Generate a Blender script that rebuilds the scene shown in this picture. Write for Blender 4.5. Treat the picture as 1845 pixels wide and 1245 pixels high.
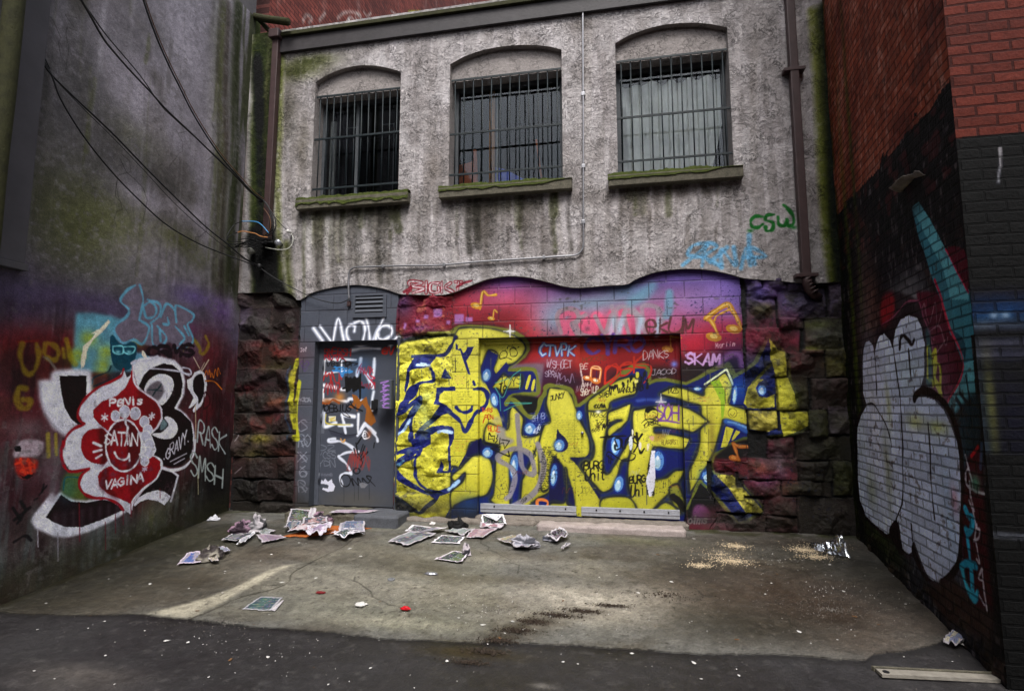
import bpy, bmesh, math, random
import numpy as np
from mathutils import Vector, Matrix
random.seed(7)
for o in list(bpy.data.objects): bpy.data.objects.remove(o)
scene = bpy.context.scene
COL = scene.collection

# ------------------------------------------------------------------ camera
W, H, FPX = 1845, 1245, 980.0
YAW, PITCH = math.radians(10.8), math.radians(6.29)
CAMZ = 1.585
cam_data = bpy.data.cameras.new('camera')
cam = bpy.data.objects.new('camera', cam_data); COL.objects.link(cam)
cam_data.sensor_width = 36.0; cam_data.lens = 36.0*FPX/W
cam_data.clip_start = 0.05; cam_data.clip_end = 2000
cam.location = (0, 0, CAMZ)
cam.rotation_euler = (math.pi/2+PITCH, 0, YAW)
scene.camera = cam

# ------------------------------------------------------------------ sky, sun, exposure
SUN_EL, SUN_AZ = math.radians(58), math.radians(168)      # compass angle from +Y, clockwise
world = bpy.data.worlds.new('World'); scene.world = world; world.use_nodes = True
wn = world.node_tree.nodes; wl = world.node_tree.links; wn.clear()
sky = wn.new('ShaderNodeTexSky'); sky.sky_type = 'NISHITA'; sky.sun_disc = False
sky.sun_elevation = SUN_EL; sky.sun_rotation = SUN_AZ; sky.air_density = 1.0; sky.dust_density = 4.0
hs = wn.new('ShaderNodeHueSaturation'); hs.inputs['Saturation'].default_value = 0.42
bg = wn.new('ShaderNodeBackground'); bg.inputs['Strength'].default_value = 0.15
wo = wn.new('ShaderNodeOutputWorld')
wl.new(sky.outputs[0], hs.inputs['Color']); wl.new(hs.outputs[0], bg.inputs[0]); wl.new(bg.outputs[0], wo.inputs[0])
sun_d = bpy.data.lights.new('sun', 'SUN'); sun_d.energy = 1.5; sun_d.angle = math.radians(22); sun_d.color = (1.0, 0.985, 0.96)
sun = bpy.data.objects.new('sun', sun_d); COL.objects.link(sun)
sd = Vector((math.sin(SUN_AZ)*math.cos(SUN_EL), math.cos(SUN_AZ)*math.cos(SUN_EL), math.sin(SUN_EL)))
sun.rotation_euler = sd.to_track_quat('Z', 'Y').to_euler(); sun.location = sd*30
scene.view_settings.view_transform = 'Standard'; scene.view_settings.look = 'None'
scene.view_settings.exposure = 0.85; scene.view_settings.gamma = 1.0
scene.cycles.max_bounces = 6; scene.cycles.diffuse_bounces = 4; scene.cycles.transparent_max_bounces = 8

# ------------------------------------------------------------------ from photo pixels to the planes of the place
_F = np.array([-math.sin(YAW)*math.cos(PITCH), math.cos(YAW)*math.cos(PITCH), math.sin(PITCH)])
_R = np.array([math.cos(YAW), math.sin(YAW), 0.0]); _U = np.cross(_R, _F)
C0 = np.array([0, 0, CAMZ])
def ray(x, y): return _F*FPX + _R*(x-W/2) + _U*(H/2-y)
def rays(p):
    p = np.asarray(p, float); return FPX*_F + (p[:, :1]-W/2)*_R + (H/2-p[:, 1:2])*_U
YB = 6.3                       # face of the back building
XL = -4.87                     # face of the left wall
RANG = math.radians(5.7)
RC = np.array([2.385, 6.3])    # foot of the right wall in the back corner
RD = np.array([-math.sin(RANG), -math.cos(RANG)])      # along the right wall towards the alley
RN = np.array([-RD[1]*-1, RD[0]*-1])
RLEN = 2.60
def onY(p, Y=YB):
    r = rays(p); q = r*(Y/r[:, 1:2]); return np.stack([q[:, 0], q[:, 2]+CAMZ], 1)
def onX(p, X=XL):
    r = rays(p); q = r*(X/r[:, 0:1]); return np.stack([q[:, 1], q[:, 2]+CAMZ], 1)
def onR(p, off=0.0):
    r = rays(p); n = np.array([math.cos(RANG), -math.sin(RANG)])
    d = RC@n - off; t = d/(r[:, :2]@n); q = r*t[:, None]
    return np.stack([(q[:, :2]-RC)@RD, q[:, 2]+CAMZ], 1)
YE, SL = 3.75, 0.1
def zfloor(y): return np.maximum(0, (np.asarray(y)-YE)*SL)
def onF(p):
    r = rays(p); t = (-SL*YE - CAMZ)/(r[:, 2]-SL*r[:, 1]); q = r*t[:, None]
    t2 = -CAMZ/r[:, 2]; q2 = r*t2[:, None]
    k = q[:, 1:2] < YE
    return np.where(k, q2, q)[:, :2]
def at(x, y, Y):               # pixel -> 3-D point at depth Y
    r = ray(x, y); q = r*(Y/r[1]); return (q[0], q[1], q[2]+CAMZ)
def PX(s, fr=None):            # "x y x y ..." in an enlarged crop (ox, oy, scale) -> photo pixels
    a = np.array(s.split(), float).reshape(-1, 2) if isinstance(s, str) else np.asarray(s, float).reshape(-1, 2)
    if fr is None: return a
    return np.stack([a[:, 0]/fr[2]+fr[0], a[:, 1]/fr[2]+fr[1]], 1)

# ------------------------------------------------------------------ noise
def vnoise(h, w, cy, cx, seed):
    rs = np.random.RandomState(seed); gh, gw = int(h/cy)+3, int(w/cx)+3
    g = rs.rand(gh, gw).astype(np.float32)
    y = np.arange(h)/cy; x = np.arange(w)/cx
    iy = y.astype(int); ix = x.astype(int); fy = (y-iy)[:, None]; fx = (x-ix)[None, :]
    fy = fy*fy*(3-2*fy); fx = fx*fx*(3-2*fx)
    a = g[iy][:, ix]; b = g[iy][:, ix+1]; c = g[iy+1][:, ix]; d = g[iy+1][:, ix+1]
    return (a*(1-fx)+b*fx)*(1-fy)+(c*(1-fx)+d*fx)*fy
def fbm(h, w, cy, cx, seed, octv=4, gain=0.5):
    s = 0; a = 1; t = 0
    for k in range(octv):
        s = s+a*vnoise(h, w, max(cy, 1.01), max(cx, 1.01), seed+k*17); t += a; a *= gain; cy /= 2; cx /= 2
    return s/t            # 0..1
def sstep(a, b, x): 
    t = np.clip((x-a)/(b-a), 0, 1); return t*t*(3-2*t)
def box1(m, r):
    if r < 1: return m
    k = 2*r+1
    p = np.pad(m, ((r+1, r), (0, 0)), mode='edge'); c = np.cumsum(p, 0, dtype=np.float64); m = (c[k:]-c[:-k])/k
    p = np.pad(m, ((0, 0), (r+1, r)), mode='edge'); c = np.cumsum(p, 1, dtype=np.float64); return ((c[:, k:]-c[:, :-k])/k).astype(np.float32)
def blur(m, r):
    r = int(round(r))
    return box1(box1(m, r), r) if r >= 1 else m
def smooth(p, closed=False, n=6):
    p = np.asarray(p, float)
    if len(p) < 3: return p
    q = np.vstack([p[-1], p, p[0], p[1]]) if closed else np.vstack([2*p[0]-p[1], p, 2*p[-1]-p[-2]])
    out = []
    for i in range(1, len(q)-2):
        a, b, c, d = q[i-1], q[i], q[i+1], q[i+2]
        for t in np.linspace(0, 1, n, endpoint=False):
            out.append(0.5*((2*b)+(-a+c)*t+(2*a-5*b+4*c-d)*t*t+(-a+3*b-3*c+d)*t**3))
    if not closed: out.append(p[-1])
    return np.array(out)

# ------------------------------------------------------------------ paint layers (evaluated per vertex of a real surface)
class Canvas:
    def __init__(s, u0, u1, v0, v1, step, proj, base, seed=1):
        s.u0, s.v0, s.st, s.proj = u0, v0, step, proj
        s.w = int(round((u1-u0)/step))+1; s.h = int(round((v1-v0)/step))+1
        s.c = np.ones((s.h, s.w, 3), np.float32)*np.array(base, np.float32)/255
        s.n = fbm(s.h, s.w, 6, 6, seed, 3); s.N = fbm(s.h, s.w, 60, 60, seed+5, 5)
        s.U, s.V = np.meshgrid(u0+np.arange(s.w)*step, v0+np.arange(s.h)*step)
    def px(s, p): 
        q = s.proj(p); return (q-np.array([s.u0, s.v0]))/s.st
    def comp(s, m, col, x0, y0, rough=0.0):
        h, w = m.shape
        if rough:
            n = s.n[y0:y0+h, x0:x0+w]; m = m*np.clip(1-rough+rough*2*n, 0, 1)
        m = m[:, :, None]; t = s.c[y0:y0+h, x0:x0+w]
        t[...] = t*(1-m)+np.array(col, np.float32)/255*m
    def fill(s, p, col, soft=1.0, a=1.0, sm=False, rough=0.05, raw=False, grad=0):
        q = (np.asarray(p, float)-np.array([s.u0, s.v0]))/s.st if raw else s.px(p)
        if sm: q = smooth(q, True)
        r = soft/s.st*0.006 if soft else 0
        pad = int(r*2+3)
        x0 = max(0, int(q[:, 0].min())-pad); x1 = min(s.w, int(q[:, 0].max())+pad+2)
        y0 = max(0, int(q[:, 1].min())-pad); y1 = min(s.h, int(q[:, 1].max())+pad+2)
        if x1-x0 < 2 or y1-y0 < 2: return
        acc = np.zeros((y1-y0, x1-x0+1), np.float32); n = len(q); q = q-np.array([x0, y0])
        for i in range(n):
            xa, ya = q[i]; xb, yb = q[(i+1) % n]
            if ya == yb: continue
            if ya > yb: xa, ya, xb, yb = xb, yb, xa, ya
            rows = np.arange(max(0, math.ceil(ya)), min(y1-y0, math.ceil(yb)))
            if len(rows) == 0: continue
            xc = np.clip(np.ceil(xa+(rows-ya)*(xb-xa)/(yb-ya)), 0, x1-x0).astype(int)
            np.add.at(acc, (rows, xc), 1)
        m = (np.cumsum(acc, 1)[:, :-1] % 2).astype(np.float32)
        m = blur(m, max(r, 0)) if r >= 1 else m
        if grad < 0: m = m*(np.clip(np.arange(m.shape[0])/m.shape[0]*-grad+1+grad, 0, 1)[:, None]).astype(np.float32)
        if grad > 0: m = m*(np.clip(1-np.arange(m.shape[0])/m.shape[0]*grad, 0, 1)[:, None]).astype(np.float32)
        s.comp(m*a, col, x0, y0, rough)
    def line(s, p, w, col, soft=0.6, a=1.0, sm=True, rough=0.07, raw=False):
        """w, soft in cm on the wall"""
        q = (np.asarray(p, float)-np.array([s.u0, s.v0]))/s.st if raw else s.px(p)
        if sm and len(q) > 2: q = smooth(q)
        if len(q) == 1: q = np.vstack([q, q+0.01])
        R = w*0.005/s.st; S = max(soft*0.01/s.st, 0.8); pad = int(R+S+2)
        X0 = max(0, int(q[:, 0].min())-pad); X1 = min(s.w, int(q[:, 0].max())+pad+2)
        Y0 = max(0, int(q[:, 1].min())-pad); Y1 = min(s.h, int(q[:, 1].max())+pad+2)
        if X1 <= X0 or Y1 <= Y0: return
        m = np.zeros((Y1-Y0, X1-X0), np.float32); ph = float(q[0, 0]+q[0, 1]*1.7); wv = .24 if w < 5 else .1
        for i in range(len(q)-1):
            a0, b0 = q[i], q[i+1]
            x0 = max(X0, int(min(a0[0], b0[0]))-pad); x1 = min(X1, int(max(a0[0], b0[0]))+pad+2)
            y0 = max(Y0, int(min(a0[1], b0[1]))-pad); y1 = min(Y1, int(max(a0[1], b0[1]))+pad+2)
            if x1 <= x0 or y1 <= y0: continue
            gx = np.arange(x0, x1)[None, :]-a0[0]; gy = np.arange(y0, y1)[:, None]-a0[1]
            d = b0-a0; L = max(d@d, 1e-9); t = np.clip((gx*d[0]+gy*d[1])/L, 0, 1)
            dist = np.sqrt((gx-t*d[0])**2+(gy-t*d[1])**2)
            k = np.clip((R*(1+wv*math.sin(i*.42+ph)+wv*.6*math.sin(i*.97+ph*2))-dist)/S+0.5, 0, 1)
            v = m[y0-Y0:y1-Y0, x0-X0:x1-X0]; np.maximum(v, k, out=v)
        s.comp(m*a, col, X0, Y0, rough)
    def blob(s, x, y, rx, ry, col, a=1.0, rough=0.0, pw=1.0):
        """soft sprayed cloud; centre in photo px, radii in m"""
        q = s.px(np.array([[x, y]]))[0]; RX, RY = rx/s.st, ry/s.st
        x0 = max(0, int(q[0]-2.2*RX)); x1 = min(s.w, int(q[0]+2.2*RX)); y0 = max(0, int(q[1]-2.2*RY)); y1 = min(s.h, int(q[1]+2.2*RY))
        if x1-x0 < 2 or y1-y0 < 2: return
        gx = (np.arange(x0, x1)[None, :]-q[0])/RX; gy = (np.arange(y0, y1)[:, None]-q[1])/RY
        m = np.exp(-(gx*gx+gy*gy)**pw).astype(np.float32); m[m < 0.01] = 0
        s.comp(m*a, col, x0, y0, rough)
    def mask(s, m, col, a=1.0):
        s.comp((m*a).astype(np.float32), col, 0, 0)
    def lin(s, gain=1.0):
        c = np.clip(.46+(s.c-.46)*1.16, .035, 1); c = np.where(c <= 0.04045, c/12.92, ((c+0.055)/1.055)**2.4)
        return np.clip(c*gain, 0, 0.95).astype(np.float32)
class Multi:
    def __init__(s, *cs): s.cs = cs
    def fill(s, *a, **k): [c.fill(*a, **k) for c in s.cs]
    def line(s, *a, **k): [c.line(*a, **k) for c in s.cs]
    def blob(s, *a, **k): [c.blob(*a, **k) for c in s.cs]
GLY = {'A': '0 0 2 6 4 0|1 2 3 2', 'B': '0 0 0 6 3 5.5 3 3.6 0 3 4 2.4 3.6 0 0 0', 'C': '4 5 2 6 0 4 0 2 2 0 4 1', 'D': '0 0 0 6 3 5 4 3 3 1 0 0',
 'E': '4 6 0 6 0 0 4 0|0 3 3 3', 'F': '4 6 0 6 0 0|0 3 3 3', 'G': '4 5 2 6 0 4 0 2 2 0 4 1 4 3 2.4 3', 'H': '0 6 0 0|4 6 4 0|0 3 4 3', 'I': '2 6 2 0',
 'J': '1 6 4 6|3 6 3 1 1.5 0 0 1', 'K': '0 6 0 0|4 6 0 3 4 0', 'L': '0 6 0 0 4 0', 'M': '0 0 0.4 6 2 2 3.6 6 4 0', 'N': '0 0 0 6 4 0 4 6',
 'O': '2 6 0 4 0 2 2 0 4 2 4 4 2 6', 'P': '0 0 0 6 3 6 4 4.5 3 3 0 3', 'R': '0 0 0 6 3 6 4 4.5 3 3 0 3|1.6 3 4 0', 'S': '4 5 2 6 0 4.6 1 3.3 3 2.7 4 1.4 2 0 0 1',
 'T': '0 6 4 6|2 6 2 0', 'U': '0 6 0 1.5 2 0 4 1.5 4 6', 'V': '0 6 2 0 4 6', 'W': '0 6 1 0 2 4 3 0 4 6', 'X': '0 6 4 0|4 6 0 0', 'Y': '0 6 2 3 4 6|2 3 2 0',
 'Z': '0 6 4 6 0 0 4 0', 'e': '0.3 2.5 3.7 2.5 3.5 4.3 2 4.9 0.5 4 0.3 2 1 0.4 2.6 0 3.8 0.9', 'i': '2 4 2 0|2 5.6 2 5.8', 's': '3.4 3.4 2 4 0.8 3.2 3.2 1.2 2 0 0.4 0.6',
 'n': '0.6 0 0.6 4|0.6 3 2 4 3.4 3 3.4 0', 'r': '1 0 1 4|1 3 2.4 4 3.4 3.6', 'k': '0.6 6 0.6 0|3.4 4 0.6 2 3.6 0', 'a': '3.4 3 2 4 0.6 2.6 0.8 0.8 2 0 3.4 1|3.4 4 3.4 0',
 'h': '0.6 6 0.6 0|0.6 3 2 4 3.4 3 3.4 0', 't': '2 6 2 0.6 3.4 0|0.8 4.2 3.4 4.2', 'o': '2 4 0.4 2.6 0.8 0.6 2 0 3.4 0.8 3.4 2.8 2 4', 'm': '0 0 0 4|0 3 1 4 2 3 2 0|2 3 3 4 4 3 4 0',
 'l': '2 6 2 0', 'd': '3.4 6 3.4 0|3.4 1 2 0 0.6 1 0.6 3 2 4 3.4 3', '6': '3.4 6 1 4 0.4 2 1.2 0 3.2 0.2 3.6 2 2 3.2 0.6 2', '5': '3.6 6 0.8 6 0.6 3.6 2.8 3.6 3.6 2 2.6 0 0.4 0.6',
 '4': '3 0 3 6 0 2 4 2', '2': '0.4 5 2 6 3.6 4.6 0.4 0 4 0', '0': '2 6 0.6 4 0.6 2 2 0 3.4 2 3.4 4 2 6', '!': '2 6 2 2|2 0 2 0.3', '.': '2 0 2.3 0.2', '*': '2 5 2 1|0.4 4 3.6 2|3.6 4 0.4 2', 'q': '3.4 4 3.4 -2|3.4 1 2 0 0.6 1 0.6 3 2 4 3.4 3'}
def text(cv, s, x, y, x2, y2, hgt, w, col, jit=0.7, sm=True, **k):
    """lettering whose baseline runs from (x,y) to (x2,y2) in photo px, hgt px tall"""
    n = len(s); d = np.array([x2-x, y2-y])/max(n, 1); up = np.array([0, -hgt/6.0])
    rnd = random.Random(hash(s) % 1000 if False else sum(map(ord, s))+int(x))
    for i, ch in enumerate(s):
        g = GLY.get(ch) or GLY.get(ch.upper())
        if not g: continue
        o = np.array([x, y])+d*i+np.array([rnd.uniform(-jit, jit), rnd.uniform(-jit, jit)])
        kx, ky, sh = rnd.uniform(.19, .25), rnd.uniform(.85, 1.2), rnd.uniform(-.05, .14); o = o-up*6*(ky-1)*.5*rnd.uniform(0, 1); up_x = d*.35
        for st in g.split('|'):
            a = np.array(st.split(), float).reshape(-1, 2)
            p = o+(a[:, :1]-2)*d*kx+2*d*.19+a[:, 1:2]*up*ky+(a[:, 1:2]-3)*up_x*sh
            cv.line(p, w, col, sm=sm, **k)
def scrawl(cv, x, y, w_, h_, width, col, n=9, seed=0, **k):
    """a hand-written tag: a run of loops and zigzags nobody can read"""
    r = random.Random(seed); p = []
    for i in range(n):
        t = i/(n-1); p.append((x+w_*t+r.uniform(-.06, .06)*w_, y-h_*(0.1+0.8*((i % 2) if r.random() < .8 else r.random()))+r.uniform(-.15, .15)*h_))
    cv.line(np.array(p), width, col, **k)
def scribble_lines(cv, x0, y0, x1, y1, rows, col, w=0.4, a=0.6, seed=0, slope=0.0, ragged=0.2, amp=2.0):
    r = random.Random(seed)
    for i in range(rows):
        y = y0+(y1-y0)*i/max(rows-1, 1); x = x0+r.uniform(0, 3); xe = x1-r.uniform(0, ragged)*(x1-x0)
        while x < xe:
            L = r.uniform(3, 9); p = []
            k = 0
            while k < L: p.append((x+k, y+slope*(x-x0)+(r.random()-.5)*amp)); k += 1.2
            if len(p) > 1: cv.line(np.array(p), w, col, a=a, sm=False)
            x += L+r.uniform(1.5, 3)
# ------------------------------------------------------------------ the murals, tags and stains of each surface
YG, YD = 6.42, 6.40            # recessed faces of the wide door and of the steel door
DX0, DX1, DZ0, DZ1 = -3.745, -2.635, 0.352, 2.395
GX0, GX1, GZ0, GZ1 = -1.612, 0.722, 0.305, 2.385
M = Canvas(XL, 2.402, 0.10, 3.40, 0.006, lambda p: onY(p, YB), (60, 44, 52), 3)
D = Canvas(DX0, DX1, DZ0-.02, DZ1+.02, 0.006, lambda p: onY(p, YD), (76, 80, 90), 9)
G = Canvas(GX0, GX1, GZ0-.02, GZ1+.02, 0.006, lambda p: onY(p, YG), (120, 30, 34), 13)
MG = Multi(M, G)
fA, fB, fC, fD, fE, fF = (700, 570, 5), (700, 720, 5), (1000, 570, 5), (1000, 720, 5), (1200, 570, 5), (1200, 750, 5)
fG4, fH4 = (700, 470, 4), (1100, 470, 4)
YEL, YEL2, BLU, NAV, OLI, LBL, WHI, BLK = (208, 202, 62), (190, 180, 54), (14, 34, 108), (10, 20, 74), (118, 124, 46), (110, 160, 214), (226, 232, 240), (14, 13, 16)
RED, PUR, PNK, TEA, GRY = (176, 34, 50), (104, 78, 164), (214, 96, 136), (90, 168, 184), (140, 134, 140)

# --- background of the mural: sprayed reds, pinks and violets
cv = MG
cv.fill(PX('700 490 1340 470 1440 560 1440 960 700 960'), (96, 28, 40), 6)
for x, y, rx, ry, c, a in [(850, 560, .6, .5, (172, 36, 50), .9), (760, 570, .3, .4, (150, 40, 66), .9), (905, 540, .45, .18, (214, 110, 150), .75), (925, 500, .55, .16, (112, 82, 172), .9),
    (880, 585, .5, .2, (120, 22, 34), .8), (960, 590, .35, .3, (190, 34, 44), .9), (1010, 545, .4, .25, (196, 110, 160), .8), (1050, 520, .5, .14, (116, 92, 178), .9),
    (1010, 575, .3, .22, (110, 176, 196), .8), (1090, 560, .45, .2, (214, 110, 150), .7), (1075, 548, .45, .12, (100, 168, 184), .7), (1140, 525, .35, .2, (96, 160, 184), .8), (1150, 580, .5, .2, (214, 90, 124), .85),
    (1230, 500, .6, .16, (92, 74, 156), .95), (1320, 510, .5, .35, (112, 92, 182), .95), (1250, 545, .5, .22, (170, 140, 206), .85), (1330, 560, .35, .25, (140, 112, 190), .8),
    (1290, 600, .5, .18, (206, 62, 92), .85), (1340, 620, .4, .2, (160, 34, 60), .8), (1260, 625, .4, .16, (190, 30, 52), .9), (1200, 575, .3, .2, (204, 110, 160), .6)]:
    cv.blob(x, y, rx, ry, c, a)
cv.blob(1330, 668, .6, .16, (34, 16, 32), .95); cv.blob(1240, 668, .4, .14, (40, 14, 24), .95)
G.fill(PX('930 606 1230 600 1230 700 930 720'), (150, 32, 34), 4)
for x, y, rx, ry, c, a in [(1010, 630, .35, .14, (206, 84, 40), .9), (1060, 640, .3, .2, (186, 50, 36), .9), (960, 640, .2, .14, (190, 40, 44), .8), (975, 680, .35, .16, (64, 28, 70), .9), (1130, 640, .4, .2, (150, 24, 30), .9), (1200, 650, .2, .2, (140, 22, 34), .8),
    (1030, 690, .3, .12, (50, 22, 44), .95), (1110, 675, .35, .1, (70, 26, 40), .8), (1195, 672, .25, .09, (30, 14, 22), .9), (1000, 650, .2, .05, (160, 110, 150), .5), (1215, 656, .04, .04, (120, 140, 230), .9)]:
    G.blob(x, y, rx, ry, c, a)
# pale windows of the painted skyline, drips, pink letters with grey edges
for q in ['475 385 545 385 545 455 475 455', '555 405 605 405 605 440 555 440', '325 345 385 345 385 400 325 410', '265 390 297 395 290 425 262 420', '205 425 240 430 235 450 200 450', '110 440 130 450 125 500 108 490', '415 430 445 430 440 460 415 455']:
    cv.fill(PX(q, fG4), (176, 130, 206), 1.2, .8)
cv.blob(728, 610, .1, .05, (176, 120, 180), .8); cv.blob(760, 592, .12, .04, (150, 90, 160), .7); cv.blob(728, 545, .12, .16, (110, 70, 130), .8)
for q in ['1265 500 1240 400 1290 370 1340 380 1350 430 1300 450 1340 540', '1400 400 1370 440 1400 520 1460 540', '1380 460 1440 440', '1480 540 1500 400 1600 530 1620 380', '1640 400 1740 370', '1690 380 1720 540']:
    cv.line(PX(q, fG4), 11, (224, 92, 128), 3, .85)
for q in ['1245 520 1215 400 1270 350 1350 360 1370 430 1320 455 1370 545', '1420 390 1350 440 1385 525 1470 550', '1490 400 1560 520 1610 390 1640 540', '1740 560 1700 380 1800 390 1830 440']:
    cv.line(PX(q, fG4), 5, (150, 138, 146), 1.6, .85)
for q in ['60 500 40 360 110 330 180 370 200 520', '250 470 230 330 340 340 380 420 330 470', '10 330 60 480 110 340', '150 360 200 390 250 520', '340 350 350 520']:
    cv.line(PX(q, fH4), 5, (156, 146, 156), 1.8, .75)
cv.line(PX('425 230 420 350 405 400', fH4), 9, (104, 176, 196), 4, .7); cv.line(PX('300 180 220 260 150 300', fH4), 12, (104, 170, 190), 7, .6)
for x in (0, 60, 200, 330): cv.line(PX('%d 540 %d 420' % (x, x+20), fH4), 6, (176, 214, 236), 4, .6)
text(cv, 'ekUM', 1163, 600, 1255, 600, 27, 2.6, (96, 54, 52), sm=True, soft=1.0, a=.9)
for x in (1170, 1178, 1215, 1236): cv.line(PX('%d 590 %d 606' % (x, x)), .5, (80, 44, 44), .5, .7)
# the note shapes
def note(cvs, pts, heads, col=(206, 140, 34), hi=(240, 206, 110)):
    for q, w in pts: cvs.line(q, w, col, .8); cvs.line(q+np.array([-.6, -.6]), w*.35, hi, .5, .8)
    for x, y, r in heads:
        a = np.linspace(0, 2*math.pi, 14); e = np.stack([x+r*1.25*np.cos(a)-r*.3*np.sin(a), y+r*.68*np.sin(a)+.35*r*np.cos(a)], 1)
        cvs.fill(e, col, .8, sm=True); cvs.fill(np.array([x, y])+(e-np.array([x, y]))*.5+np.array([0, -r*.1]), hi, .8, .9, sm=True)
note(cv, [(PX('660 350 680 225 720 250 775 245', fG4), 3)], [(858, 551, 8)])
note(cv, [(PX('755 410 762 355 783 372', fG4), 1.8)], [(885, 574, 5)])
note(cv, [(PX('770 520 730 440 690 415', fH4), 4), (PX('690 415 760 360 840 315 870 345', fH4), 6), (PX('750 430 770 395 860 350', fH4), 2), (PX('870 345 905 400 945 490', fH4), 4)], [(1286, 607, 11), (1322, 593, 11)])
note(cv, [(PX('1045 300 1040 185 1060 190 1140 195', fC), 2)], [(1203, 629, 8)], (200, 120, 40), (226, 160, 80))
note(cv, [(PX('320 570 335 460 410 470 400 590', fC), 2.2), (PX('330 465 415 480', fC), 3)], [(1058, 681, 6), (1073, 686, 7)], (206, 116, 44), (250, 220, 190))
note(cv, [(PX('655 400 640 340 605 240', fF), 4), (PX('605 240 660 270 760 272', fF), 4)], [(1322, 825, 7)], (176, 96, 30), (206, 140, 70))
# --- silhouette of the big piece: blue shape with a hazy olive outline
SIL = PX('''716 613 745 607 775 603 812 600 820 594 828 590 850 589 880 590 905 594 928 600 942 608 950 618 951 630 944 642 932 652 918 664
 960 664 969 674 968 700 956 712 932 712 918 716 928 724 938 736 950 748 960 750 968 742 974 722 984 700 994 696 1012 697 1026 705 1033 716 1037 730 1044 730 1060 718
 1088 700 1120 674 1142 660 1160 658 1170 668 1170 690 1182 685 1200 684 1220 688 1236 691 1256 682 1276 670 1300 660 1312 657 1324 679 1340 670 1360 654 1370 636 1383 608 1408 630 1416 642 1420 660
 1424 682 1432 710 1436 740 1456 742 1456 770 1430 782 1384 788 1340 790 1320 798 1304 810 1286 820 1281 836 1286 852 1330 862 1345 880 1374 912 1372 924 1346 938 1328 940 1262 866 1252 870 1237 914 1230 950 716 950''')
cv.line(np.vstack([SIL[:-1]]), 9, (28, 16, 26), 5, .55, sm=False)
cv.fill(SIL, BLU, 1.2, rough=.05)
TOP = SIL[2:62]
cv.line(TOP, 4.6, OLI, 1.4, .95, sm=False)
cv.line(SIL[61:-4], 3.2, (96, 108, 40), 1.2, .85, sm=False)
for x, y, rx, ry in [(735, 700, .12, .2), (1080, 850, .3, .3), (1180, 740, .25, .1), (1000, 900, .3, .1), (1150, 870, .3, .25), (1240, 850, .08, .3), (1330, 640, .3, .2)]:
    cv.blob(x, y, rx, ry, (12, 26, 92), .55)
def Y(s, fr=None, col=YEL, soft=.8, sm=True, shade=True, **k):
    p = PX(s, fr); cv.fill(p, col, soft, sm=sm, rough=.06, **k)
    cv.fill(p, (126, 124, 36), soft, a=.45, sm=sm, grad=1.5); cv.fill(p, (232, 226, 112), soft, a=.35, sm=sm, grad=-2.0)
    if shade:
        q = smooth(p, True); cv.line(np.vstack([q, q[:1]]), 4.2, (112, 110, 28), 3.6, .5, sm=False); cv.line(np.vstack([q, q[:1]]), 2.0, (10, 16, 50), 1.6, .7, sm=False)
def N_(s, fr=None, col=BLU, soft=.8, sm=True, **k): cv.fill(PX(s, fr), col, soft, sm=sm, **k)
def Ln(s, fr, w, col=BLU, soft=.7, **k): cv.line(PX(s, fr), w, col, soft, **k)
# left letters on the rough stone
Y('''712 625 728 615 745 611 775 607 812 604 820 602 828 592 850 590 882 592 905 597 928 606 941 616 947 626 944 636 936 646 924 656 910 658 894 674 889 664 898 640 881 631 870 655 867 663 872 682
  884 704 894 730 905 752 906 770 880 790 862 794 850 796 845 803 835 840 826 842 817 840 812 850 812 912 800 935 712 935''', sm=False)
cv.blob(860, 600, .35, .05, (238, 232, 90), .5)
Ln('90 250 150 225 230 205 400 180 560 165 610 190', fA, 4, (40, 46, 30), 1.5, a=.8)
N_('245 370 420 355 400 400 350 460 240 480 200 500 180 600 150 680 140 640 190 450 235 380', fA)
Ln('220 362 380 352 500 345 560 270 605 185', fA, 4.2, (18, 34, 92))
Ln('380 470 400 520 400 580 300 600 210 650 140 760 100 885', fA, 4.0)
N_('180 640 280 610 260 690 230 730 200 760 180 810 120 840 100 870 130 760', fA)
Ln('90 885 180 830 250 745 300 745 230 880 212 1000 215 1110', fA, 4.6)
N_('260 740 300 745 240 890 215 960 130 1040 75 1090 90 1010 190 880', fA); 
N_('515 465 480 560 570 565', fA, sm=False)
N_('430 640 600 630 605 672 500 672 460 705 450 760 520 800 570 850 540 870 480 890 400 960 330 1020 250 1110 240 1060 330 960 420 880 470 800 415 790', fA, sm=False)
Ln('470 790 560 870 640 940 690 1035 740 950 790 865 860 820 890 760 885 690 840 652 770 655', fA, 4.6, sm=True)
Ln('610 820 640 850 690 865 740 845 752 812', fA, 3.6); Ln('765 590 775 615', fA, 3.4)
N_('605 240 627 262 625 295 652 285 672 330 690 320 712 275 770 275 740 340 702 400 740 525 715 520 660 360 645 310 605 300', fA, sm=False)
N_('215 380 290 290 400 240 480 230 570 240 592 270 590 350 560 420 560 650 540 660 440 655 480 540 497 600 497 640 540 640 540 350 545 300 450 280 380 320 380 400 310 440 220 450', fB, sm=False)
Ln('90 480 160 445 290 440 250 530 240 620 245 700 300 780 420 830 540 800 620 740', fB, 3.4)
Ln('90 480 110 470 270 470 250 510 130 550', fB, 4)
N_('75 600 90 540 180 480 255 475 200 530 120 590', fB); N_('65 620 140 680 240 760 320 815 420 825 520 800 600 730 690 655 660 760 540 840 420 870 300 840 180 780 60 690', fB)
Ln('80 860 200 950 290 1010 350 960 430 895', fB, 4.4, (24, 36, 60)); N_('370 860 460 850 430 900', fB)
N_('80 880 80 1010 270 1010', fB, (30, 34, 40), sm=False); cv.blob(728, 920, .2, .12, (50, 54, 60), .7)
N_('630 610 700 480 760 390 830 345 862 375 1000 410 985 460 930 530 880 500 800 500 720 540', fB, NAV)
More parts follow.
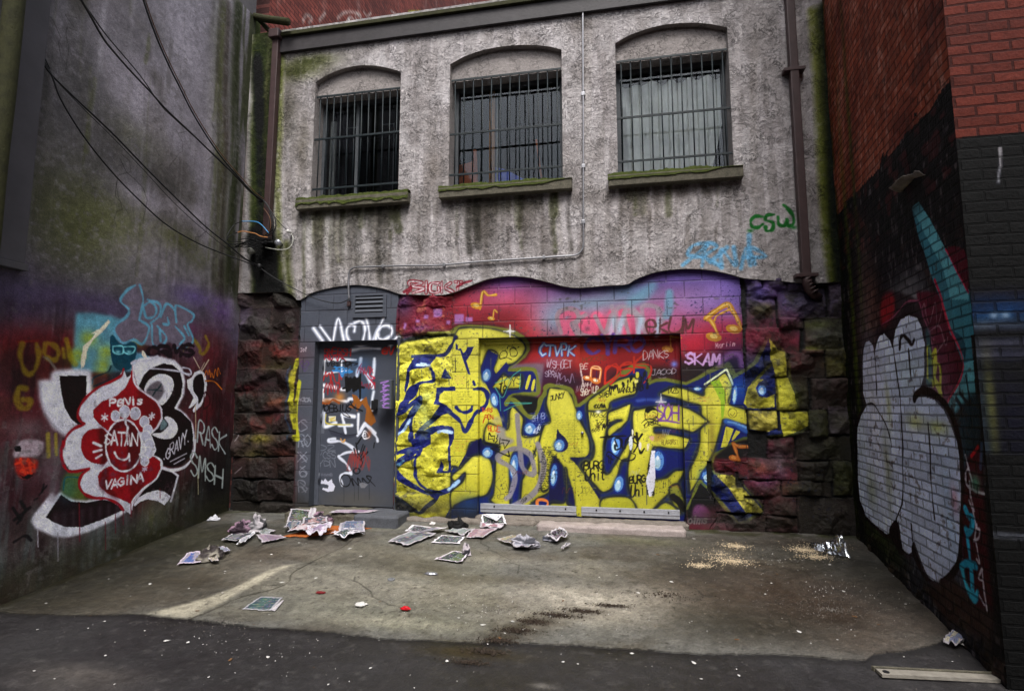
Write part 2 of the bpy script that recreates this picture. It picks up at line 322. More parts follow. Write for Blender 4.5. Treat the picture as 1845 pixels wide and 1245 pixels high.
Y('568 690 640 625 700 560 770 505 870 500 925 560 945 650 930 760 890 850 800 880 680 910 600 950 565 985 560 840 660 745 690 655 600 730', fB)
N_('568 990 680 915 880 872 960 930 1000 975 830 975 830 1085 560 1085', fB, (16, 40, 100), sm=False); cv.blob(845, 915, .14, .12, (40, 96, 168), .6)
# middle letters on the roller door
N_('865 375 1000 410 990 500 930 600 950 760 900 900 1000 975 1090 985 1200 985 1460 990 1450 600 1500 300 1400 90 1220 130', fB, sm=False)
Y('900 215 1065 270 1090 110 1120 65 1215 165 1205 320 1290 335 1375 312 1350 400 1300 510 1240 480 1150 462 1118 500 1095 600 1090 800 1090 985 1000 968 918 905 950 835 965 560 1000 450 990 405 865 375', fB, sm=False)
Y('1350 400 1395 450 1470 470 1470 560 1455 690 1450 825 1330 900 1235 985 1187 985 1200 760 1215 700 1265 600 1305 510', fB, sm=False)
Y('''984 728 990 700 1000 699 1014 701 1024 704 1030 714 1038 736 1048 762 1058 782 1063 800 1062 816 1054 824 1030 826 1040 834 1056 856 1070 878 1082 900 1090 930 1040 930 1034 900 1030 880 1024 860 1012 838 998 822 993 840 990 860 988 880 975 880 970 815 975 782 981 766 992 758''', sm=False)
N_('1522 265 1545 300 1590 340 1618 392 1610 440 1560 470 1500 450 1510 350', fB, NAV)
N_('1495 510 1560 590 1620 700 1660 820 1685 995 1445 995 1450 700', fB, NAV, sm=False)
Y('1590 620 1605 640 1612 800 1606 930 1670 990 1440 995 1470 930 1590 920 1600 760', fB, (176, 178, 50)); 
Ln('1345 990 1345 905 1430 915 1425 990', fB, 3, (226, 130, 60))
N_('1630 520 1710 520 1770 520 1830 470 1845 400 1960 640 1900 900 1700 590', fB, NAV, sm=False)
cv.blob(1058, 845, .1, .12, (150, 150, 60), .7)
Y('''300 20 470 20 470 180 465 270 440 400 432 600 450 662 490 660 530 600 600 480 650 400 700 330 705 440 660 520 600 560 560 700 520 790 470 825 420 830 370 780 300 700 240 610 260 560 330 540 355 430 330 330 308 240''', fD, sm=False)
Y('300 770 350 720 440 662 520 600 600 560 700 545 745 560 735 640 720 700 600 732 500 772 475 840 300 850', fC, sm=False)
Y('480 870 570 830 680 790 668 900 655 935 600 1000 560 1030 520 1060 480 1085 475 1020 540 960 600 935 560 930 500 960 478 985', fC, sm=False)
N_('500 480 540 420 600 330 600 560 560 600 500 640', fD, BLU, a=.0)
Y('''700 110 760 85 860 65 1000 50 1110 50 1220 90 1380 190 1300 260 1240 292 1150 275 1000 250 905 250 890 275 905 300 1000 305 1210 352 1170 442 1050 440 930 428 880 445 850 600 855 690 900 722 1000 700
 1080 640 1162 636 1140 700 1080 790 1000 870 900 970 850 1015 770 1012 700 930 665 800 655 700 662 560 680 470 700 330''', fD, sm=False)
Y('1030 800 1100 760 1140 830 1180 960 1180 1000 1120 990 1060 940', fD, (120, 124, 44)); Ln('1060 870 1120 920 1150 980', fD, 7, BLK)
Y('430 890 660 880 720 1010 440 1010', fD, (170, 170, 40)); Y('940 950 1000 925 1060 950 1130 1030 880 1030', fD, (160, 160, 44))
Y('''1190 710 1210 698 1220 697 1244 704 1266 712 1270 700 1280 690 1306 672 1320 694 1318 708 1314 728 1348 740 1352 766 1308 756 1302 762 1294 788 1284 819 1266 852 1244 886 1242 878 1241 850 1250 830 1260 800
 1262 774 1274 762 1277 759 1264 748 1260 730 1234 723 1220 718''', sm=False)
N_('400 590 480 570 540 700 520 900 500 930 490 760 430 640', fE, (150, 186, 44), sm=False)
cv.blob(1283, 790, .03, .28, (140, 120, 50), .6); cv.blob(1272, 800, .03, .2, (236, 226, 90), .6); cv.blob(1268, 720, .15, .03, (190, 176, 90), .5)
Ln('350 612 545 475 603 612', fE, 1.6, (226, 236, 190), sm=False)
N_('540 990 610 1015 550 1170 495 1180', fE, YEL, sm=False); N_('630 1025 670 1040 610 1110 590 1115', fE, YEL, sm=False)
Ln('545 945 640 975 730 1030', fE, 6, (52, 96, 176), 2.5); Ln('560 950 640 965 720 1000', fE, 2, (120, 170, 226), 1.5)
N_('610 560 700 510 850 400 870 320 915 200 945 400 985 560 990 850 740 850 690 800 610 790 575 780 600 690', fE, BLU, sm=False)
cv.blob(1332, 700, .1, .12, (34, 90, 170), .7)
N_('820 560 740 640 700 780 740 822 850 832 980 815 980 700 900 735 830 720 805 650 830 600 880 570', fE, YEL, sm=False)
N_('917 202 1000 300 1068 320 1090 540 1110 570 1175 820 1140 850 1000 850 990 580 970 480 942 400 935 320', fE, YEL, sm=False)
Ln('780 600 860 520 935 440', fE, 3, OLI); Ln('920 190 1070 330 1110 520 1180 830', fE, 2.5, OLI)
N_('740 850 1000 850 1010 1000 900 1045 750 1010', fE, (206, 194, 80), sm=False); N_('1025 850 1280 850 1290 980 1200 1030 1060 1080 1040 1000', fE, YEL, sm=False)
N_('1320 780 1280 850 1430 860 1440 1000 1180 1080 1100 1080 1290 980', fE, (18, 20, 20), a=.0)
N_('1400 788 1340 792', fE) if 0 else None
N_('430 520 600 530 690 640 745 700 880 860 720 872 640 760 560 640 480 560', fF, (196, 188, 70), sm=False)
N_('330 560 440 520 560 640 720 872 725 935 640 945 560 830 440 700', fF, BLU, sm=False); cv.blob(1272, 862, .07, .09, (40, 110, 190), .7)
N_('250 690 300 600 330 620 440 730 520 840 640 960 200 960 190 830', fF, (16, 12, 16), sm=False)
Ln('190 830 240 720 300 590 330 600 440 710 560 850 650 960', fF, 2.6, (104, 112, 44))
N_('470 340 560 270 700 215 900 205 910 340 650 380 440 380', fF, (22, 12, 18), 2, sm=False)
note(cv, [(PX('655 400 640 340 605 240', fF), 3), (PX('605 240 660 270 760 272', fF), 3.4)], [(1322, 825, 7)], (176, 96, 30), (206, 140, 70))
N_('805 275 870 235 910 280 905 340 850 365 815 350', fF, (128, 72, 150), 1.5); N_('820 390 900 380 950 440 880 450', fF, (116, 60, 120), 3)
N_('240 845 270 800 315 795 375 830 410 900 380 930 250 930', fF, (120, 66, 116), 1.5); cv.blob(1290, 928, .12, .1, (96, 30, 50), .7)
text(cv, 'olms', 1240, 943, 1276, 943, 12, 1.6, (150, 140, 140), a=.8)
N_('0 770 60 700 100 690 140 760 190 960 120 960 100 880', fF, (20, 34, 90)) if 0 else None
# dark lower-right haze beyond the piece, violet near the top
for x, y, rx, ry, c, a in [(1400, 830, .25, .15, (84, 50, 72), .85), (1405, 830, .06, .2, (190, 170, 190), .6), (1385, 870, .2, .1, (100, 60, 110), .7), (1370, 840, .12, .08, (150, 90, 50), .5),
    (1360, 530, .2, .16, (92, 78, 150), .9), (1430, 545, .35, .2, (96, 84, 140), .85), (1510, 540, .2, .2, (96, 86, 130), .85), (1372, 560, .14, .08, (128, 134, 40), .85), (1375, 580, .2, .1, (96, 50, 60), .7),
    (1400, 610, .3, .12, (120, 30, 48), .85), (1430, 610, .1, .06, (196, 40, 70), .8), (1480, 600, .28, .16, (78, 74, 96), .85), (1470, 585, .2, .05, (96, 104, 50), .6), (1465, 628, .12, .03, (120, 128, 40), .8),
    (1450, 655, .25, .12, (92, 52, 54), .85), (1510, 655, .18, .14, (96, 92, 50), .85), (1440, 710, .14, .2, (60, 70, 24), .85), (1500, 710, .25, .15, (84, 66, 56), .85), (1470, 760, .1, .15, (36, 34, 40), .8),
    (1515, 760, .14, .14, (72, 78, 28), .85), (1490, 810, .35, .14, (64, 66, 32), .8), (1510, 860, .25, .18, (60, 60, 30), .8), (1440, 880, .25, .08, (70, 76, 26), .7), (1415, 915, .15, .12, (44, 44, 26), .8),
    (1490, 930, .35, .2, (112, 92, 96), .95), (1330, 945, .45, .07, (96, 84, 92), .8), (1405, 940, .2, .06, (64, 62, 48), .8)]:
    M.blob(x, y, rx, ry, c, a, rough=.35)
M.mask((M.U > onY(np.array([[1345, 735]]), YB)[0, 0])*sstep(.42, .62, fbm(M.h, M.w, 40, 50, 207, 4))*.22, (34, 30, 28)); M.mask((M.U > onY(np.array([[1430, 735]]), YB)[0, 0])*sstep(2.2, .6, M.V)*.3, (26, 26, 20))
N_('760 860 1000 860 1005 1000 900 1040 760 1010', fE, (206, 194, 80), sm=False, a=.9); N_('1030 855 1278 858 1285 975 1200 1030 1060 1060 1040 1000', fE, YEL, sm=False, a=.9)
N_('917 202 1000 300 1068 320 1090 540 1110 570 1175 820 1140 850 1000 850 990 580 970 480 942 400 935 320', fE, YEL, sm=False, a=.7)
M.mask((M.U > onY(np.array([[1345, 735]]), YB)[0, 0])*sstep(.42, .62, fbm(M.h, M.w, 40, 50, 207, 4))*.22, (34, 30, 28)); M.mask((M.U > onY(np.array([[1430, 735]]), YB)[0, 0])*sstep(2.2, .6, M.V)*.3, (26, 26, 20)); M.mask((M.U < onY(np.array([[537, 735]]), YB)[0, 0])*sstep(.35, .6, fbm(M.h, M.w, 40, 60, 209, 4))*.65, (24, 20, 18)) if 0 else None
# highlights: pale eyes and gleams
def eye(x, y, rx, ry, tilt=0.0):
    a = np.linspace(0, 2*math.pi, 16); c, s_ = math.cos(tilt), math.sin(tilt)
    e = np.stack([rx*np.cos(a), ry*np.sin(a)], 1)@np.array([[c, s_], [-s_, c]])
    cv.fill(np.array([x, y])+e*1.25, (26, 60, 150), 2.0, .8, sm=True); cv.fill(np.array([x, y])+e, (92, 142, 206), .8, .95, sm=True)
    cv.fill(np.array([x-.18*rx, y+.2*ry])+e*.62, (172, 204, 220), .6, .95, sm=True); cv.fill(np.array([x-.1*rx, y-.3*ry])+e*.25, WHI, .5, .8, sm=True)
for e in [(877, 676, 7, 11, .15), (891, 720, 6, 12, -.2), (955, 772, 10, 10), (1008, 802, 9, 10), (879, 815, 9, 9), (926, 840, 7, 21, .1), (998, 856, 6, 19, .1), (1044, 748, 5, 8), (1109, 802, 8, 17), (1115, 872, 8, 14, .2),
          (1186, 830, 10, 17), (1257, 700, 7, 4), (1324, 711, 4, 17, .1), (1372, 703, 7, 9), (1275, 860, 8, 12, -.6)]: eye(*e)
for q, w in [('270 440 370 445', 3.2), ('300 425 340 430', 2.4)]: Ln(q, fA, w, (190, 214, 240), 1.5)
for q, w in [('95 1060 150 1010 200 935', 3.4), ('120 1040 205 945', 1.6)]: Ln(q, fA, w, (170, 200, 236), 1.2)
Ln('455 290 500 280 570 295', fB, 3.6, (180, 208, 240), 1.0); Ln('540 810 590 770 630 735', fB, 4, (160, 196, 232), 1.2); Ln('90 590 120 570 150 545', fB, 3, (90, 150, 210), 1.5)
Ln('740 760 850 750 960 765', fC, 3, (60, 80, 160), 3)
for x, y, rx, ry in [(760, 735, .1, .06), (770, 760, .08, .1), (770, 715, .06, .06)]: cv.blob(x, y, rx, ry, (180, 200, 130), .5)
def star(cvs, x, y, r, col):
    p = []
    for k in range(8):
        a = k*math.pi/4; rr = r*(1, .18)[k % 2]*(1.0 if k % 4 == 0 or k % 2 else 1.35)
        p.append((x+rr*math.cos(a), y+rr*math.sin(a)))
    cvs.blob(x, y, r*.004, r*.004, (230, 220, 200), .6); cvs.fill(np.array(p), col, .3)
star(cv, 919, 597, 12, (250, 250, 250)); star(cv, 1191, 724, 13, (196, 196, 204))
# grey and coloured tags over it
N_('1130 430 1300 420 1405 425 1380 620 1370 700 1330 742 1140 742 1110 705 1180 690 1320 690 1345 540 1300 490 1080 480', fA, (128, 116, 128), 1.5, a=.8, sm=False)
Ln('1085 485 1280 475 1330 520 1345 690 1200 700 1110 715 1060 780', fA, 4, OLI, 1)
N_('1075 505 1290 500 1330 545 1325 680 1200 660 1100 690 1050 750 1010 690 1030 520', fA, BLU, sm=False)
Y('930 640 1030 525 1080 545 1195 535 1188 640 1060 655 1030 705 985 650', fA, sm=False); N_('1262 535 1282 545 1252 650 1232 640', fA, YEL); N_('1305 570 1322 580 1305 665 1285 655', fA, YEL)
N_('900 300 985 350 945 470 965 525 1060 410 1085 450 1030 500 930 640 1000 690 1050 760 1010 830 1060 1000 1030 990 990 850 900 650 850 560 833 470', fA, BLU, sm=False)
for e in [(877, 676, 7, 11, .15), (891, 720, 6, 12, -.2)]: eye(*e)
N_('1110 720 1200 710 1350 735 1345 800 1300 870 1250 870 1170 780', fA, (18, 16, 20), 1.5)
Ln('1060 795 1100 750 1150 765 1200 820 1240 885 1300 905 1345 850 1370 750 1410 700 1412 645 1450 622 1550 632 1625 655 1670 710 1692 800', fA, 4.4, OLI, 1.2)
text(cv, 'TOYS', 899, 703, 944, 690, 20, .9, (40, 44, 60), a=.85); text(cv, 'To', 900, 706, 914, 702, 13, 1.2, BLK)
for q in ['960 640 1030 730 1100 560 1190 480', '1050 780 1290 780 1150 800 1040 850', '1190 520 1180 650', '960 600 1080 560', '1010 850 1000 700']: Ln(q, fA, .9, (80, 176, 160), .5, a=.8)
for q, w in [('1160 140 1170 300 1185 450 1200 590 1250 660 1310 660 1300 560 1260 480 1140 440 1010 490 990 540 1100 610 1140 700 1100 850 1060 890', 6), ('1345 400 1395 560 1380 700 1300 850 1100 980', 7)]:
    Ln(q, fB, w, (140, 134, 146), 1.4, a=.92)
N_('970 250 1050 260 1060 330 1130 360 1100 400 1000 400', fB, (156, 150, 152), 1.5, a=.9)
N_('930 170 1000 150 1040 190 960 220', fB, (170, 160, 120), 2, a=.7)
text(cv, 'THIS', 869, 742, 889, 742, 7, 1.0, (176, 50, 28)); text(cv, 'PEN', 873, 755, 889, 755, 7, 1.0, (176, 50, 28)); text(cv, 'I', 869, 762, 874, 762, 6, .9, (176, 50, 28)); text(cv, 'BLUE', 880, 776, 902, 777, 9, 1.0, (196, 80, 30))
Ln('905 300 900 360 935 350 950 380 955 325 925 330 910 300', fB, 1.2, BLK, .4, sm=False); Ln('985 315 980 340', fB, 1.1, BLK); Ln('970 345 980 365 965 385', fB, 1.1, BLK)
Ln('1005 345 1000 400 1035 385 1045 440 1090 370 1020 360', fB, 1.2, BLK, .4, sm=False); Ln('870 395 1000 425 920 440 1080 510', fB, 1.6, BLK, .4, sm=False); Ln('1050 495 1090 512 1080 465', fB, 1.6, BLK, .4, sm=False)
text(cv, 'CTVPK', 973, 641, 1038, 641, 20, 3.4, (60, 96, 190), sm=False); text(cv, 'CTVPK', 973, 641, 1038, 641, 20, 1.7, (196, 214, 240), sm=False)
text(cv, 'CYRO', 1058, 638, 1166, 632, 28, 4.0, (104, 66, 150), soft=1.4)
text(cv, 'WSH', 986, 662, 1012, 664, 13, .7, (200, 190, 206)); text(cv, 'GET', 1010, 664, 1032, 662, 14, .7, (200, 190, 206)); text(cv, 'SPRAY', 982, 678, 1012, 681, 9, .7, (176, 164, 184)); scrawl(cv, 1004, 690, 30, 16, .8, (150, 130, 160), 9, 3)
text(cv, 'BE', 1046, 665, 1060, 664, 9, .7, (206, 190, 180)); text(cv, 'BGS', 1047, 672, 1052, 700, 9, .8, (200, 180, 176)); text(cv, 'AMH', 1048, 699, 1066, 697, 8, .7, (196, 184, 176)); text(cv, 'Sherlup', 1046, 713, 1078, 706, 11, .9, (206, 200, 180))
text(cv, 'DSK', 1092, 690, 1168, 660, 26, 2.0, (196, 50, 30), soft=.7); Ln('450 580 460 490 530 430 560 440 590 500 570 540 500 610', fC, 1.8, (190, 46, 30)); Ln('600 440 700 430 850 440 860 520 800 600', fC, 1.8, (196, 50, 30))
text(cv, 'DANKS', 1160, 648, 1206, 644, 14, .7, (214, 206, 210), jit=1.5); text(cv, 'JACOD', 1174, 676, 1220, 672, 9, .7, (176, 170, 180)); Ln('930 550 960 555 1000 550', fC, .6, (160, 150, 160))
text(cv, 'MOOSE', 1050, 653, 1094, 648, 8, .7, (110, 70, 40)); scrawl(cv, 1140, 622, 40, 16, 1.0, (70, 50, 40), 9, 12, a=.6)
r_ = random.Random(5)
for k in range(34):
    x = r_.uniform(1098, 1168); top = 700-(x-1098)*.55; y = r_.uniform(max(top, 668), 694); M.line([(x, y), (x+1, y+1)], .1, BLK) if 0 else None
    cv.line(np.array([(x, y), (x+r_.uniform(-2, 2), y+r_.uniform(3, 9))]), r_.uniform(1.0, 2.6), (14, 16, 12), .4, sm=False)
text(cv, 'VANGUARD', 1112, 708, 1160, 704, 8, .9, BLK, jit=.6); text(cv, 'SIREN', 1080, 717, 1102, 712, 8, .9, BLK); text(cv, 'JUNKY', 992, 722, 1018, 716, 9, .9, (30, 30, 24), jit=.6)
N_('730 505 755 505 752 550 728 550', fC, YEL); N_('720 570 748 570 745 595 715 600', fC, (226, 220, 120))
text(cv, 'COLAWA', 1070, 735, 1092, 735, 7, .9, (30, 30, 20)); text(cv, 'Mogz', 1064, 752, 1094, 750, 8, .6, (50, 50, 30), jit=1); text(cv, 'Joz', 1072, 768, 1090, 764, 10, .7, (40, 40, 24)); cv.blob(1078, 769, .02, .02, (60, 40, 20), .95)
text(cv, 'MAG', 1086, 774, 1100, 764, 9, 1.0, (20, 20, 30)); text(cv, '666', 1067, 778, 1082, 776, 7, .6, (60, 60, 30))
Ln('410 1090 540 1080 640 1075', fC, 1.8, BLK); Ln('470 1070 450 1150 450 1200', fC, 1.8, BLK); Ln('560 1170 540 1100 600 1110 590 1180 545 1200 540 1160', fC, 1.8, BLK); Ln('590 1110 610 1190', fC, 1.8, BLK)
Ln('630 1190 640 1120 700 1060', fC, 1.8, BLK); Ln('735 1050 745 1150 710 1220', fC, 2.0, BLK); Ln('785 1060 740 1120 720 1080 700 1120 750 1160 770 1230 805 1190', fC, 2.0, BLK)
Ln('520 540 465 500 490 470 560 520 620 550 700 540 725 500 690 480', fD, 1.2, BLK); Ln('485 500 485 570', fD, .9, BLK); Ln('505 500 500 575', fD, .9, BLK)
text(cv, 'BURG', 1054, 846, 1088, 844, 14, 1.5, (24, 24, 20)); text(cv, 'Unit', 1056, 866, 1092, 864, 18, 1.6, (24, 24, 20)); text(cv, 'BURG', 1135, 871, 1164, 868, 12, 1.6, (24, 24, 20)); text(cv, 'Unit', 1137, 895, 1172, 890, 20, 1.5, (30, 30, 20))
text(cv, 'SOH', 1184, 755, 1226, 757, 26, 1.8, (126, 74, 160)); Ln('900 940 1000 940 1120 960', fC, 1.8, (126, 74, 160)); Ln('960 870 980 880 950 890 980 900', fC, .8, (126, 74, 160), sm=False)
for q in ['810 880 820 830 870 815 920 850 920 900 870 950 820 930 810 880', '780 960 830 925 930 940', '830 870 850 865', '880 860 905 870', '850 915 880 925 910 900', '800 980 850 950 950 980']: Ln(q, fC, .9, (30, 28, 22), .4)
N_('812 850 830 822 870 812 925 850 880 845 830 870', fC, (22, 20, 18)); text(cv, 'LARSON', 1162, 770, 1186, 762, 6, .6, (30, 28, 22))
text(cv, 'BLAS0MSI', 1192, 800, 1222, 800, 8, .5, (110, 90, 40)); N_('900 1060 1010 1060 960 1110 900 1130', fC, (150, 110, 50), 2, a=.6)
text(cv, 'DOT', 1204, 708, 1222, 706, 11, .7, (40, 40, 24)); Ln('1040 670 1060 640 1100 660 1105 690 1050 690', fC, .7, (40, 40, 24))
text(cv, 'SKAM', 1236, 655, 1300, 657, 17, 2.4, (190, 150, 200), sm=False, soft=.8); Ln('480 440 540 370 600 340 660 350 690 440', fE, 6, (136, 96, 160), 4, a=.7); text(cv, 'Merlin', 1290, 626, 1325, 624, 7, .6, (220, 180, 190), jit=1)
a_ = np.linspace(0, 6.283, 12); cv.line(np.stack([1320+8*np.cos(a_), 744+8*np.sin(a_)], 1), .7, (120, 110, 40), .4); Ln('580 880 600 895 620 870', fE, .7, (110, 100, 40))
# the bug-eyed doodle on the arch, little writings
for q in ['1000 380 1010 330 1050 310 1070 340 1050 375 1000 380', '1100 350 1095 300 1130 285 1160 320 1150 355 1110 360 1100 350', '1070 290 1080 270 1120 275 1150 290', '1010 385 1060 370 1110 390', '1165 280 1175 275', '955 330 975 320']: Ln(q, fA, .9, (26, 26, 20), .4)
scribble_lines(cv, 996, 757, 1042, 815, 15, (110, 106, 50), .35, .55, 3); scribble_lines(cv, 1020, 775, 1058, 818, 9, (100, 96, 44), .35, .5, 4); scribble_lines(cv, 1014, 826, 1036, 872, 9, (120, 116, 50), .35, .45, 6)
for i in range(27):
    y = 805+i*3.1; x0 = 977+(0 if i < 4 else -2-(max(i-14, 0)*.6)); x1 = x0+(18 if i < 4 else (30 if i < 10 else 16)); scribble_lines(cv, x0, y, x1, y, 1, (16, 16, 10), .75, .95, i, ragged=.05, amp=.7)
scribble_lines(cv, 822, 706, 848, 724, 5, (90, 86, 40), .45, .6, 8); scribble_lines(cv, 818, 678, 840, 690, 4, (214, 150, 120), .6, .5, 9); scribble_lines(cv, 818, 795, 842, 812, 4, (190, 110, 60), .5, .6, 11); scribble_lines(cv, 820, 762, 850, 785, 6, (120, 120, 50), .5, .5, 12)
scribble_lines(cv, 770, 690, 790, 706, 4, (110, 110, 60), .5, .5, 14, -.2); scribble_lines(cv, 1236, 714, 1256, 724, 3, (120, 110, 40), .5, .6, 15); scribble_lines(cv, 1258, 716, 1276, 722, 2, (200, 90, 60), .5, .6, 16); scribble_lines(cv, 1258, 728, 1296, 736, 2, (130, 120, 50), .5, .5, 17)
text(cv, '420', 962, 783, 975, 773, 9, .8, (200, 206, 220)); text(cv, 'SHIB', 960, 760, 984, 752, 9, .6, (170, 180, 220), jit=2); scribble_lines(cv, 954, 745, 986, 764, 6, (150, 160, 210), .5, .6, 18)
for q in ['1920 40', ]: pass
for q in ['1000 700 960 760 1010 830 1000 880', '1120 690 1150 640 1080 560', '1085 830 1060 760', '980 860 1040 850 1040 890 990 890 980 860', '1190 920 1240 850 1300 900 1240 960 1190 920']: Ln(q, fB, .6, (70, 70, 60), .4, a=.7)
text(cv, 'LOVE', 1050, 888, 1074, 888, 9, .5, (130, 126, 50)); text(cv, 'tits', 1194, 880, 1210, 870, 12, .5, (90, 90, 40)); text(cv, 'SUP?', 940, 906, 954, 902, 7, .5, (60, 60, 60))
scribble_lines(cv, 1150, 850, 1180, 880, 5, (120, 116, 50), .4, .5, 31, -.4); scribble_lines(cv, 1190, 880, 1210, 900, 4, (110, 106, 44), .4, .5, 32, .2); scribble_lines(cv, 1096, 742, 1124, 760, 4, (120, 116, 50), .4, .5, 33, -.2); scribble_lines(cv, 1240, 790, 1262, 830, 6, (130, 124, 44), .4, .4, 34); scribble_lines(cv, 906, 850, 920, 900, 6, (110, 106, 44), .4, .4, 35); scribble_lines(cv, 1046, 870, 1064, 900, 5, (110, 106, 44), .4, .4, 36)
for k in range(16): scrawl(cv, r_.uniform(900, 1220), r_.uniform(650, 900), r_.uniform(10, 26), r_.uniform(5, 12), .5, r_.choice([(40, 40, 30), (70, 80, 140), (150, 60, 40), (190, 190, 196)]), r_.randint(6, 11), k+400, a=.6)
for k in range(26):
    x = r_.uniform(735, 1330); y = r_.uniform(640, 880); cv.line(np.array([(x, y), (x+.4, y+r_.uniform(8, 34))]), r_.uniform(.4, .9), r_.choice([(16, 34, 100), (30, 30, 40), (150, 146, 60), (20, 24, 60)]), .4, .75)
# torn white paste-up and its rag
N_('870 460 900 460 902 740 895 790 870 870 848 872 820 740 832 660 850 600', fD, (222, 222, 236), .5, sm=False); N_('895 790 900 860 880 870 870 860', fD, (60, 56, 40), .8, sm=False); N_('840 570 855 590 845 640 830 680', fD, (30, 30, 30), .6)
N_('668 350 690 330 700 400 685 455 670 430', fD, (200, 206, 214), .6); N_('760 380 780 400 770 450 755 430', fD, (214, 206, 190), .8); N_('830 400 850 400 840 460 828 450', fD, (214, 206, 170), .8); N_('690 270 705 280 700 340', fD, (226, 220, 200), .6); N_('850 330 890 330 885 370 860 360', fD, (206, 160, 130), .8); cv.blob(1078, 742, .03, .02, (236, 236, 220), .95)
# writing on the stucco edge of the mural

for k_, c_ in enumerate((M, G)): chip_ = fbm(c_.h, c_.w, 5, 7, 330+k_, 3)*.6+.4*fbm(c_.h, c_.w, 40, 40, 340+k_, 3); c_.mask(sstep(.66, .74, chip_)*(.55 if k_ == 0 else .2), (88, 84, 80)); g_ = c_.c.mean(2, keepdims=True); c_.c[...] = c_.c*.93+g_*.07; vz = sstep(2.0, 2.5, c_.V)[:, :, None]; c_.c[...] = c_.c*(1-.1*vz)-.0; c_.mask(sstep(.70, .78, fbm(c_.h, c_.w, 3, 3, 350+k_, 2)*.7+.3*fbm(c_.h, c_.w, 60, 60, 360+k_, 3))*.6, (16, 24, 60)); c_.c *= (1+.34*(fbm(c_.h, c_.w, 70, 60, 301+k_, 5)-.52))[:, :, None]; c_.c *= (1+.10*(np.random.RandomState(5+k_).rand(c_.h, c_.w)-.5))[:, :, None]
# block joints hold dirt; pale highlights are painted along them
for k in range(-1, 14):
    z = GZ1-.0+k*.2 if k > 0 else GZ1
JZ = [GZ1+.4, GZ1+.2, GZ1]+[GZ1-.2*k for k in range(1, 11)]

# --- grey surround of the steel door
GRW = (80, 84, 94)
PS = PX('538 541 560 529 590 520 620 515 650 514 690 520 722 530 716 560 714 620 712 700 709 780 706 860 704 920 640 918 534 914 536 760')
M.fill(PS, GRW, .8, rough=.03)
for q in [(560, 760, .1, .8), (690, 560, .3, .1), (620, 560, .3, .1)]: M.blob(*q, (90, 92, 100), .35, rough=.5)
MD = Multi(M, D); cv = MD
fX = (540, 560, 6.225); fY = (530, 600, 6.915); fZ = (530, 760, 6.915)
D.mask(np.clip((D.N-.45)*2, 0, 1)*.3, (92, 90, 92)); D.blob(640, 900, .5, .12, (92, 88, 80), .6)
for q in ['170 200 270 340', '240 175 365 345', '385 350 445 90 510 345', '625 235 630 180 590 160 545 200 540 280 570 345', '625 140 690 120 730 150 745 220 720 350', '755 80 785 200 800 345', '955 75 910 180 830 345', '860 350 880 240 940 180 1000 170 1045 210 1030 280 960 325 900 310 885 260', '1110 290 1060 340 1010 400', '580 350 640 385 700 390 770 350', '590 440 720 420 900 425']:
    cv.line(PX(q, fX), 4.4, (190, 196, 216), 2.4, .9); cv.line(PX(q, fX), 1.8, (240, 242, 250), 1.0, .9)
for q, w in [('380 330 370 500', 4), ('365 340 560 330 770 335', 4), ('375 510 560 480 700 480', 3), ('370 650 520 680', 5), ('365 830 360 700', 4), ('590 340 590 540', 3), ('830 320 820 400', 4), ('1000 320 990 500 975 560', 4), ('780 540 800 450 850 460 910 530 980 680', 5), ('990 730 970 850 975 960', 4),
    ('590 700 640 700', 4), ('360 840 480 830 650 850', 4), ('670 850 700 820 860 840', 4), ('370 990 375 1160 520 1120', 5), ('600 1020 750 1040', 5), ('600 1040 640 1245', 3.4), ('800 1010 800 1245 870 1140 900 1140 1010 1245', 4), ('560 1150 720 1150', 4)]:
    D.line(PX(q, fY), w, (200, 206, 222), 1.6, .9); D.line(PX(q, fY), w*.5, (240, 242, 250), .8, .9)
for q, w in [('510 210 440 215 440 245 560 240 650 270 750 340 770 380', 3.4), ('800 370 660 380 570 420 560 440 640 510 690 590 710 650', 3), ('700 640 620 640 575 690 600 790', 3), ('790 170 870 60 910 50 1020 180 1040 240', 3.4), ('620 0 640 130', 3)]:
    D.line(PX(q, fZ), w, (214, 218, 230), 1.2, .95)
D.line(PX('850 170 880 110 940 180 880 210 850 170', fZ), 1.4, (226, 228, 236)); text(D, 'A', 654, 788, 662, 788, 9, .9, (220, 222, 230))
D.fill(PX('340 720 365 740 385 705 420 745 470 710 475 750 510 800 490 860 420 870 350 840 360 820 420 830 430 790 400 775 330 770', fZ), (206, 206, 220), .6, sm=False)
RDD = (176, 44, 40)
text(D, 'SMERSH', 584, 640, 634, 640, 12, 1.4, RDD, jit=1); text(D, 'ev', 690, 638, 712, 638, 14, 2, (190, 50, 34)); text(M, 'eV', 688, 640, 714, 640, 15, 2.4, (190, 50, 34))
for k, (x, y, w_, h_) in enumerate([(582, 690, 34, 20), (584, 712, 30, 26), (584, 650, 38, 12), (645, 676, 26, 18), (650, 700, 26, 12)]): scrawl(D, x, y, w_, h_, 1.3, (RDD, (150, 40, 44), (190, 40, 60))[k % 3], 11, k+40)
D.line(PX('840 380 820 430 870 480 930 560 1000 640 960 590 1000 560 940 520 980 450', fY), 1.4, (196, 36, 66))
D.blob(650, 660, .16, .12, (60, 96, 140), .5); D.blob(652, 705, .12, .14, (56, 90, 130), .5); D.line(PX('480 470 560 480 600 540 620 480 640 490 720 480', fY), 2.2, (60, 130, 190)); text(D, 'JKEOI', 600, 668, 634, 672, 7, 1.6, (60, 130, 190))
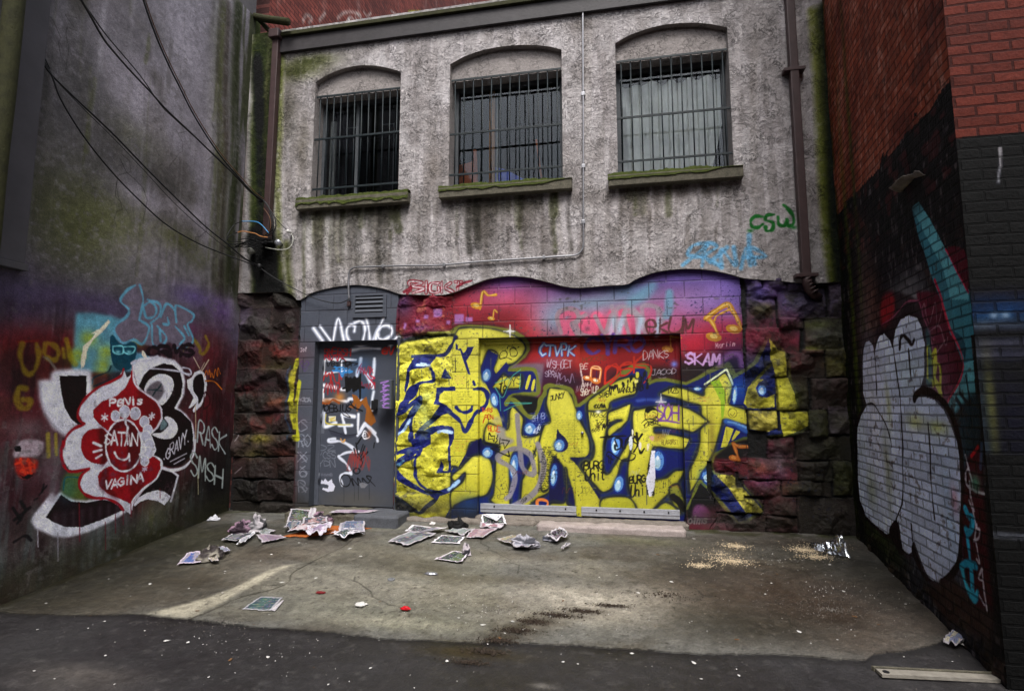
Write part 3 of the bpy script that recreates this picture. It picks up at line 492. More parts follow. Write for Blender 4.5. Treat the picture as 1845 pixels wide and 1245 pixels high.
text(D, 'Vesper', 588, 660, 640, 660, 10, 1.2, BLK); D.line(PX('650 350 700 360 690 400 640 400 640 360 720 370 790 380 750 400', fY), 1.1, BLK); D.line(PX('665 400 665 560', fY), .5, BLK)
for k in range(7): D.line(PX('%d %d %d %d' % (650+k*26, 560+(k % 2)*20, 660+k*27, 720-(k % 3)*20), fY), 3.6, (12, 12, 14), .7)
D.line(PX('610 690 750 660 870 680', fY), 2.4, (12, 12, 14)); D.line(PX('825 520 820 820', fY), 2.2, (12, 12, 14)); D.line(PX('660 570 720 600 800 560', fY), 3, (12, 12, 14))
D.blob(612, 716, .07, .06, (186, 128, 70), .95); D.blob(590, 722, .08, .03, (150, 86, 36), .8); BRN = (146, 92, 40)
D.fill(PX('720 760 780 780 830 850 900 790 920 880 960 950 1000 1040 1020 1100 960 1160 880 1100 900 950 850 880 780 980 770 880 740 940 680 920 740 860', fY), BRN, .7, sm=False)
D.line(PX('320 860 420 880 480 830 560 870', fY), 2.6, (150, 84, 40)); D.blob(665, 782, .03, .05, (140, 80, 50), .8)
text(D, 'MOEBIUS', 578, 741, 634, 741, 12, 1.3, BLK, jit=1); D.line(PX('400 1000 560 970 620 1020 700 1050 640 990', fY), 1, BLK); D.line(PX('700 850 740 920 850 970', fY), 1.6, BLK)
D.fill(PX('430 1035 520 1035 520 1100 430 1105', fY), (206, 206, 190), .6); D.line(PX('440 1070 510 1050 450 1090 515 1085', fY), 1, (206, 180, 60)); D.line(PX('395 1010 400 1120 560 1140 700 1140', fY), 1.4, (190, 176, 60))
D.fill(PX('430 100 560 140 620 130 650 170 790 150 740 190 650 210 600 200 560 190 460 160', fZ), (62, 64, 76), .8); D.line(PX('430 100 560 140 600 160 640 170 790 150', fZ), .7, (30, 32, 40)); D.line(PX('580 210 600 250 630 220 620 260', fZ), 1.6, (196, 150, 90))
for q in ['840 190 790 270', '770 260 790 380 830 440', '860 280 820 400', '880 300 840 420', '745 330 770 420 830 470', '915 375 830 470', '1000 260 990 320', '820 470 850 500 830 560']: D.line(PX(q, fZ), 1.6, BLK, .5)
a_ = np.linspace(0, 6.283, 12); D.line(PX(np.stack([780+40*np.cos(a_), 610+34*np.sin(a_)], 1), fZ), 1.4, BLK); D.line(PX(np.stack([640+60*np.cos(a_), 730+75*np.sin(a_)], 1), fZ), 1.2, BLK)
D.line(PX('700 700 740 790 720 700 800 790 790 700 860 780 850 700 920 760 960 690 900 680 1010 800', fZ), 1.2, BLK)
for x in (750, 800, 935, 620): D.line(PX('%d 780 %d %d' % (x, x, 940+x % 70), fZ), .5, (30, 30, 34), .4, .8)
for k in range(5): scrawl(D, 622+k*3, 850-k*4, 46-k*5, 26, 1.1, (150, 60, 56), 10, k+70, a=.6)
for k, (y, s_) in enumerate([(812, '@2'), (826, 'YC33'), (840, 'YDN')]): text(D, s_.replace('@', 'O').replace('3', 'S'), 574, y, 606, y, 11, .8, (120, 124, 134))
text(D, 'some', 578, 857, 600, 857, 5, .8, (110, 112, 124)); D.fill(PX('810 770 850 750 920 780 880 820 830 820', fZ), (130, 130, 134), .8, .8)
for k in range(5): D.line(PX('%d %d %d %d' % (310+k*14, 900+k*9, 330+k*10, 1245), fY), .8, (120, 124, 134), .6, .6)
for i, s_ in enumerate(['HJCA', '89', 'C', 'RO', 'X', '6', 'R']):
    y = [723, 748, 776, 803, 832, 858, 886][i]; text(M, s_, 541, y, 541+(22 if i in (0, 1, 3) else 16), y, [6, 18, 20, 18, 20, 17, 20][i], 1.3, (138, 142, 154), a=.85)
    if i > 1: M.line(np.array([(543, y-18), (556, y-6), (546, y)]), 1.1, (138, 142, 154), .6, .7)
for x, y in ((551, 660), (700, 660)):
    M.line(np.array([(x-9, y-3), (x-4, y-9), (x, y-3), (x+4, y-9), (x+8, y-4), (x, y+2), (x-5, y-2), (x, y+9), (x+5, y+3)]), 1.0, (84, 66, 120), .5, .9)
text(M, 'Jot', 544, 634, 556, 634, 7, .8, (190, 190, 200)); M.blob(706, 745, .05, .05, (50, 100, 130), .6)

# --- the left piers and foot of the wall
for x, y, rx, ry, c, a in [(440, 575, .12, .2, (110, 100, 130), .8), (470, 580, .3, .2, (80, 74, 78), .8), (500, 580, .15, .15, (40, 44, 34), .7), (480, 640, .45, .16, (132, 44, 44), .85), (500, 660, .2, .08, (126, 110, 30), .7), (450, 700, .25, .1, (120, 40, 50), .8),
    (500, 720, .25, .1, (116, 60, 30), .8), (480, 760, .35, .1, (120, 40, 40), .75), (470, 790, .2, .06, (140, 134, 40), .7), (510, 830, .16, .14, (150, 60, 50), .8), (460, 820, .2, .1, (100, 96, 40), .6), (520, 600, .06, .1, (70, 80, 30), .6),
    (470, 880, .5, .2, (40, 34, 26), .8), (450, 900, .3, .2, (34, 26, 22), .8)]: M.blob(x, y, rx, ry, c, a, rough=.4)
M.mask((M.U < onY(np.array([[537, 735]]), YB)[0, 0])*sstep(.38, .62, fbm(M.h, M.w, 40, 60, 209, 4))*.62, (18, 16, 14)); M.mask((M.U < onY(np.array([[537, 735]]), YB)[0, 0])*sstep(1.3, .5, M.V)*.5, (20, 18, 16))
for q in ['535 650 527 680 524 720 530 770', '540 690 534 740 538 790']: M.line(PX(q), 7, (190, 190, 44), 1.5, .9)
M.line(PX('522 660 520 700 516 740 526 790'), 3, (40, 60, 90), 1, .8); M.line(PX('447 640 440 700 452 760 450 800'), 3, BLK, 1.5, .5)
for q in ['1410 1130 1500 1060 1520 1100 1490 1160', '1480 550 1560 480']: M.line(PX(q, (200, 620, 6.657)) if q[0:4] == '1410' else PX(q, (200, 770, 6.657)), 1.4, (170, 170, 180), 1, .6)

# ================================================================== left wall
L = Canvas(2.60, YB, -0.10, 7.0, 0.007, lambda p: onX(p, XL), (124, 120, 126), 23)
h, w = L.h, L.w
st = fbm(h, w, 130, 22, 31, 5); bl = fbm(h, w, 120, 90, 32, 5); b2 = fbm(h, w, 60, 70, 36, 5)
L.mask(sstep(.5, .72, bl)*.75, (74, 70, 66)); L.mask(sstep(.52, .7, b2)*.6, (142, 136, 144)); L.mask(sstep(.5, .8, st)*.28, (70, 68, 58))
for x, y, rx, ry, a in [(150, 120, .35, .5, .8), (200, 230, .3, .3, .5), (230, 60, .2, .3, .5), (110, 400, .5, .7, .85), (180, 300, .4, .35, .6), (270, 290, .2, .2, .7), (300, 330, .2, .12, .7), (60, 250, .3, 1.0, .7), (330, 130, .12, .14, .6), (290, 70, .2, .2, .6), (120, 500, .8, .25, .6)]:
    L.blob(x, y, rx, ry, (62, 61, 58), a*.75, rough=.9)
for x, y, rx, ry, a in [(140, 380, .5, .4, .55), (220, 400, .35, .22, .6), (320, 430, .35, .14, .75), (150, 430, .4, .3, .5), (250, 250, .3, .2, .35), (395, 120, .12, 1.0, .6), (400, 300, .1, .8, .5), (360, 470, .2, .12, .5)]:
    L.blob(x, y, rx, ry, (88, 94, 40), a*.62, rough=1.0)
for x, y, rx, ry, a in [(330, 90, .35, .7, .6), (250, 180, .3, .3, .5), (210, 120, .25, .3, .4), (300, 250, .3, .35, .4), (250, 350, .35, .12, .55), (330, 380, .3, .12, .5), (380, 230, .1, .7, .4)]:
    L.blob(x, y, rx, ry, (176, 170, 180), a, rough=.9)
for k, x in enumerate(range(382, 425, 7)):
    q = np.array([(x+9+2*math.sin(k*3), 10), (x+4+2*math.sin(k*5+1), 150), (x+5, 260), (x+2-2*math.cos(k*2), 350), (x-3, 440), (x-4, 530)]); L.line(q, (6, 9, 5, 10, 4, 12, 8)[k], ((140, 138, 142), (66, 64, 50), (74, 78, 44), (58, 48, 44), (150, 146, 152), (40, 46, 24), (34, 40, 20))[k], 7, .55, rough=.9)
r_ = random.Random(77)
for k in range(85):
    u_ = r_.uniform(3.2, 6.25); v_ = r_.uniform(3.2, 6.6); ln = r_.uniform(.2, 1.5); c_ = r_.choice([(150, 146, 152), (60, 58, 50), (78, 84, 40), (46, 44, 40), (168, 164, 170)])
    L.line(np.array([(u_, v_), (u_+r_.uniform(-.02, .02), v_-ln*.5), (u_+r_.uniform(-.02, .02), v_-ln)]), r_.choice([.8, 1.4, 2.4, 5]), c_, 2.4, r_.uniform(.1, .32), rough=.9, raw=True)
for k in range(9):
    u_ = r_.uniform(3.6, 6.1); v_ = r_.uniform(3, 6); p_ = [(u_, v_)]
    for _ in range(7): p_.append((p_[-1][0]+r_.uniform(-.12, .12), p_[-1][1]-r_.uniform(.02, .12)))
    L.line(np.array(p_), .5, (40, 38, 36), .4, .7, sm=False, raw=True)
# sprayed backdrop
LV_ = sstep(2.8, 2.1, L.V+.5*(fbm(L.h, L.w, 60, 90, 211, 4)-.5)); L.mask(sstep(2.95, 2.5, L.V+.5*(fbm(L.h, L.w, 50, 110, 215, 5)-.5))*.55, (84, 76, 108)); L.mask(sstep(2.45, 1.95, L.V+.5*(fbm(L.h, L.w, 50, 110, 213, 5)-.5))*.82, (86, 36, 40)); L.mask(LV_*sstep(.5, .7, fbm(L.h, L.w, 30, 60, 217, 4))*.4, (66, 56, 40))
for x, y, rx, ry, c, a in [(150, 545, .8, .10, (78, 64, 96), .6), (350, 535, .35, .13, (100, 84, 136), .8), (60, 560, .4, .12, (60, 50, 74), .6), (400, 560, .2, .2, (110, 84, 140), .8), (330, 590, .3, .1, (130, 60, 100), .5),
    (60, 640, .5, .25, (104, 34, 34), .8), (110, 620, .4, .12, (120, 30, 34), .7), (380, 640, .3, .3, (104, 34, 40), .8), (380, 740, .25, .2, (110, 26, 34), .7), (70, 760, .4, .2, (96, 30, 36), .7), (130, 650, .2, .1, (40, 40, 24), .6),
    (40, 900, .5, .4, (54, 22, 30), .8), (60, 830, .3, .2, (96, 88, 92), .6), (330, 900, .5, .25, (50, 46, 34), .8), (380, 880, .35, .35, (26, 24, 20), .9), (400, 920, .3, .2, (18, 18, 14), .9), (250, 960, .5, .2, (88, 100, 96), .8), (150, 990, .6, .2, (92, 88, 92), .7),
    (190, 960, .15, .25, (96, 120, 120), .7), (280, 930, .2, .2, (110, 116, 70), .6), (60, 1020, .6, .15, (60, 56, 56), .8), (240, 1000, .8, .12, (64, 62, 52), .8), (395, 700, .15, .5, (60, 30, 30), .5)]:
    L.blob(x, y, rx, ry, c, a, rough=.35)
L.mask(LV_*sstep(.48, .7, fbm(L.h, L.w, 70, 50, 201, 5))*.5, (44, 30, 34)); L.mask(LV_*sstep(.55, .75, fbm(L.h, L.w, 90, 10, 203, 4))*.4, (30, 22, 24)); L.mask(LV_*sstep(.6, .75, fbm(L.h, L.w, 50, 8, 205, 4))*.3, (120, 112, 118))
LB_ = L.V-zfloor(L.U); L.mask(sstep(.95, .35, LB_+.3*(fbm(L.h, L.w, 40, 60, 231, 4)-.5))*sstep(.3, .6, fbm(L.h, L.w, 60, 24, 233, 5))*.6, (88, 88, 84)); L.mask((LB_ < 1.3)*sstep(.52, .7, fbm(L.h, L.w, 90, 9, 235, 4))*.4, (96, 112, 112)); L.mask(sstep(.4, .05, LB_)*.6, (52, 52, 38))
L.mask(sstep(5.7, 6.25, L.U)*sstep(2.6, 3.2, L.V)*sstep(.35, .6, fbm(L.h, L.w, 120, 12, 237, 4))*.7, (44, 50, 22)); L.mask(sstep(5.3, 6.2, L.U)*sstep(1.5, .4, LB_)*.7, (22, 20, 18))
fa, fb, fc, fd, fe, ff = (50, 620, 6.657), (50, 790, 6.657), (200, 620, 6.657), (200, 770, 6.657), (20, 500, 5), (20, 740, 3.557)
LW, DRK, CRM = (226, 226, 240), (34, 14, 20), (150, 12, 34)
def LF(s, fr, c, soft=.8, sm=True, **k): L.fill(PX(s, fr), c, soft, sm=sm, **k)
def LL(s, fr, w, c, soft=.8, **k): L.line(PX(s, fr), w, c, soft, **k)
LF('590 320 720 320 900 345 960 370 1110 380 1120 700 1080 850 560 850 570 500', fe, (100, 156, 176), 2, sm=False, rough=.2); LF('560 640 1220 680 1300 760 1240 830 560 820', fe, (96, 150, 178), 2, sm=False, rough=.2)
for q, w in [('60 580 240 570', 2), ('100 600 80 700 120 840 170 870 220 820 250 700 230 600', 4), ('310 600 300 680 340 730 400 740 430 680 400 620 330 590', 4), ('470 640 480 720', 3), ('500 560 540 720 580 780', 5), ('130 1000 70 1000 50 1100 90 1170 150 1170 170 1110 100 1100', 5), ('1650 560 1700 640 1700 680 1740 680 1780 600 1750 530', 4), ('1550 650 1620 600 1650 560', 3)]:
    LL(q, fe, w, (150, 134, 34) if w > 2 else (130, 40, 30), 2, a=.65)
for x, y in [(160, 610), (140, 640), (185, 660), (190, 635), (150, 700), (250, 610)]: L.blob(x, y, .08, .07, (176, 184, 40), .75, rough=.5)
LF('900 520 980 560 1120 590 1130 680 1100 780 1060 830 960 830 910 760 890 640', fe, (20, 74, 92), 1); LL('915 620 1000 620 1005 680 960 690 920 670 915 620', fe, 1.4, (130, 206, 216)); LL('1010 625 1110 625 1105 670 1060 690 1015 670 1010 625', fe, 1.4, (130, 206, 216))
L.blob(212, 634, .03, .015, (140, 206, 214), .9); L.blob(232, 634, .03, .015, (140, 206, 214), .9); LF('880 800 1000 760 1050 900 960 960 880 900', fe, (40, 70, 80), 2, a=.5)
LL('730 960 750 900 870 850 900 800', fe, 1.4, (24, 50, 60)); LL('740 980 920 920 960 1000', fe, 1.2, (24, 50, 60))
LF('1130 60 1180 60 1200 200 1350 200 1480 240 1640 320 1640 360 1600 440 1640 560 1600 620 1500 640 1420 580 1350 660 1270 620 1180 600 1120 560 1000 600 940 540 940 440 1030 360 1060 300 990 210 1040 120', fe, (116, 108, 124), 1.5)
for q in ['1120 70 1040 120 985 210 1060 290 1030 360 930 440 940 520 1010 590 1100 560 1180 600 1230 520 1240 440 1150 380', '1160 70 1190 200 1160 360', '1190 260 1260 220 1310 280 1290 350 1220 360 1190 260', '1230 200 1340 240 1340 340 1260 410', '1350 360 1400 240 1470 290 1490 400 1480 270 1520 260 1640 330 1630 390 1590 430 1640 560 1590 620 1490 640', '1370 420 1420 420 1410 360', '1270 430 1280 600 1350 620 1400 540 1320 440', '1480 440 1560 540 1520 600', '1560 440 1600 520', '1340 480 1350 570']:
    LL(q, fe, 2.6, (104, 168, 196), 1.4, a=.9)
LF('875 380 890 400 840 470 740 560 690 640 680 700 660 800 630 820 630 740 650 620 720 560 760 500 720 510 760 480 800 460', fe, (222, 214, 190), .8, sm=False)
LF('1180 660 1200 670 1230 730 1210 740 1180 700', fe, (214, 206, 190)); LL('290 715 340 740 400 820', fe, 2, (120, 116, 110), a=.7)
text(L, 'CRMS', 268, 643, 352, 640, 18, 4.0, (36, 14, 30), soft=1.2)
# white and dark letters
LF('125 430 290 430 270 370 330 310 560 300 760 310 775 600 720 640 620 950 600 960 450 1110 300 1010 190 820 140 640', fa, LW, 2.0, sm=False, rough=.06)
LF('380 380 710 375 705 600 620 740 600 830 660 950 600 965 520 900 440 760 400 560', fa, DRK, 1.0, sm=False)
LL('150 480 180 760 280 940 440 1080', fa, 1.2, (160, 160, 176), 1, a=.5)
LF('290 640 330 690 400 625 430 650 540 720 700 740 900 720 1150 850 1200 870 1000 1000 720 1120 500 1180 330 1180 100 1080 40 990 60 930', fb, LW, 1.2, sm=False, rough=.06)
LF('400 670 520 750 700 765 900 730 1100 780 1140 860 900 970 650 1060 450 1060 300 1000 215 940 330 770', fb, DRK, 1.0, sm=False)
LF('410 640 450 440 560 400 650 430 620 560 700 700 800 720 600 730 500 700', fb, (104, 112, 44), 2); L.blob(125, 878, .1, .15, (40, 100, 110), .5); LL('430 620 450 480 520 460 640 470', fb, 1.2, (30, 90, 100))
# the round letter at right
LF('250 250 330 170 560 140 760 190 860 290 890 450 880 600 800 760 900 840 980 950 1010 1120 980 1245 1000 1300 700 1260 400 1200 300 900 300 450', fc, LW, 1.2, sm=False)
LF('470 290 630 230 740 250 830 330 860 480 840 620 760 770 840 810 960 930 985 1100 985 1245 950 1350 850 1450 740 1480 600 1440 480 1300 400 1100 330 500 400 360', fc, DRK, 1.0, sm=False)
LF('400 560 440 450 540 370 640 360 730 410 750 510 700 640 610 730 540 670 470 640', fc, LW, .8); LF('420 570 480 480 570 440 620 490 630 580 560 680 480 620', fc, (112, 104, 112), 1.2); LL('440 550 560 540 600 480 500 620 540 560 610 560', fc, 1, (20, 50, 54))
LL('450 290 600 300 830 330 940 380', fc, 1.8, (200, 200, 216)); LL('860 280 940 300 960 360 900 350', fc, 1.8, (200, 200, 216)); LL('250 230 300 200 420 200 560 150', fc, 2.4, (206, 206, 222))
LF('490 1080 600 1060 670 1000 690 960 640 880 720 880 790 960 790 1060 720 1130 600 1130', fc, LW, .8); LF('600 930 640 900 680 960 650 1010 590 1030', fc, (112, 134, 140), 1.5)
LF('970 400 1000 340 1070 310 1130 360 1150 480 1130 620 1080 740 990 820 980 790 1030 700 960 760 930 770 990 640 920 520 910 430', fc, LW, 1.0, sm=False); LF('985 440 1030 370 1090 360 1110 420 1120 520 1100 640 1050 720 1040 640 990 560', fc, DRK, .8)
LF('600 490 720 520 800 580 720 880 680 820 500 850 280 920 500 600', fd, DRK, 1, sm=False); LL('600 490 740 530 805 580 720 880', fd, 2.2, LW, sm=False); LF('270 930 330 840 440 780 560 750 640 770 720 830 640 930 560 880 440 860 350 890 290 940', fd, LW, .8, sm=False); LL('620 480 760 510 900 460 990 330 1010 150', fd, 3, LW)
# red onion-shaped piece over it
red_edge = '1150 300 1120 380 1000 450 850 520 720 620 630 740 600 850 640 930 680 960 560 1010 470 1100 420 1245'
LF('1150 300 1190 400 1230 380 1255 250 1280 400 1320 500 1420 590 1560 680 1615 780 1620 900 1560 1010 1480 1080 1500 1130 1540 1270 1500 1350 1580 1380 1610 1440 1560 1580 1400 1740 1270 1910 1240 2040 1180 2000 1000 1880 800 1830 680 1780 620 1680 640 1570 720 1500 620 1520 500 1500 430 1400 410 1300 440 1150 560 1010 680 960 610 900 610 800 720 620 860 520 1060 440', fa, (214, 214, 228), .8, sm=False, rough=.08)
LL(red_edge, fa, 2.4, CRM, .6); LL('420 30 400 180 440 330 500 390 600 390 740 360 650 440 620 560 680 660 800 710 950 720 1080 780 1150 860', fb, 2.4, CRM, .6)
LF('1255 250 1280 420 1330 520 1420 600 1540 690 1590 780 1600 880 1540 1000 1440 1060 1300 1050 1220 1000 1100 900 1020 980 960 1040 860 960 790 880 780 790 880 690 1060 620 1170 520 1230 400', fa, CRM, .6, sm=False)
LF('1330 520 1420 600 1540 690 1590 780 1600 880 1540 1000 1440 1060 1400 900 1300 700', fa, (104, 10, 26), 2, sm=False, a=.8)
LL('1262 260 1270 420 1320 520 1420 600 1550 690 1600 790 1605 890 1540 1010 1440 1070 1330 1070 1230 1010 1160 940', fa, 1.9, (222, 214, 228), .5)
LF('930 1040 820 1010 700 1050 640 1160 650 1290 720 1390 830 1435 940 1420 1000 1245', fa, CRM, .8); LF('850 1020 930 1040 1000 1245 940 1420 880 1430', fa, (74, 8, 20), 2, a=.8)
a_ = np.linspace(0, 6.283, 26); sun_ = np.stack([1150+215*np.cos(a_), 1215+310*np.sin(a_)], 1)
LF('960 340 1060 300 1290 250 1380 220 1500 210 1590 270 1590 360 1540 470 1420 570 1290 700 1230 780 1100 720 960 660 860 570 840 450 880 380', fb, CRM, .6, sm=False)
LF('900 400 960 380 980 560 1100 740 960 660 860 570', fb, (80, 8, 22), 2, a=.8); LF('1240 380 1330 300 1400 560 1290 700 1240 760', fb, (110, 10, 28), 2, a=.8)
LL('1350 220 1500 205 1600 270 1600 360 1540 480 1400 590 1290 700 1235 790', fb, 2.0, LW, .5); LL('880 390 960 290 1000 260', fb, 1.5, LW)
L.fill(PX(sun_, fa), (92, 10, 26), .6); LF('1000 1100 1100 1000 1180 1050 1180 1500 1050 1450 960 1300', fa, (150, 12, 34), 2, a=.8); L.line(PX(sun_, fa), 1.8, LW, .5)
for x, y, r in [(1050, 860, 52), (1160, 810, 62), (1290, 830, 62), (1400, 930, 56), (1440, 1030, 56), (1420, 1110, 60), (1460, 1210, 60), (1440, 1300, 58), (1400, 1400, 50)]:
    e = PX(np.stack([x+r*np.cos(a_), y+r*1.2*np.sin(a_)], 1), fa); L.fill(e, (196, 196, 214), .8); L.line(e, .9, (232, 232, 240), .5)
LL('1170 850 1175 950 1200 1000 1190 1080 1200 1200', fa, 2.4, (222, 222, 234))
text(L, 'PeNis', 199, 732, 260, 727, 13, 1.9, (238, 236, 244)); text(L, 'SATAN', 189, 801, 251, 803, 21, 1.7, (238, 236, 244), sm=False); text(L, 'VAGINA', 190, 882, 260, 866, 16, 1.8, (226, 222, 232), sm=False)
text(L, '*', 183, 762, 196, 762, 17, 1.7, (226, 222, 232)); text(L, '*', 268, 759, 282, 758, 17, 1.7, (226, 222, 232)); text(L, '*', 256, 852, 268, 850, 14, 1.8, (206, 190, 210))
LL('1040 165 1080 230 1150 255 1200 230 1215 180 1220 270', fb, 1.9, (232, 230, 240)); LL('1370 90 1410 110 1400 160 1340 190', fb, 1.9, (232, 230, 240))
for q in ['790 50 880 90', '790 160 885 135', '820 235 885 195']: LL(q, fb, 2.0, (226, 222, 232))
text(L, 'GRAVY', 300, 829, 338, 797, 20, 1.3, (214, 212, 224), sm=False); LL('710 410 910 310', fd, 1.2, (210, 208, 220)); LL('755 440 885 370', fd, 1.2, (210, 208, 220)); LL('635 375 637 380', fd, 1.4, LW); LL('925 165 927 170', fd, 1.4, LW)
text(L, 'RASK', 357, 796, 408, 818, 34, 2.0, (172, 182, 184), sm=True); text(L, 'SMSH', 344, 853, 404, 880, 38, 2.0, (168, 178, 176), sm=True)
LF('190 840 240 820 240 870 200 880', (0, 0, 1), LW) if 0 else None
for x, y0, y1, c in [(232, 775, 800, (110, 20, 36)), (143, 905, 975, (110, 20, 36)), (190, 940, 990, (96, 16, 30)), (208, 925, 960, (96, 16, 30)), (222, 915, 945, (110, 20, 36)), (236, 905, 930, (110, 20, 36)), (288, 880, 898, (110, 20, 36)), (68, 955, 985, (200, 200, 214)), (104, 960, 1010, (150, 146, 160)), (352, 730, 790, (206, 190, 160)), (357, 850, 890, (190, 186, 150))]:
    L.line(np.array([(x, y0), (x+.5, y1)]), 1.0, c, .6, .9)
for k in range(9): L.line(np.array([(100+k*16, 930+k*-3), (100+k*16, 1000+(k*37) % 30)]), 5, (110, 116, 120), 5, .3)
for q in ['560 870 520 930', '540 700 610 640']: pass
LL('1130 440 1240 450 1330 540', (200, 620, 6.657), 1.4, (206, 120, 30)) ; scrawl(L, 370, 680, 26, 18, 1.0, (206, 116, 30), 11, 91); text(L, 'DIN', 368, 735, 402, 735, 24, 2.4, (50, 16, 22), a=.7)
for q in ['990 160 1060 290', '1170 190 1090 320', '1070 320 1120 220']: LL(q, fc, 1.2, (206, 190, 170))
# peeled patch with black and red, black tags low down
LF('20 260 70 190 190 190 210 230 170 290 30 300', ff, (176, 160, 170), 1.5, sm=True, rough=.4); LF('20 320 60 300 160 310 170 350 150 400 100 435 40 410', ff, (150, 40, 34), 1.2, rough=.2); LF('20 230 60 225 60 260 30 260', ff, BLK, .6); LF('40 400 100 440 150 400 120 400 80 420', ff, BLK, .8)
for q in ['30 340 100 320 150 350 60 380 130 400', '60 310 90 400', '110 310 130 400', '150 320 150 380']: LL(q, ff, 1.8, (206, 64, 40))
L.blob(50, 770, .2, .1, (120, 112, 116), .6, rough=.4); LF('215 180 300 170 310 520 220 560', ff, (120, 104, 112), 3, a=.5, rough=.5); LL('235 150 240 290', ff, 3, (170, 160, 50), 1.5, a=.6); LL('285 150 290 280', ff, 3, (180, 170, 50), 1.5, a=.6)
for q in ['20 840 90 800 130 830', '40 720 90 640 60 580', '150 570 170 560', '210 470 200 520', '230 480 180 540', '20 700 120 620', '10 620 60 700']: LL(q, ff, 2.2, (18, 14, 18), 1, a=.8)
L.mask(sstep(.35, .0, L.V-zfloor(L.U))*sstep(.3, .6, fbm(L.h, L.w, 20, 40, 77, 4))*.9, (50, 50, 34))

L.mask(sstep(.64, .72, fbm(L.h, L.w, 6, 6, 221, 3)*.55+.45*fbm(L.h, L.w, 50, 50, 223, 3))*.4, (104, 100, 100)); L.c *= (1+.16*(np.random.RandomState(8).rand(L.h, L.w)-.5))[:, :, None]; L.c *= (1+.2*(fbm(L.h, L.w, 8, 8, 305, 3)-.5))[:, :, None]
# ================================================================== brick wall at the right
YN = 3.70
R = Canvas(0, RLEN, -0.15, 6.3, 0.007, lambda p: onR(p), (23, 21, 25), 43)
NW = Canvas(2.126, 6.2, -0.15, 5.0, 0.0095, lambda p: onY(p, YN), (17, 17, 22), 47)
h, w = R.h, R.w
edge = 3.64+.12*(vnoise(h, w, 10, 30, 5)-.5)+.05*(vnoise(h, w, 4, 4, 6)-.5)
R.mask((R.V > edge).astype(np.float32), (124, 66, 50)); R.mask((R.V > edge)*sstep(.52, .68, fbm(h, w, 60, 6, 51, 4))*.3, (160, 130, 122)); R.mask((R.V > edge)*sstep(.6, .75, fbm(h, w, 8, 4, 55, 3))*.4, (180, 150, 144)); R.mask((R.V > edge)*sstep(.5, .75, fbm(h, w, 90, 90, 52, 4))*.5, (80, 40, 36))
R.mask((R.V <= edge)*sstep(.6, .8, fbm(h, w, 14, 6, 53, 4))*.55, (130, 122, 124)); R.mask((R.V <= edge)*(R.V > 3.0)*sstep(.55, .7, fbm(h, w, 14, 14, 54, 4))*.6, (86, 42, 42))
fr1, fr2, fr3 = (1530, 540, 4.15), (1530, 800, 4.15), (1600, 300, 4.15)
def RF(s, fr, c, soft=.8, sm=True, **k): R.fill(PX(s, fr), c, soft, sm=sm, **k)
def RL(s, fr, w, c, soft=.8, **k): R.line(PX(s, fr), w, c, soft, **k)
for x, y, rx, ry, c, a in [(1560, 500, .3, .5, (84, 66, 60), .6), (1570, 560, .2, .3, (110, 60, 44), .5), (1620, 540, .3, .2, (90, 88, 92), .7), (1640, 530, .3, .15, (130, 128, 134), .6), (1600, 565, .15, .1, (160, 40, 40), .8), (1550, 600, .3, .3, (70, 48, 46), .5),
    (1538, 600, .06, 2.0, (70, 84, 26), .85), (1535, 300, .05, 2.0, (60, 70, 26), .7), (1600, 990, .4, .15, (50, 60, 34), .6), (1580, 960, .3, .12, (60, 72, 36), .7)]: R.blob(x, y, rx, ry, c, a, rough=.5)
RF('500 -60 640 -60 700 0 760 220 860 490 720 790 560 700 560 250 520 60', fr1, (84, 22, 38), 1.5, sm=False, rough=.2)
for q in ['540 130 560 30 600 180 640 20 660 200 700 60', '600 240 680 200 720 340 740 280', '660 380 640 420 720 300']: RL(q, fr1, .8, (160, 130, 140), .6, a=.7)
RF('240 -60 420 -40 500 0 560 100 610 280 640 600 560 640 300 600 300 300 240 300 90 330 100 250 200 230 230 100', fr1, (40, 28, 32), 1.5, a=.8); RF('240 0 330 -40 330 120 240 190', fr1, (170, 36, 44), 4, a=.7)
for q in ['240 190 330 130 430 20 520 10', '520 10 600 240 640 300', '590 230 620 320 640 400']: RL(q, fr1, 1.3, (150, 70, 100), .8, a=.8)
# teal ray
TL1, TL2 = (92, 156, 170), (58, 112, 128)
RF('180 310 230 265 300 380 380 520 470 700 560 850 610 930 640 1260 470 1260 440 1120 340 870 240 560', fr3, TL2, .8, sm=False); RF('180 310 230 265 300 380 380 520 470 700 560 850 600 930 605 1250 540 1250 470 1000 400 740 270 500 240 430', fr3, TL1, 1.0, sm=False)
RL('430 620 540 820 600 940', fr3, 1.8, (190, 30, 74)); RL('345 850 400 1000 470 1220 ', fr3, 1.8, (176, 36, 66)); RF('440 620 580 640 600 920 560 860', fr3, (84, 22, 40), 1.0, a=.9)
RF('690 0 890 0 940 640 900 900 760 900 740 790 860 490 760 220', fr1, TL2, 1, sm=False); RF('870 470 930 455 950 800 880 900 760 880 730 780 800 640', fr1, TL1, 1, sm=False); RF('760 230 860 300 870 430', fr1, (36, 70, 84), 1)
RL('690 0 760 220 858 490 725 785', fr1, 1.9, (186, 50, 74)); RF('760 900 960 700 960 1245 860 1245 820 1000', fr1, (24, 40, 48), 2)
for q, w_ in [('875 570 910 780', 1.6), ('825 700 890 780', 3), ('800 740 850 820', 2.6), ('765 800 810 900', 2.4), ('850 800 880 900', 2)]: RL(q, fr1, w_, (22, 28, 34))
for q in ['585 360 600 350 620 420 650 380 655 490 640 580', '590 580 590 480 620 470 680 500 680 680', '600 600 640 620 700 750', '590 460 650 460', '630 640 650 610 680 640']: RL(q, fr1, 2.6, (186, 184, 34), 1, a=.9)
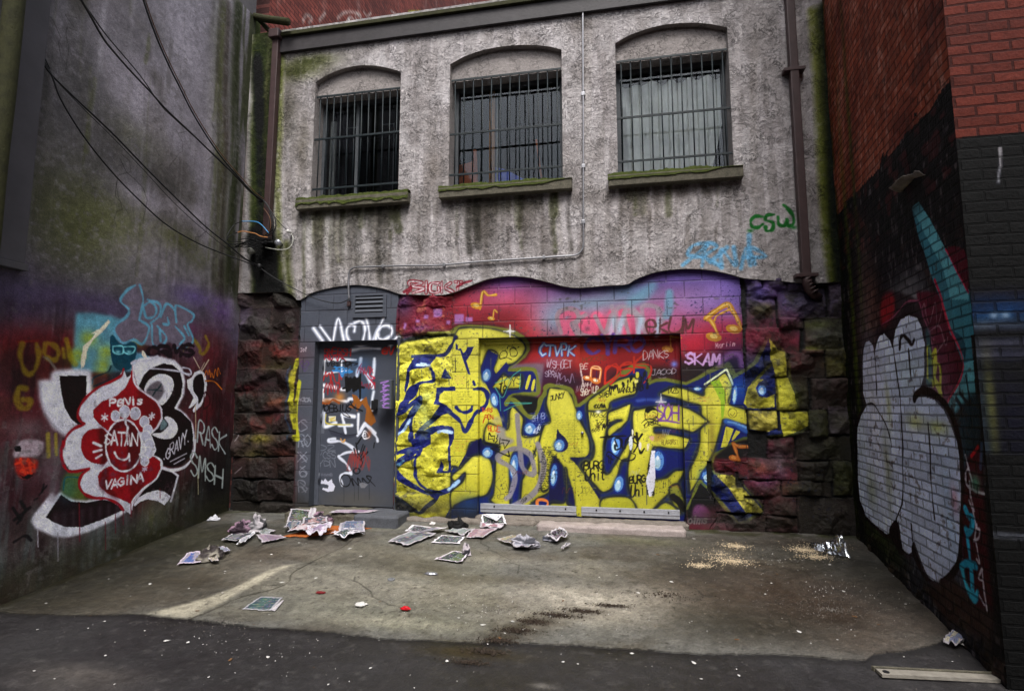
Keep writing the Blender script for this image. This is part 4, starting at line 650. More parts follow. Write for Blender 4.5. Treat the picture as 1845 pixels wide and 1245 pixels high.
RF('570 250 610 260 620 640 570 600', fr1, (30, 90, 92), 2, a=.6); RL('585 360 590 580', fr1, 2.6, (186, 184, 34)); RL('650 380 640 560 690 700', fr1, 2.6, (186, 184, 34))
# the big white bubble letters
BW, OUT = (204, 214, 246), (36, 22, 28)
sh1 = '100 480 105 380 120 320 150 310 175 340 190 400 205 330 225 275 260 255 300 300 330 380 335 300 350 220 390 150 450 118 510 140 545 210 565 330 565 560 540 640 500 730 560 725 640 750 710 830 760 940 810 1080 825 1245 850 1500 840 1800 820 2000 760 2085 690 2125 600 2080 540 1960 490 1800 470 1880 440 1900 400 1860 370 1650 330 1740 280 1750 200 1690 130 1620 80 1500 62 1300 62 960 90 860 130 790 105 700'
P_ = PX(sh1, fr1); R.line(np.vstack([P_, P_[:1]]), 7, OUT, 1.2, .95); R.fill(P_, BW, .9, sm=False, rough=.1)
R.mask(np.clip((R.N-.45)*3, 0, 1)*0, BW)
for x, y, rx, ry, c, a in [(1570, 700, .25, .8, (176, 172, 184), .5), (1700, 860, .3, .9, (150, 164, 190), .6), (1640, 850, .3, .9, (156, 166, 190), .5), (1600, 850, .08, .4, (120, 124, 84), .5), (1570, 880, .15, .2, (110, 116, 70), .5), (1650, 760, .15, .06, (176, 182, 90), .6), (1600, 730, .06, .2, (170, 176, 110), .5), (1690, 770, .14, .05, (176, 184, 80), .6), (1640, 670, .3, .2, (176, 200, 212), .5), (1715, 930, .08, .3, (150, 180, 214), .5), (1720, 900, .05, .1, (190, 110, 130), .5)]: R.blob(x, y, rx, ry, c, a, rough=.6)
RL('330 380 350 520 375 700 390 900 400 1100 405 1300 400 1480 385 1560 350 1640', fr1, 2.2, OUT, .6); RL('190 400 200 560 207 710', fr1, 1.8, OUT, .6); RL('445 370 450 480 460 600', fr1, 2.2, OUT, .6); RL('380 365 385 290 410 270 440 300 470 335 490 300', fr1, 3.4, OUT, .6)
RL('590 920 600 1050 610 1300 640 1640', fr1, 2.0, OUT, .6); RL('130 780 180 780 220 840 270 930 310 1040 318 1100', fr1, 1.6, OUT, .6); RL('490 740 500 715 540 680 600 690 680 740 760 850 810 1000 840 1200', fr1, 6, OUT, .8)
RL('825 0 850 300 845 600 830 850 780 960 690 1040', fr2, 5, OUT, .8); RL('470 600 475 720', fr2, 2, OUT); RF('350 560 370 640 400 780 420 800 380 820 300 660', fr2, OUT, .8); RF('480 720 500 800 560 960 620 1020 560 1000 470 820', fr2, OUT, .8)
# reds, blues and white scrawl near the corner
RF('880 100 980 0 1000 300 1080 1240 950 1240 860 900 850 500', fr2, (66, 20, 32), 2, sm=False, rough=.3); RF('780 1000 950 1200 1080 1245 1080 1500 700 1300 560 1080', fr2, (58, 44, 42), 3, sm=False, rough=.4)
RL('870 480 900 540 930 560 920 640 890 660 880 640', fr2, 5, (50, 150, 184), 1.2, sm=True); RL('890 700 910 880 920 1100 930 1170', fr2, 4, (50, 150, 184), 1.2); RL('840 920 880 890 950 910', fr2, 5, (50, 150, 184), 1.2); RL('845 930 870 1040 930 1160 960 1100', fr2, 4, (60, 160, 190), 1.2)
for q in ['865 80 890 180 920 280 930 340 1010 370', '920 340 880 300 870 220 890 180', '900 280 910 380 940 500 900 420', '930 500 960 620 980 640 975 700 940 720', '945 720 960 600', '950 700 980 880 960 860', '1000 930 970 1000 1000 1020', '1000 940 1010 1100 1030 1240', '970 1130 1010 1200']: RL(q, fr2, 1.5, (190, 186, 200), .6, a=.9)
R.blob(1758, 870, .06, .06, (80, 130, 110), .9); RL('960 20 910 90', fr2, 3, (150, 30, 40)); RL('990 0 980 180', fr2, 3, (70, 100, 130), a=.6)
R.blob(1650, 345, .2, .15, (22, 20, 24), .8, rough=.5)
for x, y, rx, ry, c, a in [(1545, 640, .12, .5, (90, 40, 60), .5), (1600, 540, .35, .12, (110, 40, 60), .5), (1700, 640, .1, .3, (110, 24, 40), .5), (1745, 900, .1, .5, (96, 24, 44), .5), (1680, 1080, .4, .12, (84, 40, 50), .5)]: R.blob(x, y, rx, ry, c, a*.0)
R.mask(sstep(.62, .72, fbm(R.h, R.w, 5, 6, 225, 3)*.55+.45*fbm(R.h, R.w, 30, 30, 227, 3))*.5, (60, 44, 40))
# --- brick face towards the alley
h, w = NW.h, NW.w; e2 = 3.255+.02*(vnoise(h, w, 3, 9, 6)-.5)
NW.mask((NW.V > e2).astype(np.float32), (90, 46, 38)); NW.blob(1790, 560, .35, .10, (22, 66, 112), .7, rough=.4); NW.blob(1800, 586, .2, .04, (100, 102, 110), .6, rough=.5)
for x in (1793, 1814): NW.blob(x, 567, .025, .02, (140, 156, 176), .7)
for y, c, a in [(618, (96, 96, 108), .6), (640, (84, 84, 96), .6), (600, (14, 14, 18), .8), (660, (14, 14, 18), .8)]: NW.blob(1800, y, .35, .03, c, a)
NW.blob(1790, 740, .03, .3, (120, 118, 56), .6); NW.blob(1768, 760, .05, .4, (70, 90, 100), .45); NW.blob(1830, 760, .1, .4, (22, 24, 50), .5); NW.line(PX('1804 265 1806 300'), 1.4, (170, 166, 170), .6, .8); NW.line(PX('1803 300 1801 328'), 1.2, (150, 150, 156), .6, .8); NW.line(PX('1812 850 1824 872'), 1.4, (150, 150, 150), .6)
NW.mask((NW.V < 1.3)*.9, (16, 16, 18)); NW.line(PX('1770 963 1845 968'), 3.0, (70, 72, 78), .8)

# ================================================================== stucco
YS = YB-0.05
S = Canvas(XL, 2.402, 2.7, 6.72, 0.008, lambda p: onY(p, YS), (168, 163, 163), 61)
h, w = S.h, S.w
st = fbm(h, w, 110, 9, 62, 5); bl = fbm(h, w, 60, 60, 63, 5); st2 = fbm(h, w, 150, 14, 64, 5)
S.mask(sstep(.5, .7, bl)*.4, (130, 124, 121)); S.mask(sstep(.53, .7, st)*.55, (196, 190, 192)); S.mask(sstep(.56, .74, st2)*.3, (112, 106, 103)); S.mask(sstep(.55, .72, fbm(h, w, 40, 30, 67, 4))*.3, (108, 102, 100)); S.mask(sstep(.55, .72, fbm(h, w, 70, 40, 69, 4))*.4, (200, 196, 198))
for x, y, rx, ry, c, a in [(640, 380, .5, .1, (44, 46, 24), .9), (600, 420, .25, .3, (72, 74, 56), .7), (660, 400, .25, .25, (76, 74, 68), .75), (700, 390, .2, .2, (66, 64, 58), .6), (575, 400, .12, .3, (104, 108, 66), .6), (900, 370, .5, .12, (64, 62, 48), .9), (870, 400, .2, .35, (86, 80, 76), .85), (940, 400, .35, .25, (96, 90, 86), .75), (980, 440, .15, .2, (104, 98, 94), .6),
    (1120, 350, .2, .1, (90, 84, 76), .7), (1200, 345, .6, .08, (104, 96, 90), .7), (1160, 380, .3, .2, (120, 112, 106), .6), (780, 300, .12, .3, (112, 104, 98), .6), (530, 130, .4, .12, (60, 66, 24), .9), (560, 110, .35, .1, (56, 62, 22), .8), (520, 200, .12, .5, (96, 92, 84), .8), (545, 260, .1, .4, (104, 98, 88), .7), (520, 330, .06, .3, (120, 114, 110), .6), (600, 140, .15, .05, (110, 106, 96), .6), (1050, 45, .2, .1, (110, 104, 100), .7),
    (640, 470, .5, .12, (110, 106, 98), .6), (1400, 450, .3, .3, (130, 124, 122), .4)]: S.blob(x, y, rx, ry, c, a, rough=.55)
for x, y, y2, c, w_, a in [(590, 395, 500, (190, 186, 186), 7, .7), (608, 400, 470, (150, 150, 110), 5, .6), (560, 400, 500, (186, 182, 182), 6, .6), (740, 360, 470, (176, 170, 170), 5, .6), (935, 360, 430, (206, 200, 202), 4, .7), (905, 380, 470, (170, 164, 160), 1.5, .6), (820, 360, 480, (176, 170, 168), 5, .6), (1010, 350, 440, (170, 164, 160), 5, .5), (1060, 60, 480, (176, 170, 166), 9, .35), (1260, 340, 400, (192, 186, 188), 5, .6), (1290, 335, 400, (190, 184, 186), 5, .5), (1215, 350, 420, (184, 178, 178), 4, .5), (1330, 60, 300, (184, 178, 178), 8, .5), (1360, 60, 400, (150, 144, 140), 8, .4),
    (512, 130, 330, (170, 164, 160), 4, .6), (535, 300, 500, (176, 170, 168), 6, .5), (680, 360, 500, (120, 114, 108), 7, .5), (1430, 120, 480, (176, 170, 172), 5, .5)]:
    S.line(np.array([(x, y), (x-3, (y+y2)/2), (x+1, y2)]), w_, c, 3, a, rough=.5)
# moss and wet black at both corners
for q, w_, c, a in [('432 40 436 200 440 330 430 500', 14, (120, 116, 112), .7), ('470 60 468 180 466 330 470 440 470 540', 26, (44, 54, 16), .92), ('462 110 466 160 470 230', 15, (12, 16, 8), .95), ('490 80 484 160 478 260 470 420', 8, (74, 72, 26), .7), ('470 440 486 500 492 545', 34, (14, 16, 10), .95), ('516 440 520 500 524 545', 9, (60, 66, 22), .8), ('460 240 462 340 456 420', 10, (58, 68, 22), .8), ('440 230 432 400 426 520', 7, (70, 50, 44), .6), ('448 240 446 400 442 500', 5, (160, 156, 160), .6),
    ('1470 20 1480 150 1488 300 1496 400 1510 520', 9, (96, 100, 40), .7), ('1494 20 1500 200 1506 350 1520 520', 22, (26, 32, 12), .95), ('1480 60 1488 250 1498 380', 6, (60, 66, 24), .8), ('1516 430 1528 520', 14, (96, 104, 30), .9), ('1528 200 1534 400 1536 500', 5, (80, 92, 24), .9)]:
    S.line(PX(q), w_, c, 9, a, rough=.45)
for k in range(26):
    x = 540+k*30+(k*13) % 17; y = 395+(k*29) % 50 if x < 1350 else 440; S.line(np.array([(x, y-20), (x-2, y+20), (x+1, y+60)]), 2.5+(k % 3)*1.6, ((186, 180, 180), (96, 90, 84))[k % 2], 3, .4, rough=.8)
S.line(PX('464 90 466 180 468 270 470 360 472 440'), 12, (14, 18, 8), 6, .8, rough=.6); S.line(PX('488 90 484 200 478 300 474 430'), 7, (36, 44, 14), 5, .8, rough=.6); S.line(PX('470 430 480 490 490 548'), 42, (10, 12, 8), 8, .9, rough=.25); S.line(PX('1502 10 1508 150 1512 300 1524 500'), 20, (20, 26, 10), 8, .85, rough=.4)
S.blob(470, 85, .16, .1, (50, 62, 18), .9, rough=.3); S.blob(500, 70, .25, .12, (40, 44, 18), .8, rough=.4)
[S.line(PX(q, (1000, 0, 2.394)), 3.4, (34, 108, 46), 1.2) for q in ('895 936 865 934 845 952 850 978 875 982 896 968', '945 926 915 930 908 950 940 962 936 992 912 996 908 980', '962 936 966 968 990 974 1000 946 1006 974 1028 966 1026 930 1000 896 985 884')]; S.blob(1352, 416, .03, .02, (36, 110, 48), .9); S.blob(1430, 410, .03, .02, (36, 110, 48), .9)
for q in ['1230 478 1262 452 1275 440 1250 442 1240 460 1270 462', '1265 480 1272 440 1292 445 1270 462 1296 478', '1300 482 1300 450 1325 478 1322 446', '1335 484 1344 448 1352 478', '1340 464 1380 462 1350 446 1360 476', '1350 424 1350 450 1358 466', '1280 472 1310 446']: S.line(PX(q), 4.2, (112, 172, 212), 2.2, .85, rough=.35)
for q in ['740 524 738 508 760 510 742 516 764 520 744 528', '768 528 768 508', '790 510 776 512 776 526 790 526 790 518', '796 508 796 528', '812 510 802 518 816 526', '820 508 832 508', '826 508 824 526']:
    S.line(PX(q), 4.4, (140, 30, 44), .8, .85); S.line(PX(q), 1.7, (206, 196, 200), .5, .95)
S.line(PX('728 526 740 518 734 528'), 4, (140, 34, 50), .8, .8); S.line(PX('822 518 836 510 850 506'), 2.6, (140, 34, 50), .8, .8)
r_ = random.Random(5)
for (xa, xb, yy) in ((540, 725, 385), (795, 1028, 358), (1100, 1338, 332)):
    for k in range(26):
        x = xa+(xb-xa)*r_.random(); L_ = r_.uniform(30, 130)*(1.2 if xa < 1000 else .6); S.line(np.array([(x, yy-(x-xa)*.12), (x-2+r_.uniform(-2, 2), yy+L_*.5-(x-xa)*.12), (x+r_.uniform(-3, 3), yy+L_-(x-xa)*.12)]), r_.choice([2, 4, 7, 10]), r_.choice([(52, 50, 44), (70, 66, 58), (60, 64, 36), (84, 80, 76)]) if r_.random() < .75 else (196, 190, 192), 4, r_.uniform(.25, .6), rough=.8)
for k in range(30):
    x = r_.uniform(510, 1420); y = r_.uniform(60, 440); S.line(np.array([(x, y), (x+r_.uniform(-2, 2), y+r_.uniform(30, 110))]), r_.choice([2, 4, 8]), r_.choice([(206, 202, 204), (110, 104, 100), (196, 190, 190)]), 4, .35, rough=.8)
S.line(PX('508 100 504 220 500 330 505 500'), 9, (96, 104, 40), 6, .6, rough=.8); S.line(PX('1462 20 1474 200 1486 400 1500 515'), 8, (104, 112, 36), 6, .6, rough=.8); S.line(PX('1520 20 1528 200 1534 400 1538 515'), 6, (84, 100, 22), 4, .8, rough=.5)
S.c *= (1+.1*(np.random.RandomState(9).rand(S.h, S.w)-.5))[:, :, None]

# ================================================================== floor
F = Canvas(-4.95, 4.4, 1.9, YB+.12, 0.009, lambda p: onF(p), (99, 98, 94), 71)
h, w = F.h, F.w
n1, n2, n3 = fbm(h, w, 50, 80, 72, 5), fbm(h, w, 6, 6, 73, 3), fbm(h, w, 14, 40, 74, 4)
F.mask(sstep(.5, .75, n1)*.6, (74, 68, 60)); F.mask(sstep(.5, .75, fbm(h, w, 30, 110, 76, 5))*.5, (134, 128, 116)); F.mask(sstep(.55, .75, fbm(h, w, 24, 60, 78, 5))*.45, (66, 60, 52))
for x, y, rx, ry, c, a in [(200, 1040, .8, .5, (46, 44, 34), .9), (300, 980, .8, .4, (44, 44, 32), .9), (400, 960, .6, .3, (50, 48, 36), .85), (120, 1080, .6, .25, (58, 54, 44), .8), (350, 1050, .5, .3, (66, 60, 50), .8), (480, 1000, .5, .3, (84, 76, 66), .7), (260, 1080, .5, .15, (76, 70, 60), .6),
    (600, 1090, .5, .2, (120, 118, 106), .6), (720, 1120, .6, .12, (116, 118, 96), .6), (800, 1080, .5, .2, (126, 120, 108), .5), (1050, 1080, .5, .2, (150, 144, 132), .7), (1120, 1100, .35, .2, (160, 154, 140), .7), (1000, 1110, .5, .12, (150, 144, 130), .7), (1060, 1030, .3, .2, (130, 124, 112), .6), (960, 1060, .3, .15, (120, 114, 104), .5),
    (1250, 1060, .5, .5, (74, 66, 58), .8), (1400, 1060, .8, .6, (62, 52, 44), .85), (1500, 1100, .6, .5, (58, 48, 40), .85), (1450, 980, .6, .2, (60, 52, 44), .8), (1560, 1160, .3, .15, (84, 74, 66), .6), (1640, 1120, .2, .2, (100, 90, 82), .6), (1150, 975, .5, .12, (92, 92, 70), .6), (640, 950, .5, .1, (86, 86, 66), .5), (880, 960, .5, .1, (92, 86, 76), .6),
    (1100, 960, .4, .05, (120, 112, 104), .7), (900, 1000, .6, .15, (98, 90, 78), .5)]: F.blob(x, y, rx, ry, c, a, rough=.5)
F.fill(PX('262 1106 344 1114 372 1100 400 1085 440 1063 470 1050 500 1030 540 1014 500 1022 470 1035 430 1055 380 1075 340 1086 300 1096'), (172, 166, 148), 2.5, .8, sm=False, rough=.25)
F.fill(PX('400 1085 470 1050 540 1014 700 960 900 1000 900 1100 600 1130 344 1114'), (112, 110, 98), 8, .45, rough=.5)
F.line(PX('344 1114 380 1100 430 1077 490 1062 520 1048 530 1030 590 1000 620 985 640 968 660 955'), 1.2, (50, 46, 38), .8, .85, rough=.3); F.line(PX('480 1056 560 1050'), .8, (60, 58, 50), .6, .5); F.line(PX('1050 1004 1200 992 1330 985'), .8, (70, 66, 58), .6, .5)
for q in ['470 1054 512 1055', '486 1045 520 1046']: F.line(PX(q), .8, (60, 58, 50), .5, .7)
for x, y, rx, ry in [(1100, 1092, .16, .04), (1060, 1100, .16, .05), (1010, 1108, .16, .05), (970, 1120, .15, .06), (935, 1135, .15, .06), (905, 1150, .14, .06), (880, 1170, .16, .07), (850, 1192, .16, .07), (820, 1205, .12, .05)]: F.blob(x, y, rx, ry, (46, 40, 34), .75, rough=.9)
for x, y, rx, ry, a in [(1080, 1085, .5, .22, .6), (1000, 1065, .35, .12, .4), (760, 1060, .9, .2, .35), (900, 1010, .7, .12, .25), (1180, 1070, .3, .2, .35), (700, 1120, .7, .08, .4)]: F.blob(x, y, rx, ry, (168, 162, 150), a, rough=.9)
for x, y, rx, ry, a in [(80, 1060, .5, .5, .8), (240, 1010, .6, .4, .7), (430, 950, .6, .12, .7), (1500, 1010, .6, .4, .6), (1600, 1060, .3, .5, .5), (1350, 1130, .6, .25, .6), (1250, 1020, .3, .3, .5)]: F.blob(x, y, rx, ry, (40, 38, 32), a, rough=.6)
r_ = random.Random(21)
for x, y, n_ in ((860, 960, 16), (1180, 1010, 14), (1400, 1080, 10), (640, 1040, 9)):
    p_ = [(x, y)]
    for _ in range(n_): p_.append((p_[-1][0]+r_.uniform(-4, 14), p_[-1][1]+r_.uniform(1, 9)))
    F.line(np.array(p_), .9, (40, 38, 34), .5, .75, sm=False, rough=.6)
# asphalt of the alley
by = onF(PX('0 1103 22 1104 120 1108 250 1107 344 1115 450 1128 600 1140 700 1150 800 1155 900 1158 1050 1163 1150 1170 1250 1178 1400 1180 1500 1188 1560 1190 1572 1180 1600 1176 1640 1172 1690 1160 1720 1140 1745 1120 1790 1120 1845 1120'))
bx = by[:, 0]; o_ = np.argsort(bx); bx, byy = bx[o_], by[o_, 1]
def yedge(x): return np.interp(x, bx, byy)
YEDGE = yedge(F.U[0])+.014*(vnoise(1, w, 4, 5, 88)[0]-.5)
asph = (F.V < YEDGE[None, :]).astype(np.float32)
F.mask(asph*(1-.0*n1), (50, 48, 49)); F.mask(asph*sstep(.5, .75, n1)*.5, (46, 43, 42)); F.mask(asph*sstep(.62, .85, n2)*.45, (84, 82, 80)); n4 = fbm(h, w, 2.5, 3, 79, 2); F.mask((1-asph)*sstep(.72, .95, n4)*.3, (164, 158, 148)); F.mask((1-asph)*sstep(.3, .1, n4)*.6, (46, 42, 38))
for x, y, rx, ry, c, a in [(150, 1215, .4, .12, (104, 98, 92), .6), (850, 1175, .3, .08, (60, 48, 22), .7), (980, 1235, .08, .03, (140, 136, 128), .7), (120, 1240, .4, .1, (96, 92, 88), .5)]: F.blob(x, y, rx, ry, c, a, rough=.6)
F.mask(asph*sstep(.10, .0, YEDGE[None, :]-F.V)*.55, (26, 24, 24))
F.c *= (1+.2*(np.random.RandomState(6).rand(h, w)-.5))[:, :, None]; F.c *= (1+.26*(fbm(h, w, 5, 6, 80, 3)-.5))[:, :, None]
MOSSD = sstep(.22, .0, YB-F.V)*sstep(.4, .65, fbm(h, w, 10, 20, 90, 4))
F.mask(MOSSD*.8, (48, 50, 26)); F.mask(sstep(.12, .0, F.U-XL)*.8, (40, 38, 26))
# ------------------------------------------------------------------ materials
def new_mat(name):
    m = bpy.data.materials.new(name); m.use_nodes = True; nt = m.node_tree; nt.nodes.clear()
    o = nt.nodes.new('ShaderNodeOutputMaterial'); b = nt.nodes.new('ShaderNodeBsdfPrincipled'); nt.links.new(b.outputs[0], o.inputs[0])
    return m, nt, b
def mth(nt, op, a, b=None, c=None):
    n = nt.nodes.new('ShaderNodeMath'); n.operation = op
    for i, v in enumerate((a, b, c)):
        if v is None: continue
        if isinstance(v, (int, float)): n.inputs[i].default_value = v
        else: nt.links.new(v, n.inputs[i])
    return n.outputs[0]
def mixc(nt, f, a, b, mode='MIX'):
    n = nt.nodes.new('ShaderNodeMix'); n.data_type = 'RGBA'; n.blend_type = mode
    for i, v in ((0, f), (6, a), (7, b)):
        if isinstance(v, (int, float)): n.inputs[i].default_value = v
        elif isinstance(v, tuple): n.inputs[i].default_value = v if len(v) == 4 else v+(1,)
        else: nt.links.new(v, n.inputs[i])
    return n.outputs[2]
def noise(nt, co, scale, detail=4, rough=.6, dist=0.0):
    n = nt.nodes.new('ShaderNodeTexNoise'); n.inputs['Scale'].default_value = scale; n.inputs['Detail'].default_value = detail; n.inputs['Roughness'].default_value = rough; n.inputs['Distortion'].default_value = dist
    nt.links.new(co, n.inputs['Vector']); return n.outputs[0]
def ramp(nt, f, lo, hi):
    n = nt.nodes.new('ShaderNodeMapRange'); nt.links.new(f, n.inputs[0]); n.inputs[1].default_value = lo; n.inputs[2].default_value = hi; return n.outputs[0]
def srgb(c): 
    return tuple(((v/255)/12.92 if v/255 <= .04045 else (((v/255)+.055)/1.055)**2.4) for v in c)
def mat(name, col=None, rough=.8, var=.12, vs=30, bumps=(), brick=None, spec=.3, metal=0.0, wet=None, stucco=0, fine=None, bvar=.3):
    """col None: colours come from the painted attribute; bumps: (scale, distance, detail)"""
    m, nt, b = new_mat(name)
    tc = nt.nodes.new('ShaderNodeTexCoord'); co = tc.outputs['Object']
    if col is None:
        a = nt.nodes.new('ShaderNodeAttribute'); a.attribute_name = 'paint'; base = a.outputs['Color']
    else:
        rg = nt.nodes.new('ShaderNodeRGB'); rg.outputs[0].default_value = srgb(col)+(1,); base = rg.outputs[0]
    nz = noise(nt, co, vs, 6, .65); f = ramp(nt, nz, .3, .7); v = mth(nt, 'MULTIPLY_ADD', f, 2*var, 1-var)
    cx = nt.nodes.new('ShaderNodeCombineColor')
    for i in range(3): nt.links.new(v, cx.inputs[i])
    base = mixc(nt, 1.0, base, cx.outputs[0], 'MULTIPLY')
    if fine:
        g = ramp(nt, noise(nt, co, fine[0], 2, .5), .35, .65); v2 = mth(nt, 'MULTIPLY_ADD', g, 2*fine[1], 1-fine[1]); c2 = nt.nodes.new('ShaderNodeCombineColor')
        for i in range(3): nt.links.new(v2, c2.inputs[i])
        base = mixc(nt, 1.0, base, c2.outputs[0], 'MULTIPLY')
    height = None
    def add(hh, d):
        nonlocal height
        t = mth(nt, 'MULTIPLY', hh, d); height = t if height is None else mth(nt, 'ADD', height, t)
    if brick:
        bw, bh, ms, along = brick
        sp = nt.nodes.new('ShaderNodeSeparateXYZ'); nt.links.new(co, sp.inputs[0]); cb = nt.nodes.new('ShaderNodeCombineXYZ')
        wob = noise(nt, co, 9, 2); wx = mth(nt, 'MULTIPLY_ADD', wob, .012, -.006)
        nt.links.new(mth(nt, 'ADD', sp.outputs[along], wx), cb.inputs[0]); nt.links.new(mth(nt, 'ADD', sp.outputs[2], wx), cb.inputs[1])
        br = nt.nodes.new('ShaderNodeTexBrick'); nt.links.new(cb.outputs[0], br.inputs['Vector']); br.inputs['Scale'].default_value = 1.0
        br.inputs['Brick Width'].default_value = bw; br.inputs['Row Height'].default_value = bh; br.inputs['Mortar Size'].default_value = ms; br.inputs['Mortar Smooth'].default_value = .35; br.inputs['Bias'].default_value = 0.0
        br.inputs['Color1'].default_value = (1+bvar, 1+bvar, 1+bvar*.9, 1); br.inputs['Color2'].default_value = (1-bvar, 1-bvar, 1-bvar, 1); br.inputs['Mortar'].default_value = (.42, .42, .42, 1)
        base = mixc(nt, 1.0, base, br.outputs['Color'], 'MULTIPLY'); add(br.outputs['Fac'], -.008)
        add(noise(nt, cb.outputs[0], 25, 5), .004)
    if stucco:
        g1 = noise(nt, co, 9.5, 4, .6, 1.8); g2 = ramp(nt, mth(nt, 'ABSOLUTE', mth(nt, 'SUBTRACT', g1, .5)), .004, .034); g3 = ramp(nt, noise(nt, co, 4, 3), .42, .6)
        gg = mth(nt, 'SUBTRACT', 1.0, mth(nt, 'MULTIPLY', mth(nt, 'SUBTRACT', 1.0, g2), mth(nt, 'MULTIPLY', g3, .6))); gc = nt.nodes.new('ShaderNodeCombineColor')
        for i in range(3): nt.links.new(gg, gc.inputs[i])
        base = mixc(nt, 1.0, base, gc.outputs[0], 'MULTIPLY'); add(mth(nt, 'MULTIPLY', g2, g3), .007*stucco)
        wv = noise(nt, co, 7.5, 3, .55, 1.6); pl = ramp(nt, wv, .47, .515); pl.node.interpolation_type = 'SMOOTHSTEP'; add(pl, .0045*stucco)
        wv2 = noise(nt, co, 17, 3, .55, 2.2); pl2 = ramp(nt, wv2, .5, .545); pl2.node.interpolation_type = 'SMOOTHSTEP'; add(pl2, .0032*stucco)
        add(noise(nt, co, 60, 5, .7), .0035*stucco); add(noise(nt, co, 170, 3, .7), .0015*stucco)
    for s_, d_, de in bumps: add(noise(nt, co, s_, de, .65), d_)
    if height is not None:
        bp = nt.nodes.new('ShaderNodeBump'); bp.inputs['Distance'].default_value = 1.0; bp.inputs['Strength'].default_value = 1.0; nt.links.new(height, bp.inputs['Height']); nt.links.new(bp.outputs[0], b.inputs['Normal'])
    nt.links.new(base, b.inputs['Base Color'])
    if wet: 
        rr = ramp(nt, noise(nt, co, wet[0], 4), .35, .65); nt.links.new(mth(nt, 'MULTIPLY_ADD', rr, wet[2]-wet[1], wet[1]), b.inputs['Roughness'])
    else: b.inputs['Roughness'].default_value = rough
    b.inputs['Specular IOR Level'].default_value = spec; b.inputs['Metallic'].default_value = metal
    return m
